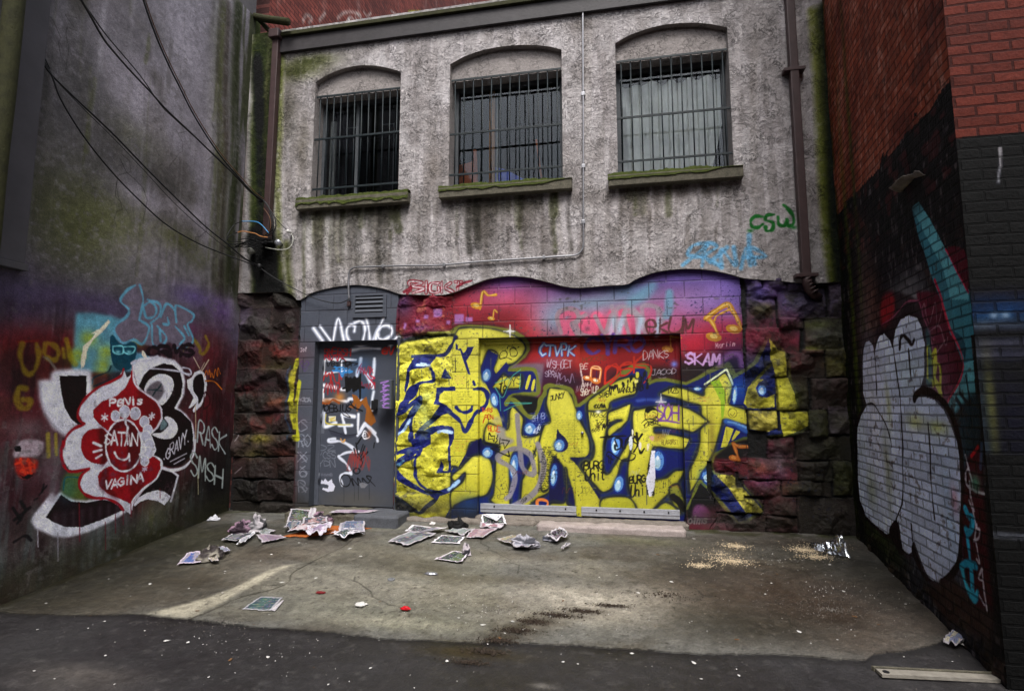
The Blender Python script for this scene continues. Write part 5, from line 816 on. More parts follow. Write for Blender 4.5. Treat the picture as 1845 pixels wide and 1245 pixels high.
MT = dict(
    block=mat('painted_block', rough=.62, var=.10, vs=24, bumps=((90, .0025, 5), (14, .003, 3)), spec=.35),
    stone=mat('painted_stone', rough=.68, var=.13, vs=22, bumps=((16, .016, 5), (80, .006, 4)), spec=.35, fine=(120, .12)),
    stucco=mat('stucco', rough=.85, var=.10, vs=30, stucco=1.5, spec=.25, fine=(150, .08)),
    render=mat('old_render', rough=.85, var=.14, vs=12, bumps=((16, .010, 6), (110, .005, 4)), spec=.25, fine=(140, .2)),
    brick=mat('painted_brick', rough=.72, var=.2, vs=14, brick=(.225, .069, .009, 0), bumps=((60, .004, 5), (12, .006, 3)), spec=.12, fine=(110, .14), bvar=.24),
    rbrick=mat('old_red_brick', col=(110, 62, 56), rough=.85, var=.3, vs=3, brick=(.225, .0735, .010, 1), bumps=((60, .004, 5),), bvar=.4),
    ground=mat('worn_ground', var=.2, vs=9, bumps=((40, .008, 6), (180, .004, 3)), wet=(1.1, .28, .7), spec=.5, fine=(190, .18)),
    farground=mat('alley_asphalt', col=(58, 56, 55), var=.2, vs=3, bumps=((80, .004, 4),), spec=.3, fine=(120, .2)),
    steel=mat('painted_steel', rough=.5, var=.05, vs=18, bumps=((10, .0015, 3),), spec=.45),
    greysteel=mat('grey_paint', col=(76, 80, 90), rough=.55, var=.1, vs=20, bumps=((60, .001, 4),), spec=.4),
    greyblock=mat('grey_concrete', col=(84, 86, 92), rough=.75, var=.2, vs=14, bumps=((20, .01, 5), (90, .004, 5)), fine=(120, .15)),
    black=mat('black_rubber', col=(20, 20, 22), rough=.55, var=.1, spec=.4),
    dark=mat('dark_room', col=(20, 20, 24), rough=.9, var=.3, vs=3),
    brown=mat('brown_painted_metal', col=(64, 46, 46), rough=.5, var=.2, vs=9, bumps=((50, .0008, 4),), spec=.45),
    fascia=mat('fascia_board', col=(50, 46, 48), rough=.6, var=.3, vs=6, bumps=((30, .003, 5),), spec=.4),
    mossy=mat('mossy_concrete', col=(92, 88, 76), rough=.9, var=.3, vs=14, bumps=((40, .01, 6),), fine=(90, .2)),
    moss=mat('moss', col=(54, 62, 18), rough=.95, var=.45, vs=30, bumps=((120, .006, 5),), fine=(150, .35)),
    timber=mat('mossy_timber', col=(50, 50, 26), rough=.85, var=.4, vs=12, bumps=((50, .006, 5),)),
    galv=mat('galvanised_pipe', col=(150, 150, 154), rough=.38, var=.12, vs=40, metal=.7, spec=.5),
    alu=mat('brushed_aluminium', col=(176, 178, 186), rough=.42, var=.14, vs=30, metal=.35, bumps=((60, .0006, 3),)),
    bar=mat('painted_bar', col=(24, 34, 38), rough=.5, var=.45, vs=26, bumps=((120, .001, 4),)),
    frame=mat('window_frame', col=(76, 80, 84), rough=.6, var=.2),
    curtain=mat('curtain', col=(232, 232, 222), rough=.9, var=.12, vs=5),
    wood=mat('raw_timber', col=(170, 120, 76), rough=.7, var=.2, vs=10), bluet=mat('blue_tarp', col=(60, 84, 196), rough=.4, var=.2, vs=10), orange=mat('orange_board', col=(176, 92, 52), rough=.7, var=.2),
    paper=mat('newsprint', rough=.75, var=.10, vs=60, bumps=((25, .006, 4),), spec=.2), pile=mat('scrap', rough=.8, var=.25, vs=60, bumps=((60, .004, 4),)),
    concrete=mat('broken_concrete', col=(122, 114, 106), rough=.85, var=.25, vs=12, bumps=((30, .012, 6), (110, .004, 4)), fine=(130, .2)),
    slab=mat('pinkish_slab', col=(160, 148, 144), rough=.8, var=.2, vs=10, bumps=((30, .006, 5),), fine=(160, .15)),
    rubble=mat('dark_rubble', col=(108, 102, 96), rough=.75, var=.35, vs=12, bumps=((30, .012, 5),)),
    chip=mat('wood_shavings', col=(204, 186, 156), rough=.8, var=.35, vs=80), scrapw=mat('white_scrap', col=(206, 204, 200), rough=.6, var=.15, vs=60), scrapb=mat('brown_scrap', col=(110, 80, 52), rough=.8, var=.3, vs=60),
    dullred=mat('dull_red_wrapper', col=(120, 34, 38), rough=.5, var=.3, vs=50), crumb=mat('dirt_crumbs', col=(56, 46, 38), rough=.9, var=.35, vs=60), red=mat('red_plastic', col=(190, 22, 34), rough=.3, var=.15, vs=40), cardb=mat('cardboard', col=(166, 92, 44), rough=.75, var=.15, vs=20, bumps=((30, .002, 4),)),
    cover=mat('galvanised_cover', col=(150, 144, 134), rough=.55, var=.3, vs=12, metal=.3, bumps=((60, .002, 4),)), glassy=mat('dirty_ceramic', col=(150, 150, 140), rough=.2, var=.2, spec=.6),
    wireb=mat('blue_wire', col=(70, 150, 206), rough=.4), copper=mat('copper_wire', col=(112, 76, 52), rough=.4), wireo=mat('orange_wire', col=(206, 140, 84), rough=.4), wirew=mat('white_wire', col=(190, 190, 180), rough=.5),
    silver=mat('foil', col=(170, 172, 180), rough=.25, metal=.6, var=.3, vs=30))
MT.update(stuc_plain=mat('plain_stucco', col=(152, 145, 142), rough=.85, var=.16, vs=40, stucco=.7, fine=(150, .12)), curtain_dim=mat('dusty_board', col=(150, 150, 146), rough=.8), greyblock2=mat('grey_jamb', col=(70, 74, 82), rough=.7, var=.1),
    navyjamb=mat('dark_jamb', col=(44, 46, 54), rough=.6, var=.2, vs=8), olive=mat('olive_rivet', col=(150, 146, 60), rough=.5), renderp=mat('grey_render', col=(92, 88, 90), rough=.85, var=.25, vs=3, bumps=((30, .004, 5),)),
    renderd=mat('dark_render', col=(72, 70, 74), rough=.8, var=.15, vs=3, bumps=((30, .002, 5),)), rbrickx=mat('red_brick', col=(76, 37, 32), rough=.85, var=.25, vs=3, brick=(.225, .0735, .010, 0), bumps=((60, .004, 5),), bvar=.3),
    brickY=mat('rear_brick', rough=.85, var=.2, vs=8, brick=(.225, .0735, .010, 1), bumps=((60, .004, 5),), bvar=.35))
def glass_mat(name, tint, alpha, rough=.03):
    m, nt, b = new_mat(name); out = [n for n in nt.nodes if n.type == 'OUTPUT_MATERIAL'][0]; nt.nodes.remove(b)
    t = nt.nodes.new('ShaderNodeBsdfTransparent'); t.inputs[0].default_value = tint+(1,); g = nt.nodes.new('ShaderNodeBsdfGlossy'); g.inputs['Roughness'].default_value = rough; g.inputs['Color'].default_value = (.85, .9, .95, 1)
    fz = nt.nodes.new('ShaderNodeFresnel'); fz.inputs[0].default_value = 1.36; mx = nt.nodes.new('ShaderNodeMixShader')
    nt.links.new(mth(nt, 'ADD', fz.outputs[0], alpha), mx.inputs[0]); nt.links.new(t.outputs[0], mx.inputs[1]); nt.links.new(g.outputs[0], mx.inputs[2]); nt.links.new(mx.outputs[0], out.inputs[0]); return m
MT['glass'] = glass_mat('window_glass', (.93, .95, .96), .0); MT['film'] = glass_mat('clear_plastic_film', (.9, .9, .95), .22, .12)

# ------------------------------------------------------------------ objects
def thing(name, label, cat, loc=(0, 0, 0), rz=0, group=None):
    o = bpy.data.objects.new(name, None); COL.objects.link(o); o.location = loc; o.rotation_euler = (0, 0, rz); o.empty_display_size = .2; return tag(o, label, cat, group)
def tag(o, label=None, cat=None, group=None, kind=None):
    if label: o['label'] = label
    if cat: o['category'] = cat
    if group: o['group'] = group
    if kind: o['kind'] = kind
    return o
def link(name, me, m, parent=None):
    o = bpy.data.objects.new(name, me); COL.objects.link(o); me.materials.append(MT[m] if isinstance(m, str) else m)
    if parent is not None: 
        o.parent = parent
        o.matrix_parent_inverse = (Matrix.Translation(parent.location) @ parent.rotation_euler.to_matrix().to_4x4()).inverted() if parent.parent is None and parent.type == 'EMPTY' else Matrix()
    return o
def grid_mesh(name, P, keep=None, colr=None, flip=False):
    """P (h,w,3) points; keep (h-1,w-1) faces kept; colr (h,w,3) linear"""
    h, w = P.shape[:2]; idx = np.arange(h*w).reshape(h, w)
    q = np.stack([idx[:-1, :-1], idx[:-1, 1:], idx[1:, 1:], idx[1:, :-1]], -1)
    q = q.reshape(-1, 4) if keep is None else q[keep]
    if flip: q = q[:, ::-1]
    used = np.zeros(h*w, bool); used[q.ravel()] = True; remap = np.cumsum(used)-1
    V = P.reshape(-1, 3)[used].astype(np.float32); q = remap[q].astype(np.int32)
    me = bpy.data.meshes.new(name); me.vertices.add(len(V)); me.vertices.foreach_set('co', V.ravel()); me.loops.add(q.size); me.loops.foreach_set('vertex_index', q.ravel())
    me.polygons.add(len(q)); me.polygons.foreach_set('loop_start', np.arange(0, q.size, 4, dtype=np.int32)); me.polygons.foreach_set('use_smooth', np.ones(len(q), bool))
    me.update(calc_edges=True)
    if colr is not None:
        a = me.color_attributes.new('paint', 'FLOAT_COLOR', 'POINT'); c = np.ones((len(V), 4), np.float32); c[:, :3] = colr.reshape(-1, 3)[used]; a.data.foreach_set('color', c.ravel())
    return me
class MB:
    def __init__(s): s.bm = bmesh.new()
    def box(s, x0, x1, y0, y1, z0, z1, bev=0.0, mtx=None):
        g = bmesh.ops.create_cube(s.bm, size=1.0); v = g['verts']
        for k in v: k.co = Vector(((x0+x1)/2+k.co.x*(x1-x0), (y0+y1)/2+k.co.y*(y1-y0), (z0+z1)/2+k.co.z*(z1-z0)))
        if bev: 
            e = list({e for k in v for e in k.link_edges}); r = bmesh.ops.bevel(s.bm, geom=e, offset=bev, segments=2, affect='EDGES', profile=.6); v = list({q for f in r['faces'] for q in f.verts} | {k for k in v if k.is_valid})
        if mtx is not None:
            for k in v: k.co = mtx @ k.co
        return s
    def tube(s, pts, r, seg=8, cap=True):
        pts = [Vector(p) for p in pts]; rings = []; up = Vector((0.13, .21, 1)).normalized()
        for i, p in enumerate(pts):
            d = (pts[min(i+1, len(pts)-1)]-pts[max(i-1, 0)]).normalized(); a = d.cross(up if abs(d.dot(up)) < .95 else Vector((1, 0, 0))).normalized(); b = d.cross(a); rr = r[i] if isinstance(r, (list, tuple)) else r
            if i and rings:      # keep the frame from twisting
                a = (pa-d*pa.dot(d)).normalized(); b = d.cross(a)
            pa = a
            rings.append([s.bm.verts.new(p+(a*math.cos(t)+b*math.sin(t))*rr) for t in [2*math.pi*k/seg for k in range(seg)]])
        for i in range(len(rings)-1):
            for k in range(seg): s.bm.faces.new((rings[i][k], rings[i][(k+1) % seg], rings[i+1][(k+1) % seg], rings[i+1][k]))
        if cap: s.bm.faces.new(rings[0][::-1]); s.bm.faces.new(rings[-1])
        return s
    def poly(s, pts): s.bm.faces.new([s.bm.verts.new(Vector(p)) for p in pts]); return s
    def prism(s, pts, d):
        """closed outline (3-D points) extruded by vector d"""
        a = [s.bm.verts.new(Vector(p)) for p in pts]; b = [s.bm.verts.new(Vector(p)+Vector(d)) for p in pts]; n = len(a)
        s.bm.faces.new(a); s.bm.faces.new(b[::-1])
        for i in range(n): s.bm.faces.new((a[i], b[i], b[(i+1) % n], a[(i+1) % n]))
        return s
    def blob(s, c, r, seed=0, sub=2, n=.25):
        g = bmesh.ops.create_icosphere(s.bm, subdivisions=sub, radius=1.0); rs = random.Random(seed); ph = [rs.uniform(0, 6) for _ in range(6)]
        for v in g['verts']:
            p = v.co; k = 1+n*(math.sin(3*p.x+ph[0])+math.sin(4*p.y+ph[1])+math.sin(5*p.z+ph[2])+math.sin(7*p.x+6*p.y+ph[3]))*.4+rs.uniform(-n, n)*.3
            v.co = Vector((c[0]+p.x*r[0]*k, c[1]+p.y*r[1]*k, c[2]+p.z*r[2]*k))
        return s
    def build(s, name, m, parent=None, smooth=False):
        bmesh.ops.recalc_face_normals(s.bm, faces=s.bm.faces[:]); me = bpy.data.meshes.new(name); s.bm.to_mesh(me); s.bm.free()
        if smooth:
            for p in me.polygons: p.use_smooth = True
        return link(name, me, m, parent)
# ================================================================== the back building
bb = thing('back_building', 'grey stuccoed building with three barred windows over a graffiti mural', 'building', (-1.2, YB+.2, .25))
def wx(x, y, Y_=YS): return tuple(onY(np.array([[x, y]], float), Y_)[0])
# --- lower wall: relief of blocks and rough stones on one height map
h, w = M.h, M.w; U, V = M.U, M.V
def xat(px): return wx(px, 735, YB)[0]
X1, X2, X3, X4 = xat(537), xat(715), xat(814), xat(1344)
lowR = (U > xat(1286)-.12*vnoise(h, w, 25, 25, 7)) & (V < wx(1300, 836, YB)[1]+.05*vnoise(h, w, 20, 20, 8))
jag = .03*(fbm(h, w, 10, 10, 101, 3)-.5)
pierR = (U+jag > X4) | lowR; pierM = (U+jag > X2) & (U+jag < X3); pierL = U+jag < X1; surr = (U+jag >= X1) & (U+jag <= X2)
infill = ~(pierR | pierM | pierL | surr)
HM = np.zeros((h, w), np.float32)
zz = GZ1
row = np.floor((V-zz)/.2).astype(int); zf = ((V-zz)/.2) % 1.0
xo = (U/.39+(row % 2)*.5); xf = xo % 1.0
gr = np.minimum(np.minimum(zf, 1-zf)*.2, np.minimum(xf, 1-xf)*.39)
groove = np.exp(-(gr/.0055)**2)
blk = (surr | infill)
HM -= groove*.004*blk; HM += surr*.03
MN_ = sstep(.3, .7, fbm(h, w, 40, 40, 125, 4)); rnd = np.random.RandomState(3); bid = (row*131+np.floor(xo).astype(int)*17) % 97; HM += blk*(rnd.rand(97)[bid]-.5)*.004
M.mask(groove*blk*(.2+.3*MN_), (26, 20, 26)); up = np.roll(groove, -2, 0)*(zf < .1); M.mask(up*infill*.28, (226, 222, 230))  # dirt in the joints, then a pale highlight painted beside them
# stones
ST = '''1344 498 1372 536|1374 503 1420 520|1421 508 1452 522|1374 522 1399 536|1401 523 1488 573|1492 508 1535 571|1346 538 1398 591|1404 575 1446 590|1345 593 1441 634|1450 575 1535 628|1448 630 1484 636|1344 637 1376 677|1378 637 1418 677|1420 637 1486 679|1488 631 1537 678|1340 680 1399 738|1401 682 1457 738|1461 683 1538 737
1350 742 1400 775|1406 742 1455 778|1457 740 1492 786|1494 734 1540 782|1383 777 1408 785|1411 779 1455 786|1384 789 1431 824|1435 788 1543 829|1284 828 1330 850|1332 826 1437 864|1439 832 1500 866|1502 832 1545 892|1284 852 1326 878|1286 880 1339 901|1341 866 1407 894|1410 867 1499 894|1290 903 1343 922|1343 900 1374 924|1376 896 1435 928|1270 925 1379 960|1381 930 1436 960|1438 896 1549 975
716 526 751 549|753 526 813 551|716 553 813 601|716 604 743 652|745 606 813 640|716 655 743 683|745 643 778 682|780 643 813 683|716 686 813 721|716 724 760 749|762 724 813 749|716 752 770 776|772 752 813 802|716 779 770 802|716 805 774 841|776 805 813 841|716 844 746 884|748 844 813 856|748 858 813 886|716 889 813 946
420 522 455 552|457 522 537 552|420 555 487 612|489 555 537 612|420 615 470 663|472 615 537 663|420 666 500 703|502 666 537 703|420 706 460 742|462 706 537 742|420 745 490 780|492 745 537 780|420 783 455 822|457 783 537 822|420 825 500 862|502 825 537 862|420 865 470 902|472 865 537 902|420 905 537 950'''.replace('\n', '|')
wnx = .017*(fbm(h, w, 16, 16, 111, 4)-.5)*2; wny = .015*(fbm(h, w, 16, 16, 112, 4)-.5)*2
SH = np.full((h, w), -1.0, np.float32); srs = np.random.RandomState(12)
fac = fbm(h, w, 13, 13, 114, 5); fac2 = fbm(h, w, 5, 5, 115, 3); ridge = 1-np.abs(fbm(h, w, 22, 30, 117, 4)-.5)*4
for s_ in ST.split('|'):
    a = [float(k) for k in s_.split()]; u0, v1 = wx(a[0], a[1], YB); u1, v0 = wx(a[2], a[3], YB)
    i0, i1 = max(0, int((u0-M.u0)/M.st)-6), min(w, int((u1-M.u0)/M.st)+7); j0, j1 = max(0, int((v0-M.v0)/M.st)-6), min(h, int((v1-M.v0)/M.st)+7)
    if i1 <= i0 or j1 <= j0: continue
    mid = (u0+u1)/2 > X2 and (u0+u1)/2 < X3; ex = .012 if mid else .008
    u0 -= ex; u1 += ex; v0 -= ex; v1 += ex
    uu = U[j0:j1, i0:i1]+wnx[j0:j1, i0:i1]; vv = V[j0:j1, i0:i1]+wny[j0:j1, i0:i1]
    d = np.minimum(np.minimum(uu-u0, u1-uu), np.minimum(vv-v0, v1-vv)); a_, b_ = (uu-(u0+u1)/2), (vv-(v0+v1)/2)
    pl = 9.0
    for _ in range(6):
        th = srs.rand()*6.283; k_ = srs.uniform(.15, .6); pl = np.minimum(pl, (math.cos(th)*a_+math.sin(th)*b_)*k_+srs.uniform(.0, .03))
    hh = .03+srs.rand()*.02+pl+.045*(fac[j0:j1, i0:i1]-.5)+.012*(fac2[j0:j1, i0:i1]-.5)
    hh = np.where(d > 0, np.maximum(hh, -.012)*(1-.55*np.exp(-np.maximum(d, 0)/.009)), -1)
    if not mid:
        pal = [(130, 98, 84), (104, 112, 44), (124, 112, 146), (84, 70, 66), (126, 106, 66), (92, 104, 40)] if u0 > 0 else [(120, 50, 44), (96, 96, 36), (132, 60, 40), (70, 58, 46)]
        M.comp(((d > 0)*(.3 if u0 > xat(1436) else .12 if u0 < -3 else .06)).astype(np.float32), pal[srs.randint(len(pal))], i0, j0, .3)
    t = SH[j0:j1, i0:i1]; np.maximum(t, hh, out=t)
rough_ = pierR | pierM | pierL
crev = (SH < -.5); SHv = np.where(crev, np.where(pierM, -.012, -.034)+.01*fac2, SH)
SHv = SHv*.6+blur(SHv, 1)*.4
HM = np.where(rough_, SHv, HM)
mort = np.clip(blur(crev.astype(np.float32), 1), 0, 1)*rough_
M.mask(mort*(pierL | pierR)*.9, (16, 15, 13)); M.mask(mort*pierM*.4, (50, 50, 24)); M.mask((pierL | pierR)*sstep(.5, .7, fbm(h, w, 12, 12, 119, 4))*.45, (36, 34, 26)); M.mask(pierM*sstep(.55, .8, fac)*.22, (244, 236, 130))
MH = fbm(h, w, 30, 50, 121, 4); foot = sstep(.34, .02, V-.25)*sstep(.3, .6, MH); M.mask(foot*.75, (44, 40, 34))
P = np.stack([U, YB-HM, V], -1).astype(np.float32)
# doors' openings and the wavy lower edge of the stucco
EDG = PX('418 528 440 528 480 527 520 528 538 541 560 529 590 520 620 515 650 514 690 520 722 530 745 531 790 532 815 528 850 514 880 503 915 498 950 500 985 508 1015 516 1045 519 1090 515 1128 513 1145 504 1180 491 1225 485 1270 486 1310 493 1345 502 1400 506 1440 510 1480 510 1545 505')
ed = smooth(onY(EDG, YS), n=8); o_ = np.argsort(ed[:, 0]); edx, edz = ed[o_, 0], ed[o_, 1]
def zedge(x): return np.interp(x, edx, edz)
uc, vc = (U[:-1, :-1]+U[1:, 1:])/2, (V[:-1, :-1]+V[1:, 1:])/2
hole = ((uc > DX0) & (uc < DX1) & (vc < DZ1)) | ((uc > GX0) & (uc < GX1) & (vc < GZ1))
keep = ~hole & (vc < zedge(uc)+.10) & (vc > zfloor(YB)-.10)
ML = M.lin()
sc = lambda a: a[:-1, :-1]
for nm, msk, mt_, lab in (('block_wall', infill, 'block', 'smooth block wall carrying the yellow and blue mural'), ('door_surround', surr, 'block', 'grey painted block surround of the steel door'), ('stone_pier', pierM, 'stone', 'yellow painted rough stone pier between the two doors'),
                          ('stone_pier', pierL, 'stone', 'dark mossy rough stone pier in the left corner'), ('stone_pier', pierR, 'stone', 'purple, yellow and mossy rough stone pier in the right corner')):
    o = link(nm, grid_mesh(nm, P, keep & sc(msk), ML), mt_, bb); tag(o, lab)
# door reveals, one after another
def reveal(name, x0, x1, z0, z1, yf, yb, m, t=.004):
    b = MB()
    (b.box(x0-.03, x0, yf, yb, z0, z1) if m != 'navyjamb' else None); b.box(x1, x1+.03, yf, yb, z0, z1); b.box(x0-.03, x1+.03, yf, yb, z1, z1+.03)
    return b.build(name, m, bb)
# --- stucco face
h, w = S.h, S.w
WIN = [dict(L=(568, 172), Rr=(722, 157), arch='560 150 580 138 610 126 645 119 680 120 705 125 724 130', bot=(640, 357), s=(532, 378, 734, 352)),
       dict(L=(811, 142), Rr=(1012, 122), arch='809 117 835 103 870 91 910 84 950 82 985 84 1012 90', bot=(905, 335), s=(790, 352, 1030, 329)),
       dict(L=(1109, 109), Rr=(1312, 86), arch='1107 79 1130 66 1165 53 1200 45 1240 42 1280 44 1312 50', bot=(1210, 313), s=(1096, 328, 1340, 310))]
for W_ in WIN:
    x0, z0_ = wx(*W_['L']); x1, z1_ = wx(*W_['Rr']); W_['x0'], W_['x1'] = x0, x1; W_['zh'] = (z0_+z1_)/2; W_['zb'] = wx(*W_['bot'])[1]
    a = smooth(onY(PX(W_['arch']), YS), n=6); a[:, 0] = x0+(a[:, 0]-a[0, 0])*(x1-x0)/(a[-1, 0]-a[0, 0]); W_['a'] = a
us = S.u0+np.arange(w)*S.st; vs_ = S.v0+np.arange(h)*S.st
ui = us.copy()
for W_ in WIN:
    for x in (W_['x0'], W_['x1']): ui[np.argmin(abs(us-x))] = x
UU, VV = np.meshgrid(ui, vs_); VV = VV.copy()
keepS = np.ones((h-1, w-1), bool); ucs = (ui[:-1]+ui[1:])/2
def snap(col, z):          # move the row nearest to z onto z
    j = int(round((z-S.v0)/S.st))
    if 0 <= j < h: VV[j, col] = z
    return j
jj = np.array([snap(i, float(zedge(ui[i]))) for i in range(w)])
for i in range(w-1): keepS[:max(jj[i], jj[i+1]), i] = False if False else keepS[:max(jj[i], jj[i+1]), i]; 
for i in range(w-1): keepS[:min(jj[i], jj[i+1]), i] = False
for W_ in WIN:
    ia, ib = np.argmin(abs(ui-W_['x0'])), np.argmin(abs(ui-W_['x1'])); ja = {}
    for i in range(ia, ib+1): ja[i] = snap(i, float(np.interp(ui[i], W_['a'][:, 0], W_['a'][:, 1])))
    jb = int(round((W_['zb']-S.v0)/S.st)); VV[jb, ia:ib+1] = W_['zb']
    for i in range(ia, ib): keepS[jb:max(ja[i], ja[i+1]), i] = False
for i in range(w-1):       # stucco above the roof board is not built
    pass
lump = .010*(fbm(h, w, 26, 26, 131, 4)-.5)+.004*(fbm(h, w, 5, 5, 133, 3)-.5)
wear = sstep(.08, .0, np.abs(VV-zedge(UU)))
PS_ = np.stack([UU, YS-lump-.012*wear*(fbm(h, w, 8, 8, 134, 3)-.3), VV], -1).astype(np.float32)
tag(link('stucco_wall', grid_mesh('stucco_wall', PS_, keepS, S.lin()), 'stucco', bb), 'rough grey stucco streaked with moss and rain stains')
# lips and reveals of the stucco
b = MB(); xs = np.linspace(XL, 2.4, 200)
for a_0, a_1 in zip(xs[:-1], xs[1:]): b.poly([(a_0, YS-.006, zedge(a_0)), (a_1, YS-.006, zedge(a_1)), (a_1, YB+.01, zedge(a_1)+.004), (a_0, YB+.01, zedge(a_0)+.004)])
b.build('stucco_edge', 'mossy', bb)
def arch_z(W_, x): return float(np.interp(x, W_['a'][:, 0], W_['a'][:, 1]))
YW = YB+.17
for k, W_ in enumerate(WIN):
    x0, x1, zh, zb = W_['x0'], W_['x1'], W_['zh'], W_['zb']
    b = MB(); n = 24; xs = np.linspace(x0, x1, n)
    for p_, q_ in zip(xs[:-1], xs[1:]): b.poly([(p_, YS-.004, arch_z(W_, p_)), (q_, YS-.004, arch_z(W_, q_)), (q_, YB+.03, arch_z(W_, q_)), (p_, YB+.03, arch_z(W_, p_))])
    b.poly([(x0, YS-.004, arch_z(W_, x0)), (x0, YB+.03, arch_z(W_, x0)), (x0, YB+.03, zh), (x0, YS-.004, zh)]); b.poly([(x1, YS-.004, arch_z(W_, x1)), (x1, YB+.03, arch_z(W_, x1)), (x1, YB+.03, zh), (x1, YS-.004, zh)])
    for p_, q_ in zip(xs[:-1], xs[1:]): b.poly([(p_, YB+.022, zh), (q_, YB+.022, zh), (q_, YB+.022, arch_z(W_, q_)+.01), (p_, YB+.022, arch_z(W_, p_)+.01)])
    b.poly([(x0, YB+.022, zh), (x1, YB+.022, zh), (x1, YW+.1, zh), (x0, YB+.022+YW+.1-YB-.022, zh)])
    for x in (x0, x1): b.poly([(x, YS-.004, zh), (x, YW+.1, zh), (x, YW+.1, zb), (x, YS-.004, zb)])
    b.poly([(x0, YS-.02, zb), (x1, YS-.02, zb), (x1, YW+.1, zb), (x0, YW+.1, zb)])
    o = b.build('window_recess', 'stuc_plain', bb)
    # frame, glass
    b = MB(); fw = .05
    b.box(x0, x0+fw, YW, YW+.06, zb, zh, .004); b.box(x1-fw, x1, YW, YW+.06, zb, zh, .004); b.box(x0+fw, x1-fw, YW+.002, YW+.058, zh-fw, zh, .004); b.box(x0+fw, x1-fw, YW+.002, YW+.058, zb, zb+fw, .004)
    if k == 0: xm = (x0+x1)/2+(.1 if k else -.1); b.box(xm-.02, xm+.02, YW+.004, YW+.05, zb+fw, zh-fw, .003)
    wf = b.build('window', 'frame', bb); tag(wf, ['dark barred window with grey inner frames, nearest the left wall', 'middle window with a wooden stud, a blue tarp and an orange board inside', 'window hung with a wrinkled white curtain'][k])
    b = MB(); b.box(x0+fw, x1-fw, YW+.026, YW+.03, zb+fw, zh-fw); b.build('pane', 'glass', wf)
    # room behind
    b = MB(); yb_ = YW+1.5; e = .25
    b.poly([(x0-e, yb_, zb-e), (x1+e, yb_, zb-e), (x1+e, yb_, zh+e), (x0-e, yb_, zh+e)]); b.poly([(x0-e, YW+.1, zb-e), (x1+e, YW+.1, zb-e), (x1+e, yb_, zb-e), (x0-e, yb_, zb-e)]); b.poly([(x0-e, YW+.1, zh+e), (x1+e, YW+.1, zh+e), (x1+e, yb_, zh+e), (x0-e, yb_, zh+e)])
    for x in (x0-e, x1+e): b.poly([(x, YW+.1, zb-e), (x, yb_, zb-e), (x, yb_, zh+e), (x, YW+.1, zh+e)])
    # cheeks closing the cavity round the opening
    b.poly([(x0-e, YW+.1, zb-e), (x0, YW+.1, zb-e), (x0, YW+.1, zh+e), (x0-e, YW+.1, zh+e)]); b.poly([(x1, YW+.1, zb-e), (x1+e, YW+.1, zb-e), (x1+e, YW+.1, zh+e), (x1, YW+.1, zh+e)])
    b.poly([(x0, YW+.1, zb-e), (x1, YW+.1, zb-e), (x1, YW+.1, zb), (x0, YW+.1, zb)]); b.poly([(x0, YW+.1, zh), (x1, YW+.1, zh), (x1, YW+.1, zh+e), (x0, YW+.1, zh+e)])
    b.build('room', 'dark', bb)
    # sill with moss
    sx0, sx1 = wx(W_['s'][0], W_['s'][1], YS-.1)[0], wx(W_['s'][2], W_['s'][3], YS-.1)[0]
    zt = zb-.01; sh_ = .125
    nx, ny = int((sx1-sx0)/.012), 14
    b = MB(); b.box(sx0, sx1, YS-.10, YS+.02, zt-sh_, zt, .008); si = b.build('sill', 'mossy', bb)
    gx, gy = np.meshgrid(np.linspace(sx0-.005, sx1+.005, nx), np.linspace(0, 1, ny)); nn = fbm(ny, nx, 3, 6, 140+k, 4)
    lim = [1.0, .82, .75][k]; fade = np.clip((lim*1.2-(gx-sx0)/(sx1-sx0))*5, .15, 1) if k else 1.0
    top = zt+.004+.065*nn*fade*np.sin(np.pi*np.clip(gy*1.0, 0, 1))**.5; yy = YS-.112+.125*gy; drop = np.where(gy < .12, (.05 if k else .085)*(.5+nn)*fade, 0)
    Pm = np.stack([gx, yy, top-drop], -1); me = grid_mesh('moss', Pm, None, None); tag(link('moss', me, 'moss', si))
    # bars
    hx0, hx1 = x0-.012, x1+.008; nb = [12, 12, 11][k]; yg = YS+.035
    zr = [zh-.01, zb+(zh-zb)*[.585, .50, .505][k], zb+(zh-zb)*[.115, .135, .135][k]]
    for i, z in enumerate(zr):
        gm = MB(); gm.box(hx0 if i else x0+.01, hx1 if i else x1-.01, yg-.018, yg-.006, z-.013, z+.013, .002)
        if i == 0: go = gm.build('window_grille', 'bar', bb); tag(go, 'iron grille over the ' + ['left', 'middle', 'curtained right'][k] + ' window')
        else: gm.build('rail', 'bar', go)
    r_ = random.Random(k)
    for i in range(nb):
        x = x0+.06+(x1-x0-.12)*i/(nb-1); t = MB(); t.tube([(x+r_.uniform(-.003, .003), yg, zh-.005), (x+r_.uniform(-.005, .005), yg+.002, (zh+zb)/2), (x+r_.uniform(-.004, .004), yg, zb+.012)], .0078, 8); t.build('bar', 'bar', go, True)
    if k == 0:
        t = MB()
        for q0, q1 in ((.24, .38), (.66, .8)): 
            xa, xb = x0+(x1-x0)*q0, x0+(x1-x0)*q1
            t.box(xa, xa+.012, YW+.14, YW+.15, zb+.2, zh-.28); t.box(xb, xb+.012, YW+.14, YW+.15, zb+.2, zh-.28); t.box(xa, xb, YW+.14, YW+.15, zh-.3, zh-.288)
        t.build('inner_frame', 'frame', bb); t = MB(); t.box(x0+.3, x0+.75, YW+.2, YW+.4, zb-.2, zb+.14, .01); t.build('stored_box', 'frame', bb); t = MB(); t.box(x0+.06, x0+.14, YW+.1, YW+.13, zb, zh-.2); t.build('side_board', 'curtain_dim', bb)
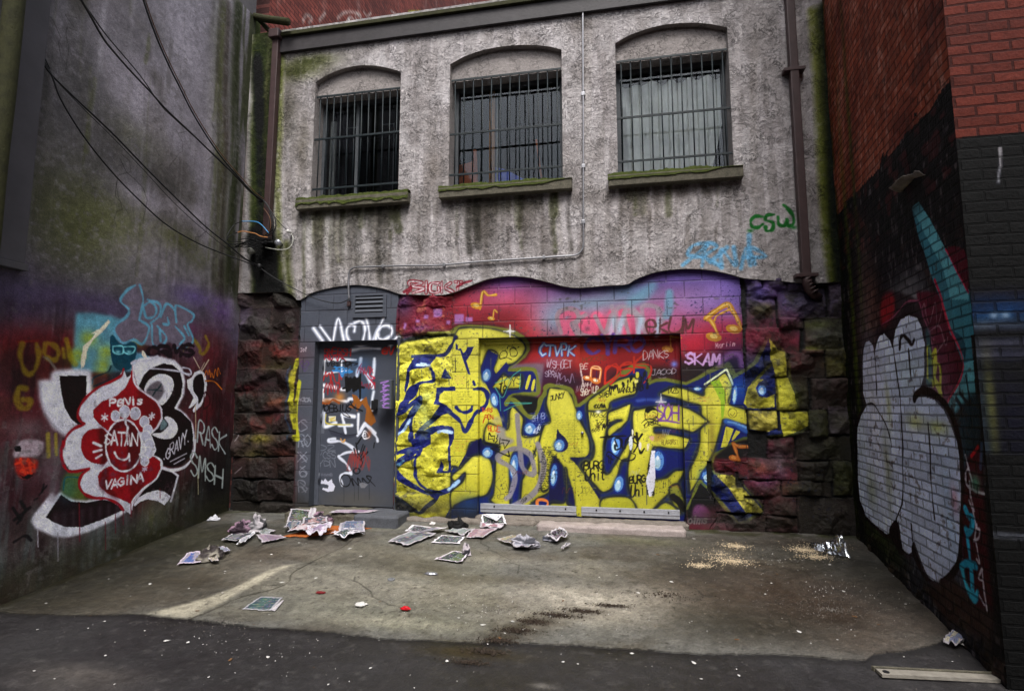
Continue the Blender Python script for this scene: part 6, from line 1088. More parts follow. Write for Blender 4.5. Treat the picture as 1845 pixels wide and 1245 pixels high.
    if k == 1:
        t = MB(); xw = wx(887, 250, YW+.12)[0]; t.box(xw-.04, xw+.03, YW+.11, YW+.16, zb-.2, zh+.1, .004); t.build('wooden_stud', 'wood', bb); t = MB(); t.box(xw+.05, xw+.075, YW+.15, YW+.19, zb-.2, zh+.1); t.build('pale_stud', 'curtain_dim', bb)
        q = [wx(x, y, YW+.16) for x, y in ((893, 345), (893, 302), (912, 306), (960, 332), (960, 345))]; t = MB(); t.prism([(a, YW+.16, z) for a, z in q], (0, .08, 0)); t.build('tarp', 'bluet', bb)
        q = [wx(x, y, YW+.2) for x, y in ((818, 350), (818, 300), (850, 292), (852, 270), (858, 270), (862, 350))]; t = MB(); t.prism([(a, YW+.2, z) for a, z in q], (0, .03, 0)); t.build('board', 'orange', bb)
        q0, q1 = wx(966, 252, YW+.2), wx(976, 300, YW+.2); t = MB(); t.box(0, .03, 0, .03, 0, 1); t = MB(); t.tube([(q0[0], YW+.2, q0[1]), (q1[0], YW+.22, q1[1]-.2)], .012); t.build('leaning_stick', 'orange', bb)
    if k == 2:
        nx, ny = 150, 100; gx, gy = np.meshgrid(np.linspace(0, 1, nx), np.linspace(0, 1, ny)); cx0, cx1 = wx(1120, 200, YW+.12)[0], wx(1300, 200, YW+.12)[0]
        fold = .03*np.sin(gx*34+2*np.sin(gy*3))*(.4+.6*gy)+.02*np.sin(gx*13+gy*7)+.05*(fbm(ny, nx, 22, 9, 150, 4)-.5)*2+.03*(fbm(ny, nx, 40, 14, 152, 3)-.5)
        xx = cx0+(cx1-cx0)*gx+np.where(gx > .75, -(gx-.75)*1.1*np.clip(.6-gy, 0, 1)*1.2, 0); ztop = zh-.14-.025*np.abs(np.sin(gx*18)); zc = zb-.1+(ztop-zb+.1)*gy
        CUR = 1; tag(link('curtain', grid_mesh('curtain', np.stack([xx, YW+.10+fold, zc], -1), None), 'curtain', wf))
reveal('door_reveal', DX0, DX1, DZ0, DZ1, YB-.022, YD+.05, 'greyblock2')
rv = reveal('door_reveal', GX0, GX1, GZ0, GZ1, YB+.012, YG+.05, 'navyjamb')
jc = int((GX0-.012-M.u0)/M.st); zz_ = np.arange(M.h)*M.st+M.v0; kk = (zz_ > GZ0-.02) & (zz_ < GZ1+.005); yy_ = np.linspace(YB-.001, YG+.01, 10)
PJ = np.stack([np.full((kk.sum(), 10), GX0-.001), np.broadcast_to(yy_, (kk.sum(), 10)), np.broadcast_to(zz_[kk][:, None], (kk.sum(), 10))], -1)
link('door_reveal', grid_mesh('door_reveal', PJ, None, np.broadcast_to(ML[kk, jc][:, None, :], (kk.sum(), 10, 3)), flip=True), 'steel', bb)
# --- steel door
b = MB(); 
b.box(DX0, DX0+.06, YD-.012, YD+.04, DZ0, DZ1, .003); b.box(DX1-.05, DX1, YD-.012, YD+.04, DZ0, DZ1, .003); b.box(DX0+.06, DX1-.05, YD-.011, YD+.04, DZ1-.05, DZ1, .003)
hD = D; PD = np.stack([D.U, np.full_like(D.U, YD)-.0015*np.exp(-(np.minimum(abs(D.U-DX0-.075), abs(D.U-DX1+.065))/.004)**2)*-4, D.V], -1)
kd = (D.U[:-1, :-1] > DX0+.055) & (D.U[:-1, :-1] < DX1-.055) & (D.V[:-1, :-1] > DZ0) & (D.V[:-1, :-1] < DZ1-.045)
sdoor = link('door', grid_mesh('door', PD, kd, D.lin()), 'steel', bb); tag(sdoor, 'dented grey steel door covered in white, red and black tags'); b.build('frame', 'greysteel', sdoor)
for z in (DZ0+.28, DZ0+1.02, DZ1-.35): t = MB(); t.tube([(DX0+.066, YD-.02, z), (DX0+.066, YD-.02, z+.11)], .011); t.build('hinge', 'greysteel', sdoor, True)
t = MB(); xl = wx(675, 730, YD-.02)[0]; zl = wx(675, 730, YD-.02)[1]; t.box(xl-.035, xl+.035, YD-.05, YD, zl-.06, zl+.06, .008); t.build('lock_box', 'black', sdoor)
# --- wide door in two leaves with kick strips and a middle post
xm0, xm1 = wx(1037, 800, YG)[0], wx(1046, 800, YG)[0]
gh = np.zeros_like(G.U); wob = .004*(fbm(G.h, G.w, 60, 60, 161, 3)-.5); fr = ((G.U < GX0+.045) | (G.U > GX1-.05) | (G.V > GZ1-.05)); gh += fr*.016; gh += wob
PG = np.stack([G.U, YG-gh, G.V], -1); GLN = G.lin(); uu, vv = G.U[:-1, :-1], G.V[:-1, :-1]; inz = (vv > GZ0) & (vv < GZ1)
def kz(x): return np.interp(x, [GX0, GX1], [wx(866, 931, YG)[1], wx(1226, 950, YG)[1]])
for nm, k_, lab in (('door', inz & (uu < xm0) & (uu >= GX0), 'left leaf of the wide door, yellow and blue lettering with a grey drip'), ('door', inz & (uu >= xm1) & (uu < GX1), 'right leaf of the wide door with a torn white paper on the lettering')):
    dl = link(nm, grid_mesh(nm, PG, k_, GLN), 'steel', bb); tag(dl, lab)
    x0, x1 = (GX0+.012, xm0) if 'left' in lab else (xm1, GX1-.06)
    b = MB(); b.box(x0, x1, YG-.028, YG-.003, GZ0+.035, GZ0+.135, .004); b.box(x0+.002, x1-.002, YG-.034, YG-.027, GZ0+.075, GZ0+.086, .001); ks = b.build('kick_strip', 'alu', dl)
    for x in np.linspace(x0+.17, x1-.12, 2 if 'left' in lab else 4): t = MB(); t.tube([(x, YG-.03, GZ0+.105), (x, YG-.037, GZ0+.105)], .010, 10); t.build('bolt', 'black', ks)
    if 'right' in lab:
        kx, kz_ = wx(1049, 780, YG-.04); t = MB(); t.tube([(kx, YG, kz_), (kx, YG-.04, kz_)], .016, 14); t.build('lock_knob', 'galv', dl, True)
pk = inz & (uu >= xm0) & (uu < xm1); PP = np.stack([G.U, np.full_like(G.U, YG-.02), G.V], -1)
po = link('door_post', grid_mesh('door_post', PP, inz & (uu >= xm0-.006) & (uu < xm1+.006), GLN), 'steel', bb)
b = MB(); b.box(xm0-.004, xm1+.004, YG-.019, YG+.005, GZ0, GZ1-.002); b.build('post_core', 'navyjamb', po)
for z in np.arange(GZ0+.06, GZ0+1.3, .21): t = MB(); t.tube([((xm0+xm1)/2, YG-.018, z), ((xm0+xm1)/2, YG-.027, z)], .008, 8); t.build('rivet', 'olive', po, True)
# --- vent over the steel door
vx0, vz1 = wx(637, 532, YB-.04); vx1, vz0 = wx(696, 571, YB-.04); b = MB()
gx0, gz1 = wx(641, 534, YB-.04); gx1, gz0 = wx(690, 563, YB-.04)
b.box(vx0, gx0, YB-.052, YB-.028, vz0, vz1, .002); b.box(gx1, vx1, YB-.052, YB-.028, vz0, vz1, .002); b.box(gx0, gx1, YB-.0515, YB-.028, vz0, gz0, .002); b.box(gx0, gx1, YB-.0515, YB-.028, gz1, vz1, .002)
vo = b.build('vent', 'greysteel', bb); b = MB(); b.box(gx0, gx1, YB-.032, YB-.029, gz0, gz1); b.build('vent_back', 'black', vo)
for k in range(4):
    z = gz0+(gz1-gz0)*(k+.3)/4; t = MB(); t.prism([(gx0, YB-.05, z), (gx0, YB-.034, z+.032), (gx0, YB-.031, z+.03), (gx0, YB-.048, z-.003)], (gx1-gx0, 0, 0)); t.build('slat', 'greysteel', vo)
# --- roof board and coping
zt0, zt1 = wx(510, 94, YS-.05)[1], wx(510, 66, YS-.05)[1]
fx0 = wx(503, 70, YS-.05)[0]
b = MB(); b.box(fx0, 2.4, YS-.05, YS+.03, zt0+.0, zt1-.02, .004); tag(b.build('fascia', 'fascia', bb), 'dark weathered board along the top of the stucco')
b = MB(); b.box(fx0-.05, 2.4, YS-.09, YS+.35, zt1-.018, zt1+.035, .006); b.build('roof_edge', 'timber', bb)
b = MB(); b.box(XL-.02, 2.39, YS+.36, YS+9, zt1-.1, zt1-.02); b.build('roof', 'farground', bb)
b = MB(); b.box(XL, fx0-.06, YS-.0, YS+.35, zt0+.1, zt1-.1, .02); b.build('parapet_end', 'moss', bb)
b = MB(); b.box(XL+.01, 2.39, YB+1.9, YB+2.0, .2, zt1-.12); b.box(XL+.01, 2.39, YB+.05, YB+.1, zt0-.1, zt1-.1) ; b.build('inner_wall', 'dark', bb)
# ================================================================== left building
lb = thing('left_building', 'tall building whose old rendered wall is painted with a red onion-shaped piece', 'building', (XL-.2, 4.5, 0))
h, w = L.h, L.w; bump_ = .012*(fbm(h, w, 70, 70, 171, 5)-.5)
PL = np.stack([np.full((h, w), XL)+bump_, L.U, L.V], -1)
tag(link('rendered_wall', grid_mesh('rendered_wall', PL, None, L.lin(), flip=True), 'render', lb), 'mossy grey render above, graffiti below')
b = MB(); b.box(XL-.3, XL-.001, -6, 2.62, -.3, 9.5); b.box(XL-.3, XL-.001, 2.62, YB-.001, 7.0, 9.5); b.build('plain_wall', 'renderp', lb)
py0, pz0 = onX(PX('22 470'), XL+.07)[0]; py1 = onX(PX('46 466'), XL+.07)[0][0]
b = MB(); b.box(XL-.1, XL+.07, 2.4, py1, pz0, 9.4, .006); tag(b.build('pilaster', 'renderd', lb), 'smooth dark pilaster ending in a ledge')
b = MB(); b.box(XL-.1, XL+.085, 2.4, py1+.02, pz0-.06, pz0-.002, .006); b.build('ledge', 'renderd', lb)
b = MB(); b.box(XL-.35, XL-.02, YB+.34, YB+70, 0, 24); tag(b.build('brick_wall', 'rbrick', lb), 'old red brick wall with white scrawl rising behind the roof')
WS = Canvas(YB+.3, YB+26, 6.2, 22, .03, lambda p: onX(p, XL-.018), (128, 70, 62), 83)
WS.mask(sstep(.5, .75, WS.N)*.5, (90, 50, 46)); WS.mask(sstep(.6, .8, fbm(WS.h, WS.w, 20, 6, 84, 4))*.5, (160, 130, 126))
for q in ['545 40 552 28 562 34 556 42', '575 38 586 24', '608 34 620 24 640 24 656 40', '624 44 632 32 644 44 640 30', '642 24 650 28', '704 20 716 30 720 50', '655 22 662 30 668 24']: WS.line(PX(q), 5, (180, 170, 166), 3, .75, rough=.4)
WS.fill(PX('735 20 760 20 755 26 738 30'), (176, 180, 50), 2); WS.fill(PX('622 44 628 30 634 46'), (200, 194, 190), 2)
PW = np.stack([np.full_like(WS.U, XL-.015), WS.U, WS.V], -1); link('brick_face', grid_mesh('brick_face', PW, None, WS.lin(), flip=True), 'brickY', lb)
# ================================================================== right building
rb = thing('right_building', 'brick building, red above and black below, with a big white bubble-letter piece', 'building', (2.4, 3.7, 0))
h, w = R.h, R.w; foot = sstep(.45, .0, R.V-zfloor(YB-R.U*math.cos(RANG)))*sstep(.45, .7, fbm(h, w, 12, 14, 181, 4))
R.mask(foot*.8, (60, 52, 46)); R.mask(sstep(.16, .05, R.U)*sstep(.3, .6, fbm(h, w, 30, 10, 183, 3))*.7, (50, 60, 22))
bulge = sstep(0, .15, RLEN-R.U)*.02*(fbm(h, w, 40, 40, 182, 4)-.5)+.035*foot*(fbm(h, w, 10, 10, 184, 3)-.2)
PR = np.stack([R.U, -bulge, R.V], -1); me = grid_mesh('side_wall', PR, None, R.lin())
RW = Matrix.Translation((RC[0], RC[1], 0)) @ Matrix.Rotation(math.atan2(RD[1], RD[0]), 4, 'Z')
def rlink(name, me, m, par=rb):
    o = link(name, me, m, par); loc, rot, _ = RW.decompose(); o.location = loc; o.rotation_mode = 'XYZ'; o.rotation_euler = rot.to_euler(); return o
tag(rlink('side_wall', me, 'brick'), 'painted brick side wall with white bubble letters and a teal ray')
cx_, cy_ = RC[0]+RD[0]*RLEN, RC[1]+RD[1]*RLEN
PN = np.stack([NW.U+cx_-2.126, np.full_like(NW.U, cy_), NW.V], -1); tag(link('front_wall', grid_mesh('front_wall', PN, None, NW.lin()), 'brick', rb), 'brick face towards the alley, painted black below')
b = MB(); b.box(0, RLEN-.002, .003, .3, 6.3, 11.0); b.box(RLEN-.4, RLEN-.1, .02, .1, -.1, 6.3); o = b.build('upper_wall', 'rbrickx', rb); loc, rot, _ = RW.decompose(); o.location = loc; o.rotation_euler = rot.to_euler()
b = MB(); b.box(cx_+.002, cx_+6, cy_+.003, cy_+.3, 5.0, 11.0); b.box(cx_+4.07, cx_+6, cy_+.004, cy_+.3, -.1, 5.0); b.build('upper_wall', 'rbrickx', rb)
p0 = onR(PX('1626 341'))[0]; p1 = onR(PX('1668 312'))[0]; sa, sb, zm = min(p0[0], p1[0]), max(p0[0], p1[0]), (p0[1]+p1[1])/2
nx_, ny_ = 24, 8; gx, gy = np.meshgrid(np.linspace(0, 1, nx_), np.linspace(0, 1, ny_)); rag = .03*(fbm(ny_, nx_, 3, 3, 777, 3)-.5)
PB = np.stack([sa+(sb-sa)*gx, -(.09*gy*(1-.5*gx)+rag*gy), zm+.02*np.sin(gx*4)+.035*gy*gy-.02*gx+rag], -1)
o = rlink('bent_plate', grid_mesh('bent_plate', PB, None), 'rubble'); so = o.modifiers.new('thick', 'SOLIDIFY'); so.thickness = .006; tag(o, 'bent metal plate sticking out of the black bricks')

# ================================================================== unseen building added across the alley, behind the camera, to shade the court
ob = thing('added_shade_building', 'unseen plain brick building added across the alley to shade the court', 'building', (-2, -5.5, 0))
b = MB(); b.box(-16, 14, -9, -5.5, -.1, 9.5); b.build('wall', 'rbrickx', ob)
for k in range(6):
    x = -13+k*4.6; b = MB(); b.box(x, x+1.5, -5.53, -5.49, 4.6, 6.8); b.build('window', 'dark', ob)
# ================================================================== ground
h, w = F.h, F.w
fz = zfloor(F.V)+.018*(fbm(h, w, 60, 60, 191, 4)-.5)+.004*(fbm(h, w, 5, 5, 192, 3)-.5)
isf = (F.V[:-1, :-1] >= YEDGE[None, :-1]); lipz = .004*(F.V >= YEDGE[None, :]); FL = F.lin(); PF = np.stack([F.U, F.V, fz+lipz], -1)
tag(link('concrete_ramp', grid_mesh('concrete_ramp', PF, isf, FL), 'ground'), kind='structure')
PF2 = PF.copy(); PF2[..., 2] = fz-.001
ext = np.roll(isf, 3, 0) & isf; ka = ~isf | ((F.V[:-1, :-1] < YEDGE[None, :-1]+.03))
tag(link('asphalt_road', grid_mesh('asphalt_road', PF2, ka, FL), 'ground'), kind='structure')
b = MB(); b.poly([(-200, -200, -.03), (200, -200, -.03), (200, 200, -.03), (-200, 200, -.03)]); tag(b.build('ground', 'farground'), kind='structure')
def gz(x, y):
    i = min(max((x-F.u0)/F.st, 0), F.w-2.01); j = min(max((y-F.v0)/F.st, 0), F.h-2.01); a, b_ = int(i), int(j); return float(fz[b_:b_+2, a:a+2].max())+.004
def fl(x, y, fr=None):
    p = onF(PX([[x, y]], fr) if not isinstance(x, str) else PX(x, fr)); return [(float(a), float(b_), gz(float(a), float(b_))) for a, b_ in p]
# concrete step of the steel door: old rough part and newer grey part
st = thing('concrete_step', 'worn concrete step with a newer dark grey end under the steel door', 'step', (-3.2, YB-.2, .25))
def rough_box(x0, x1, y0, y1, z0, z1, seed, amp=.012, seg=.03):
    bm = bmesh.new(); bmesh.ops.create_cube(bm, size=1.0)
    for v in bm.verts: v.co = Vector(((x0+x1)/2+v.co.x*(x1-x0), (y0+y1)/2+v.co.y*(y1-y0), (z0+z1)/2+v.co.z*(z1-z0)))
    bmesh.ops.bevel(bm, geom=bm.edges[:], offset=.012, segments=2, affect='EDGES')
    for ax, (a, b_) in enumerate(((x0, x1), (y0, y1), (z0, z1))):
        n = max(1, int((b_-a)/seg))
        for i in range(1, n):
            pl = [0, 0, 0]; pl[ax] = a+(b_-a)*i/n; no = [0, 0, 0]; no[ax] = 1
            bmesh.ops.bisect_plane(bm, geom=bm.verts[:]+bm.edges[:]+bm.faces[:], plane_co=pl, plane_no=no)
    from mathutils import noise as mn
    for v in bm.verts:
        d = mn.noise_vector(v.co*9+Vector((seed, 0, 0)))*amp+mn.noise_vector(v.co*30+Vector((seed, 5, 0)))*amp*.4; v.co += d
    m = MB(); m.bm.free(); m.bm = bm; return m
sxa, sxb, sxc = wx(508, 925, YB-.38)[0], wx(640, 930, YB-.38)[0], wx(717, 930, YB-.38)[0]
ztop = .345
m_ = rough_box(sxa, sxb, YB-.34, YB+.12, .12, ztop-.004, 1, .02); m_.build('old_step', 'mossy', st, True)
m_ = rough_box(sxb-.01, sxc, YB-.40, YB-.002, .12, ztop+.006, 2, .006); m_.build('step_block', 'greyblock', st, True)
m_ = rough_box(sxb+.01, DX1+.02, YB-.0, YB+.16, .14, ztop-.006, 3, .003); m_.build('threshold', 'greyblock', st, True)
# sill of the wide door, curb under the mid pier, loose slab
gs = thing('door_threshold', 'low worn concrete threshold under the wide door', 'threshold', (-.4, YB, .25))
m_ = rough_box(GX0-.02, GX1+.02, YB-.03, YG+.03, .10, GZ0+.012, 4, .008); m_.build('threshold_sill', 'concrete', gs, True)
m_ = rough_box(wx(722, 930, YB-.1)[0], wx(965, 940, YB-.1)[0], YB-.12, YB+.01, .10, .285, 5, .02); m_.build('broken_curb', 'concrete', gs, True)
xa, xb = wx(967, 950, YB-.26)[0], wx(1236, 955, YB-.26)[0]
m_ = rough_box(xa, xb, YB-.26, YB-.035, .15, .30, 6, .014); o = m_.build('loose_slab', 'slab', None, True); tag(o, 'long pale pinkish slab lying before the wide door', 'slab')
# --- newspapers
PAP = []
def sheet(label, pts, fr, pic=(60, 64, 76), pic2=(120, 116, 120), edge=(178, 172, 178), crump=.02, lift=0.006, seed=0, zoff=0.0, curl=0.0, cat='newspaper', name='newspaper_sheet', mirror=False, group='loose newspaper sheets', z3=None, words=True):
    """four corners in photo px; a thin crumpled sheet on the ground there"""
    q = fl(pts, 0, fr) if z3 is None else z3
    q = [Vector(a) for a in q]; n1_, n2_ = 34, 24
    rs = random.Random(seed); g1 = fbm(n2_, n1_, 9, 9, 200+seed, 3)-.5; g2 = np.abs(fbm(n2_, n1_, 6, 14, 300+seed, 2)-.5)*2; e1 = fbm(n2_, n1_, 4, 9, 400+seed, 3)-.5; fbm2 = fbm(n2_, n1_, 9, 4, 450+seed, 3)
    P3 = np.zeros((n2_, n1_, 3)); C = np.zeros((n2_, n1_, 3))
    for j in range(n2_):
        for i in range(n1_):
            u, v = i/(n1_-1), j/(n2_-1)
            eu, ev = u+.11*(e1[j, i]-.0), v+.10*(fbm2[j, i]-.5)
            p = q[0]*(1-eu)*(1-ev)+q[1]*eu*(1-ev)+q[2]*eu*ev+q[3]*(1-eu)*ev
            crump_ = crump*.75; z = lift+crump_*(g1[j, i]+.5)*1.2+crump*.9*(1-g2[j, i])+curl*max(0, u-.75)**1.5*3+curl*max(0, .2-v)**1.5*2
            P3[j, i] = (p.x, p.y, (max(p.z, gz(p.x, p.y)) if z3 is None else p.z)+z+zoff)
            bd = min(u, 1-u, v, 1-v); col = edge if bd < .07 else (pic if (g1[j, i]+.25*math.sin(u*9+seed)) > -.02 else pic2)
            if words and bd >= .07 and (j % 3 == 0) and rs.random() < .5: col = tuple(k*.55+rs.random()*60 for k in edge)
            C[j, i] = srgb(col)
    me = grid_mesh(name, P3, None, C); o = link(name, me, 'paper')
    sol = o.modifiers.new('thick', 'SOLIDIFY'); sol.thickness = .0012; sol.offset = 1
    tag(o, label, cat, group); return o
def crumple(label, x, y, fr, sx, sz, col=(90, 70, 84), col2=(196, 186, 196), seed=0, zoff=0, cat='newspaper', name='crumpled_newspaper', group='crumpled newspapers', y_=None):
    c = Vector(fl(x, y, fr)[0]) if y_ is None else Vector(y_)
    n1_, n2_ = 40, 26; g = fbm(n2_, n1_, 5, 5, 500+seed, 4); g3 = fbm(n2_, n1_, 8, 6, 600+seed, 3)
    P3 = np.zeros((n2_, n1_, 3)); C = np.zeros((n2_, n1_, 3))
    for j in range(n2_):
        for i in range(n1_):
            th = 2*math.pi*i/(n1_-1); ph = math.pi/2*j/(n2_-1); k = .70+.65*(g[j, i % (n1_-1)]-.4)+.3*(g3[j, i % (n1_-1)]-.5)
            k = abs(k)*(1.15-.15*math.cos(3*th+seed))
            P3[j, i] = (c.x+sx*k*math.cos(th)*math.cos(ph), c.y+sx*.75*k*math.sin(th)*math.cos(ph), c.z+zoff+max(.004, sz*.75*k*math.sin(ph)*1.25+.25*sz*(g3[j, i % (n1_-1)]-.3)))
            C[j, i] = srgb(tuple(np.array(col)+(np.array(col2)-np.array(col))*float(sstep(.42, .6, g3[j, i % (n1_-1)]))))
    o = link(name, grid_mesh(name, P3, None, C), 'paper'); tag(o, label, cat, group); return o
fP, fQ, fT = (380, 900, 5), (680, 900, 4.6125), (300, 960, 7.096)
sheet('dark grey photo page, leftmost of the pile below the left pier', '90 392 225 408 395 325 195 335', fP, (54, 58, 62), (104, 104, 106), seed=1)
sheet('narrow white folded page in front of the dark photo page', '225 432 275 438 405 345 380 325', fP, (150, 150, 156), (186, 186, 192), (226, 224, 230), seed=2, crump=.03)
sheet('mauve page with a white border, right of the white folded page', '462 418 680 372 625 345 400 340', fP, (124, 106, 122), (146, 128, 142), seed=3)
sheet('greyish green page behind the black and mauve crumpled lump', '430 335 500 338 582 302 440 278', fP, (106, 112, 108), (140, 144, 144), seed=4)
crumple('black and mauve crumpled lump on the left pile of pages', 290, 300, fP, .17, .12, (44, 34, 42), (150, 122, 140), 1)
crumple('grey crumpled twist standing up on the left pile of pages', 405, 290, fP, .12, .16, (60, 60, 62), (176, 170, 174), 2)
sheet('orange brown cardboard sheet under the papers below the steel door', '640 340 860 352 1470 262 1040 240', fP, (166, 92, 44), (150, 84, 42), (166, 92, 44), seed=5, crump=.006, lift=.0, cat='cardboard', name='cardboard_sheet', group=None, words=False)
sheet('blue and grey photo page on the left end of the cardboard', '650 318 790 300 830 236 700 240', fP, (70, 84, 104), (120, 120, 122), seed=6, zoff=.02, crump=.04)
sheet('dark page with white edges in the middle of the cardboard', '800 290 1050 285 1045 238 835 235', fP, (66, 66, 72), (150, 120, 120), seed=7, zoff=.03, crump=.05)
sheet('reddish printed page crossing the middle of the cardboard', '680 330 860 342 1090 275 900 262', fP, (140, 96, 96), (190, 176, 180), seed=8, zoff=.015, crump=.045)
sheet('white and violet crumpled page in front of the cardboard', '850 382 1000 392 1090 295 870 300', fP, (150, 132, 156), (196, 186, 200), (198, 192, 202), seed=9, crump=.07, zoff=.005)
sheet('blue grey photo page near the right end of the cardboard', '1150 335 1385 335 1385 240 1170 250', fP, (88, 98, 122), (136, 136, 150), seed=10, zoff=.02, crump=.03)
sheet('dark green page with white edge at the front of the right heap', '1100 372 1210 396 1320 312 1240 310', fP, (52, 66, 66), (74, 84, 84), (220, 216, 224), seed=11, crump=.03, zoff=.02)
sheet('white torn pages under the dark green page', '1065 345 1200 372 1390 342 1200 300', fP, (190, 186, 194), (150, 150, 158), (196, 192, 200), seed=12, crump=.04)
def stepq(a): return [at(x, y, Y_) for x, y, Y_ in a]
sheet('dark page draped over the front edge of the old step', None, None, (50, 54, 52), (84, 92, 70), seed=13, crump=.012, z3=stepq([(516, 943, YB-.50), (556, 944, YB-.50), (559, 921, YB-.33), (524, 919, YB-.33)]), lift=.004)
sheet('white folded strip beside the page draped over the step', None, None, (196, 190, 194), (170, 162, 168), seed=14, crump=.02, z3=stepq([(553, 945, YB-.5), (566, 945, YB-.5), (570, 921, YB-.33), (560, 919, YB-.33)]), lift=.008)
crumple('black and mauve crumpled page leaning against the old step', 985, 225, fP, .16, .13, (50, 42, 50), (156, 126, 142), 3)
sheet('mauve page lying on the step before the steel door', None, None, (132, 110, 130), (168, 150, 164), seed=15, crump=.01, z3=[(sxb-.33, YB-.37, ztop), (sxb+.12, YB-.30, ztop+.006), (sxb+.20, YB-.16, ztop+.006), (sxb-.34, YB-.18, ztop)], lift=.004)
sheet('colour photo page at the left end of the middle row', '85 368 250 406 500 305 275 292', fQ, (84, 84, 92), (124, 128, 130), seed=16)
sheet('black and white page with a turned corner behind the photo page', '230 290 440 300 590 268 290 240', fQ, (62, 64, 68), (120, 120, 128), (226, 220, 226), seed=17, curl=.05)
sheet('dark photo page with a clean white border, front of the middle row', '445 366 680 377 730 318 530 305', fQ, (48, 56, 62), (74, 80, 84), (232, 226, 232), seed=18, crump=.006)
sheet('large pinkish page right of the white bordered photo page', '735 325 880 338 1000 258 800 262', fQ, (146, 116, 126), (168, 146, 152), seed=19)
sheet('grey page between the black rag and the pinkish page', '560 280 720 315 800 262 640 262', fQ, (124, 130, 130), (150, 154, 152), seed=20)
sheet('red and white advert page just below the wide door', '850 262 1040 262 1062 222 860 212', fQ, (150, 110, 122), (206, 190, 198), seed=21, zoff=.012)
sheet('black page with a white arrow shape propped on the threshold', None, None, (40, 44, 46), (60, 64, 66), (226, 222, 228), seed=22, crump=.02, z3=stepq([(868, 949, YB-.22), (912, 948, YB-.22), (907, 931, YB-.05), (868, 931, YB-.05)]))
sheet('white folded newspaper corner lying over the black page', None, None, (206, 204, 212), (150, 152, 160), (232, 230, 236), seed=23, crump=.01, z3=stepq([(893, 943, YB-.2), (896, 943, YB-.2), (906, 931, YB-.08), (869, 931, YB-.08)]), lift=.02)
sheet('dark page with green print and a lifted right corner, alone before the row', '465 508 700 540 765 455 640 435', fQ, (54, 62, 62), (84, 96, 66), (224, 214, 224), seed=24, crump=.008, curl=.03)
crumple('small grey twist on the corner of the lone dark page', 735, 465, fQ, .05, .10, (50, 48, 54), (190, 180, 186), 4)
sheet('yellowish grey page under the grey crumple left of the slab', '995 356 1095 402 1200 378 1190 324', fQ, (150, 140, 116), (110, 110, 106), seed=25, crump=.03)
sheet('torn grey page spreading right of the grey crumple', '1105 425 1240 446 1355 408 1220 370', fQ, (130, 130, 142), (160, 160, 170), seed=26, crump=.04)
crumple('grey and black crumple in the centre of the concrete', 1235, 395, fQ, .15, .10, (70, 70, 78), (166, 164, 174), 5)
sheet('rounded grey page with black print right of the crumple', '1400 350 1490 392 1604 345 1520 290', fQ, (96, 88, 96), (50, 46, 50), (196, 190, 196), seed=27, crump=.05)
crumple('small crumpled grey page beside the rounded page', 1440, 345, fQ, .08, .06, (90, 92, 104), (170, 168, 178), 6)
sheet('small rolled white and black paper right of the centre', '1522 442 1550 440 1612 405 1570 396', fQ, (90, 88, 92), (190, 186, 190), seed=28, crump=.03, name='paper_roll')
crumple('black rag lying between the newspapers', 665, 250, fQ, .12, .11, (14, 14, 15), (30, 30, 32), 7, cat='rag', name='rag', group=None)
sheet('blue and white page left of the beige crumpled paper', '135 438 440 412 430 268 270 292', fT, (70, 90, 150), (150, 144, 156), (200, 186, 200), seed=29, crump=.015)
crumple('beige and black crumpled paper beside the left wall', 545, 350, fT, .13, .12, (150, 144, 132), (60, 54, 54), 8)
sheet('beige fringed page under the crumpled paper by the left wall', '500 380 590 425 665 425 600 300', fT, (176, 168, 150), (150, 140, 130), seed=30, crump=.03)
sheet('small pale violet page right of the beige crumpled paper', '645 240 700 315 832 270 720 238', fT, (150, 150, 166), (120, 120, 136), seed=31, crump=.03)
sheet('teal green printed card lying flat on the concrete', '942 992 1330 1004 1490 840 1212 822', fT, (56, 72, 80), (62, 86, 84), (160, 158, 162), seed=32, crump=.0, cat='printed card', name='printed_card', group=None)
sheet('thin white strip along the edge of the teal card', '1330 1003 1385 1018 1500 880 1480 880', fT, (190, 186, 190), (200, 190, 190), seed=33, crump=.0, lift=.01, cat='paper strip', name='paper_strip', group=None)
sheet('torn newspaper with blue print in the bottom right corner', '1700 1164 1722 1172 1758 1160 1718 1147', None, (120, 126, 150), (176, 170, 150), seed=34, crump=.03)
crumple('crumpled newspaper scrap in the bottom right corner', 1738, 1160, None, .06, .04, (120, 120, 116), (206, 200, 196), 9)
crumple('white crumpled tissue at the foot of the left wall', 386, 937, None, .075, .05, (190, 190, 196), (220, 220, 226), 10, cat='tissue', name='tissue', group=None)
crumple('pale crumpled tissue at the foot of the yellow pier', 733, 926, None, .05, .04, (120, 120, 136), (170, 168, 180), 11, cat='tissue', name='tissue', group=None)
crumple('white crumpled paper bit before the broken curb', 779, 946, None, .04, .03, (206, 200, 196), (226, 222, 220), 12, cat='paper scrap', name='paper_scrap', group=None)
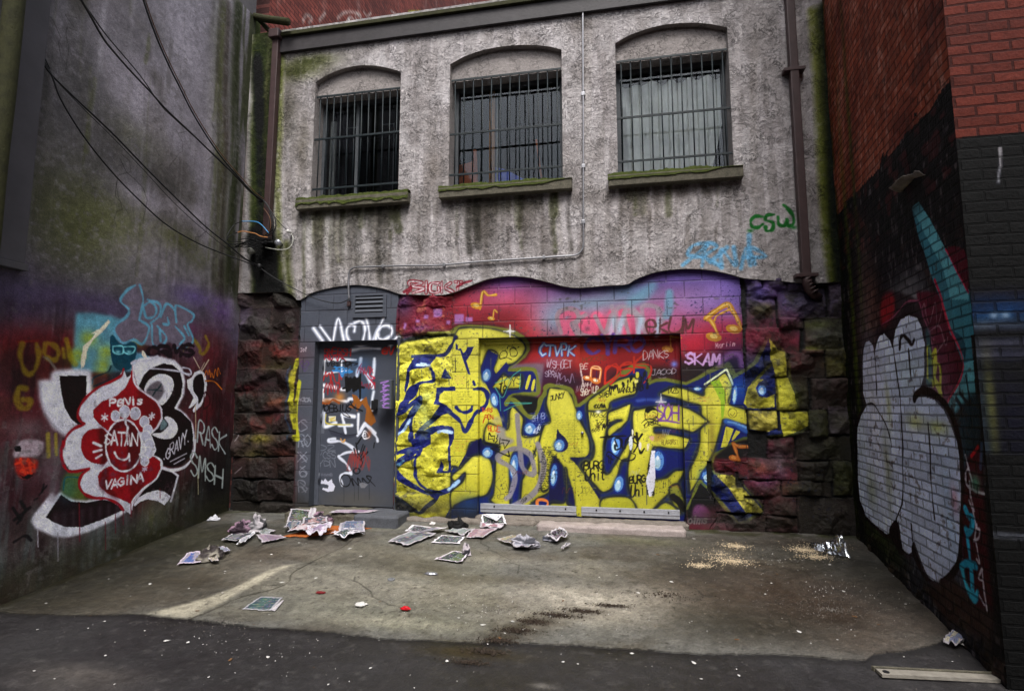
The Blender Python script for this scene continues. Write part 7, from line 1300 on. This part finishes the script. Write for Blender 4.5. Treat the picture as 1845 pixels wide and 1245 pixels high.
# clear plastic bag, red packet, red wrapper
ny_, nx_ = 26, 44; gg = fbm(ny_, nx_, 5, 7, 711, 4); P3 = np.zeros((ny_, nx_, 3)); c0, c1 = Vector(fl(1464, 990)[0]), Vector(fl(1520, 998)[0])
for j in range(ny_):
    for i in range(nx_):
        u, v = i/(nx_-1), j/(ny_-1); p = c0.lerp(c1, u); s_ = .07+.07*u; P3[j, i] = (p.x, p.y+(v-.5)*s_*2.2, p.z+.012+(.05+.11*u**2)*abs(math.sin(math.pi*v))*(.5+1.2*(gg[j, i]-.2))+.03*(gg[j, i]-.5))
tag(link('plastic_bag', grid_mesh('plastic_bag', P3, None), 'film'), 'clear crumpled plastic bag by the wood shavings', 'plastic bag')
x, y, z = fl(731, 1100)[0]; b = MB(); b.blob((x, y, z+.018), (.04, .02, .014), 3, 3, .3); tag(b.build('drink_packet', 'red', None, True), 'crushed bright red packet in the middle of the ground', 'packet')
x, y, z = fl(578, 1070)[0]; b = MB(); b.blob((x, y, z+.008), (.04, .02, .006), 5, 3, .4); b.build('wrapper', 'dullred', None, True).name = 'candy_wrapper'; tag(bpy.data.objects['candy_wrapper'], 'flattened dull red wrapper left of the red packet', 'wrapper')
x, y, z = fl(777, 1036)[0]; b = MB(); b.blob((x, y, z+.01), (.055, .025, .012), 6, 3, .3); tag(b.build('foil_scrap', 'silver', None, True), 'pale bluish foil scrap in the centre of the concrete', 'foil')
x, y, z = fl(705, 1046)[0]; b = MB(); b.tube([(x, y, z), (x, y, z+.008)], .032, 16); tag(b.build('flat_lid', 'silver', None), 'round flat grey lid left of the foil scrap', 'lid')
x, y, z = fl(650, 1092)[0]; b = MB(); b.blob((x, y, z+.012), (.05, .03, .016), 8, 3, .35); tag(b.build('paper_scrap', 'scrapw', None, True), 'torn white paper left of the red packet', 'paper scrap')
b = MB(); r_ = random.Random(4)
q = [fl(x, y)[0] for x, y in ((1576, 1209), (1790, 1224), (1835, 1244), (1600, 1222))]
cv0 = thing('utility_cover', 'flat galvanised utility cover set in the asphalt at the bottom right', 'utility cover', fl(1700, 1220)[0])
b = MB(); b.prism([(a[0], a[1], .006) for a in fl('1578 1210 1845 1222 1845 1233 1590 1222', 0)], (0, 0, .018)); b.build('plate', 'cover', cv0); 
b = MB(); b.prism([(a[0], a[1], .004) for a in fl('1570 1206 1845 1218 1845 1221 1575 1209', 0)], (0, 0, .026)); b.build('rim', 'mossy', cv0)
x, y, z = fl(1597, 1218)[0]; b = MB(); b.tube([(x, y, .02), (x, y, .028)], .018, 12); b.build('lift_hole', 'black', cv0)
# rubble at the foot of the right wall
for k, (x, y, s_) in enumerate([(1602, 998, .07), (1622, 1022, .06), (1640, 1040, .09), (1658, 1050, .10), (1676, 1058, .12), (1685, 1078, .11), (1700, 1068, .07), (1694, 1096, .10), (1712, 1100, .06), (1722, 1118, .05), (1735, 1130, .06)]):
    p = fl(x, y)[0]; b = MB(); b.blob((p[0]+.02, p[1], p[2]+s_*.25), (s_*.9, s_*.8, s_*.55), 20+k, 3, .3)
    tag(b.build('rubble_stone', 'rubble', None, True), 'loose dark stone of the rubble along the foot of the right wall', 'stone', 'rubble along the foot of the right wall')
# tiny litter: one mesh copied
def scrap_mesh(m, n):
    b = MB(); r_ = random.Random(n); k = 7; pts = []
    for i in range(k): t = 2*math.pi*i/k; rr = r_.uniform(.55, 1); pts.append((rr*math.cos(t), rr*.6*math.sin(t), r_.uniform(0, .12)))
    b.prism(pts, (0, 0, .12)); return b
protos = [scrap_mesh('scrapw', n).build('litter_scrap', 'scrapw') for n in range(3)]+[scrap_mesh('scrapb', 9).build('litter_scrap', 'scrapb')]
r_ = random.Random(11); cnt = 0; spots = []
for _ in range(85): spots.append((r_.uniform(30, 1790), r_.uniform(960, 1235)))
spots += [(782, 883)] * 0+[(270, 1054), (508, 1050), (489, 1000), (630, 990), (650, 1003), (569, 1042), (870, 1127), (1210, 1050), (1495, 1018), (415, 1190), (300, 1155), (1540, 1112), (1440, 1140), (1250, 1195), (900, 1150), (1150, 1070), (1185, 1000), (1430, 975), (1390, 960)]
for i, (x, y) in enumerate(spots):
    p = fl(x, y)[0]
    if not (XL+.08 < p[0]) or p[1] > YB-.25: continue
    rr = onR(np.array([[x, y]]))
    if p[0] > RC[0]+RD[0]*((RC[1]-p[1])/math.cos(RANG))-.1 and p[1] > 3.6: continue
    pr = protos[3] if r_.random() < .22 else protos[r_.randrange(3)]; o = pr.copy(); COL.objects.link(o); s_ = r_.choice([.008, .011, .014, .02]) if i < 85 else .024
    o.location = (p[0], p[1], p[2]+.002); o.scale = (s_, s_, s_*.5); o.rotation_euler = (0, 0, r_.uniform(0, 6)); cnt += 1
    tag(o, 'tiny brown scrap of litter lying on the ground' if pr is protos[3] else 'tiny white scrap of litter lying on the ground', 'litter', 'tiny brown scraps on the ground' if pr is protos[3] else 'tiny white scraps on the ground')
for p in protos: bpy.data.objects.remove(p)
# wood shavings and dark crumbs: nobody could count them
def scatter(name, m, cent, n, seed, label, sz=.006):
    rs = np.random.RandomState(seed); V = []; Fq = []
    for (x, y, rx, ry, wgt) in cent:
        c = fl(x, y)[0]
        for k in range(int(n*wgt)):
            a, r0 = rs.rand()*6.283, min(abs(rs.randn())*.55, 1.6); px_, py_ = c[0]+rx*r0*math.cos(a), c[1]+ry*r0*math.sin(a); pz = gz(px_, py_)+.002; s_ = sz*(.4+rs.rand()); th = rs.rand()*3.14; i0 = len(V)
            dx, dy = math.cos(th)*s_, math.sin(th)*s_; ex, ey = -dy*.5, dx*.5; h_ = rs.rand()*.006
            V += [(px_-dx, py_-dy, pz), (px_+ex, py_+ey, pz+h_), (px_+dx, py_+dy, pz+.002), (px_-ex, py_-ey, pz+.003+h_)]; Fq.append((i0, i0+1, i0+2, i0+3)); 
    me = bpy.data.meshes.new(name); me.from_pydata(V, [], Fq); tag(link(name, me, m), label, 'debris', kind='stuff')
scatter('wood_shavings', 'chip', [(1325, 985, .16, .10, .8), (1320, 1012, .22, .10, 1), (1262, 1020, .16, .07, .6), (1300, 1000, .3, .2, .3)], 800, 1, 'pale wood shavings strewn right of the wide door')
scatter('wood_shavings', 'chip', [(1450, 992, .16, .09, 1), (1470, 1004, .2, .09, .6), (1480, 985, .35, .12, .3)], 900, 2, 'pale wood shavings strewn beside the clear plastic bag')
scatter('dark_crumbs', 'crumb', [(1100, 1092, .16, .03, .6), (1050, 1102, .18, .04, .8), (1000, 1110, .18, .04, .8), (960, 1122, .15, .05, .8), (930, 1138, .15, .05, .8), (900, 1155, .15, .05, .8), (875, 1175, .16, .05, .8), (845, 1195, .16, .05, .6), (1200, 1075, .4, .1, .3)], 500, 3, 'dark dirt crumbs trailing across the middle of the ground', .008)
scatter('gravel_grit', 'rubble', [(900, 1100, 2.6, .8, 1), (1500, 1100, .8, .5, .5), (400, 1120, 1.5, .5, .5)], 1500, 4, 'fine grit scattered over the whole ground', .0045)
scatter('pale_grit', 'scrapw', [(900, 1100, 2.6, .8, 1), (1500, 1060, .9, .6, .4), (500, 1180, 1.6, .4, .5), (1400, 1010, .8, .3, .3)], 200, 5, 'fine pale flecks scattered over the whole ground', .0045)
# ================================================================== pipes, cables
def curve_pts(pix, Ys, n=8):
    p = np.array(pix, float); Ys = np.asarray(Ys, float); a = np.column_stack([p, Ys]); a = smooth(a, n=n)
    for k in range(len(a)):
        r_0 = ray(a[k, 0], a[k, 1])
        if r_0[0] < 0: a[k, 2] = min(a[k, 2], (XL+.06)*r_0[1]/r_0[0])
    return [at(x, y, Y_) for x, y, Y_ in a]
def tubeobj(name, pts, r, m, par=None, seg=8): b = MB(); b.tube(pts, r, seg); return b.build(name, m, par, True)
# left downspout
d1 = thing('downspout', 'brown square downspout in the mossy left corner', 'downspout', at(490, 250, YB-.1))
xt, zt_ = wx(500, 72, YB-.1); xb_, zb_ = wx(484, 440, YB-.1); b = MB(); b.box(xt-.045, xt+.045, YB-.15, YB-.065, zb_, zt_, .01); b.build('pipe', 'brown', d1)
b = MB(); b.box(xt-.075, xt+.075, YB-.2, YB-.05, zt_-.02, zt_+.10, .012); b.build('hopper', 'brown', d1); b = MB(); b.box(xt-.09, xt+.09, YB-.165, YB-.06, zb_+.0, zb_+.05, .004); b.build('strap', 'black', d1)
# right downspout
d2 = thing('downspout', 'long brown downspout with an elbow, right of the curtained window', 'downspout', at(1440, 260, YB-.1))
xt, zt_ = wx(1421, 10, YB-.1); xb_, zb_ = wx(1453, 497, YB-.1); xm_ = (xt+xb_)/2; b = MB(); b.box(xm_-.045, xm_+.045, YB-.15, YB-.065, zb_, 7.2, .01); b.build('pipe', 'brown', d2)
for k, z in enumerate((zb_, 5.3)): b = MB(); b.box(xm_-.11, xm_+.11, YB-.158, YB-.05, z-.018, z+.018, .003); s_ = b.build('strap', 'brown', d2)
b = MB(); b.tube([(xm_, YB-.107, zb_+.02), (xm_+.005, YB-.107, zb_-.08), (xm_+.03, YB-.09, zb_-.15), (xm_+.09, YB-.05, zb_-.2), (xm_+.15, YB-.0, zb_-.22)], .046, 14); b.build('elbow', 'brown', d2, True)
for k in range(5):
    b = MB(); t = k/4; b.tube([(xm_+.01+.06*t*t, YB-.107+.02*t, zb_-.03-.14*t), (xm_+.012+.06*t*t+.004, YB-.107+.02*t, zb_-.04-.14*t)], .052, 14); b.build('crimp_ring', 'brown', d2, True)
# conduit
yc = YS-.03; pix = [(1050, -12), (1050.5, 100), (1051, 250), (1051, 400), (1051, 440), (1047, 453), (1036, 460), (1010, 462), (950, 466), (860, 472), (790, 478), (720, 479), (660, 481), (640, 482), (631, 487), (628, 498), (628, 520), (629, 540)]
cd = thing('conduit_pipe', 'thin galvanised conduit bending along the stucco above the mural', 'conduit', at(900, 469, yc))
pts = [at(x, y, yc) for x, y in smooth(np.array(pix, float), n=6)]; tubeobj('pipe', pts, .0115, 'galv', cd, 10)
for x, y in ((1050.6, 170), (1051, 300), (1051, 400), (980, 464), (800, 477.5), (690, 480)):
    p = at(x, y, yc); b = MB(); b.box(p[0]-.022, p[0]+.022, yc-.014, yc+.03, p[2]-.022, p[2]+.022, .004) if y < 450 else b.box(p[0]-.014, p[0]+.014, yc-.014, yc+.03, p[2]-.022, p[2]+.022, .004); b.build('clamp', 'galv', cd)
p = at(629, 545, YB-.05); b = MB(); b.box(p[0]-.022, p[0]+.022, p[1]-.02, p[1]+.02, p[2]-.05, p[2]+.02, .01); b.build('fitting', 'brown', cd)
# lock box beside the steel door
x0, z1 = wx(683, 684, YB-.1); x1, z0 = wx(705, 737, YB-.1); eb = thing('meter_box', 'grey box with a violet tag beside the steel door', 'electric box', ((x0+x1)/2, YB-.05, z0))
b = MB(); b.box(x0, x1, YB-.115, YB-.03, z0, z1, .006); b.build('casing', 'greysteel', eb)
BX = Canvas(x0+.01, x1-.01, z0+.012, z1-.012, .004, lambda p: onY(p, YB-.117), (78, 82, 92), 5)
for k in range(6): y = 690+k*8; BX.line(np.array([(686+(k % 2)*3, y), (700-(k % 3), y-4), (690, y+3), (701, y+5)]), 1.2, (160, 120, 190), .5)
PBX = np.stack([BX.U, np.full_like(BX.U, YB-.1175), BX.V], -1); link('cover', grid_mesh('cover', PBX, None, BX.lin()), 'steel', eb)
x_, z_ = wx(679, 727, YB-.06); b = MB(); b.box(x_-.03, x_+.03, YB-.09, YB-.03, z_-.05, z_+.05, .006); b.build('latch', 'black', eb)
# pole at the far left edge
p0 = onX(PX('28 100'), XL+.25)[0]; px_ = XL+.18; py_ = p0[0]
pl = thing('wooden_post', 'mossy green wooden post at the left edge carrying cables', 'post', (px_, py_-.0, 0))
b = MB(); r_ = random.Random(2); b.tube([(px_+r_.uniform(-.004, .004), py_, z) for z in np.linspace(2.6, 9, 20)], .07, 14); b.build('shaft', 'timber', pl, True)
b = MB(); b.box(px_-.12, px_+.05, py_-.05, py_+.05, 2.55, 2.72, .01); b.build('bracket', 'black', pl)
# cables
def cable(label, pix, Ys, r=.006, m='black', name='cable', group=None):
    o = tubeobj(name, curve_pts(pix, Ys), r, m, None, 6); tag(o, label, 'cable', group); return o
def lin(a, b_, n): return np.linspace(a, b_, n)
Yp = 3.75
c1 = [(40, 80), (66, 96), (90, 132), (130, 172), (200, 238), (260, 300), (320, 360), (370, 408), (410, 440), (440, 465), (468, 480)]
cable('thick black cable sagging from the mossy post to the corner', c1, lin(Yp, YB-.12, len(c1)), .0085)
c2 = [(42, 78), (70, 100), (92, 134), (110, 180), (150, 245), (200, 308), (250, 360), (300, 405), (360, 440), (420, 464), (462, 479)]
cable('lower black cable drooping nearest the rendered wall', c2, lin(Yp, YB-.12, len(c2)), .0075)
c3 = [(92, 136), (150, 196), (205, 250), (262, 310), (312, 364), (362, 410), (415, 452), (464, 480)]
cable('thin grey wire twisted along the thick black cable', c3, lin(Yp+.1, YB-.12, len(c3)), .0035)
for k, c in enumerate([[(38, 74), (50, 80), (66, 90), (80, 105), (90, 125)], [(38, 82), (52, 84), (70, 96), (84, 118), (88, 128)]]): cable(['upper', 'lower'][k]+' black loop of wire tied beside the mossy post', c, lin(Yp-.05, Yp+.05, len(c)), .0055)
c = [(56, 20), (55, 50), (56, 84)]; cable('thin wire dropping down the dark pilaster', c, lin(Yp, Yp, 3), .003)
c4 = [(140, -10), (160, 24), (185, 68), (206, 95), (235, 128), (270, 165), (300, 198), (340, 236), (370, 265), (400, 294), (425, 318), (450, 345), (474, 364)]
cable('black cable crossing from the top left, lower of the pair', c4, lin(2.9, YB-.2, len(c4)), .0085)
c5 = [(136, -14), (160, 20), (190, 62), (222, 100), (255, 140), (290, 190), (312, 212), (345, 242), (400, 292), (470, 362)]
cable('thin black cable running just above the lower diagonal cable', c5, lin(2.9, YB-.2, len(c5)), .0055)
c6 = [(255, -10), (268, 30), (285, 75), (305, 120), (325, 160), (345, 200), (372, 245), (400, 285), (430, 320), (456, 348), (474, 362)]
cable('black cable of the steep bundle from the top', c6, lin(3.2, YB-.2, len(c6)), .008)
cable('copper coloured wire in the steep bundle from the top', [(x+3, y-2) for x, y in c6], lin(3.2, YB-.21, len(c6)), .005, 'copper')
k1 = [(474, 362), (484, 375), (494, 390), (497, 405), (494, 416), (484, 424), (470, 430), (455, 436), (440, 442)]
for k, (dx, m_) in enumerate([(0, 'black'), (-4, 'black'), (-7, 'black')]): cable(['outer', 'middle', 'inner'][k]+' black loop hanging beside the left downspout', [(x+dx*(1 if i > 1 else 0), y+dx*.3) for i, (x, y) in enumerate(k1)], lin(YB-.22, YB-.2, len(k1)), .0075, m_)
cable('tan wire following the black loops by the downspout', [(x-9, y) for x, y in k1[1:6]], lin(YB-.23, YB-.23, 5), .004, 'copper')
cable('bright blue wire arching out of the corner tangle', [(484, 420), (474, 408), (465, 401), (455, 399), (446, 399), (436, 399)], lin(YB-.24, YB-.26, 6), .006, 'wireb')
cable('black wire arching left from the blue wire', [(438, 399), (424, 404), (414, 416), (409, 428), (412, 434), (430, 436), (450, 438)], lin(YB-.26, YB-.25, 7), .0055)
cable('orange wire arching under the blue wire', [(482, 428), (470, 426), (460, 421), (450, 419), (438, 417), (428, 419)], lin(YB-.25, YB-.26, 6), .0055, 'wireo')
cable('black wire looping left from the orange wire', [(428, 419), (416, 424), (408, 432), (408, 438), (424, 440), (448, 436), (470, 428)], lin(YB-.26, YB-.24, 7), .0055)
for k, c in enumerate([[(410, 444), (425, 446), (445, 440), (470, 432), (490, 428)], [(424, 445), (440, 438), (455, 446), (474, 438), (492, 436)], [(420, 440), (440, 446), (462, 440), (480, 434)], [(430, 432), (450, 430), (468, 436), (480, 440)]]):
    cable(['lowest', 'second', 'third', 'topmost'][k]+' black wire of the corner tangle', c, lin(YB-.23, YB-.2, len(c)), .008 if k == 1 else .0055)
cable('white wire looping right from the tangle to the stucco', [(478, 446), (500, 450), (516, 449), (525, 442), (528, 430), (524, 420), (519, 416)], lin(YB-.15, YB-.08, 7), .0055, 'wirew')
cable('thin black wire from the loops to the clip on the stucco', [(494, 390), (506, 404), (518, 415)], lin(YB-.2, YB-.08, 3), .004)
c7 = [(466, 481), (490, 498), (520, 515), (560, 535), (590, 544), (612, 546), (628, 540)]; cable('grey cable running from the corner down to the conduit', c7, lin(YB-.13, YB-.07, len(c7)), .006)
for k, (x, y, r_0, lb_) in enumerate([(450, 452, .045, 'round grey junction cap under the wire tangle'), (500, 437, .045, 'shiny dark insulator right of the downspout'), (519, 417, .025, 'small white clip holding the wire on the stucco'), (466, 480, .04, 'black cable clamp below the wire tangle'), (470, 362, .03, 'black clamp where the diagonal cables join')]):
    p = at(x, y, YB-.14 if k < 4 else YB-.21); b = MB(); b.tube([(p[0], p[1]+.1 if k < 4 else p[1]+.03, p[2]), (p[0], p[1], p[2]), (p[0], p[1]-.02, p[2])], [r_0*.4, r_0, r_0*.7], 14); tag(b.build('insulator' if k < 3 else 'cable_clamp', ['glassy', 'silver', 'scrapw', 'black', 'black'][k], None, True), lb_, 'insulator' if k < 3 else 'cable clamp')
# broken gutter and timbers over the left corner
b = MB(); p, q = at(446, 28, YB+.05), at(518, 40, YB-.25); b.tube([p, ((p[0]+q[0])/2, (p[1]+q[1])/2, (p[2]+q[2])/2-.01), q], .05, 10); tag(b.build('roof_beam', 'timber', None, True), 'mossy broken beam jutting out over the left downspout', 'beam')
b = MB(); p, q = at(452, 20, YB+.1), at(496, 68, YB-.05); b.tube([p, q], .035, 6); tag(b.build('roof_brace', 'timber', None, True), 'short slanting brace behind the jutting beam', 'beam')
b = MB(); p = at(443, 26, YB); b.box(p[0]-.16, p[0]+.10, YB-.06, YB+.2, p[2]-.35, p[2]-.02, .02); tag(b.build('mossy_block', 'moss', None, True), 'moss covered block at the top of the left corner', 'block')
print('objects', len(bpy.data.objects), 'scraps', cnt)
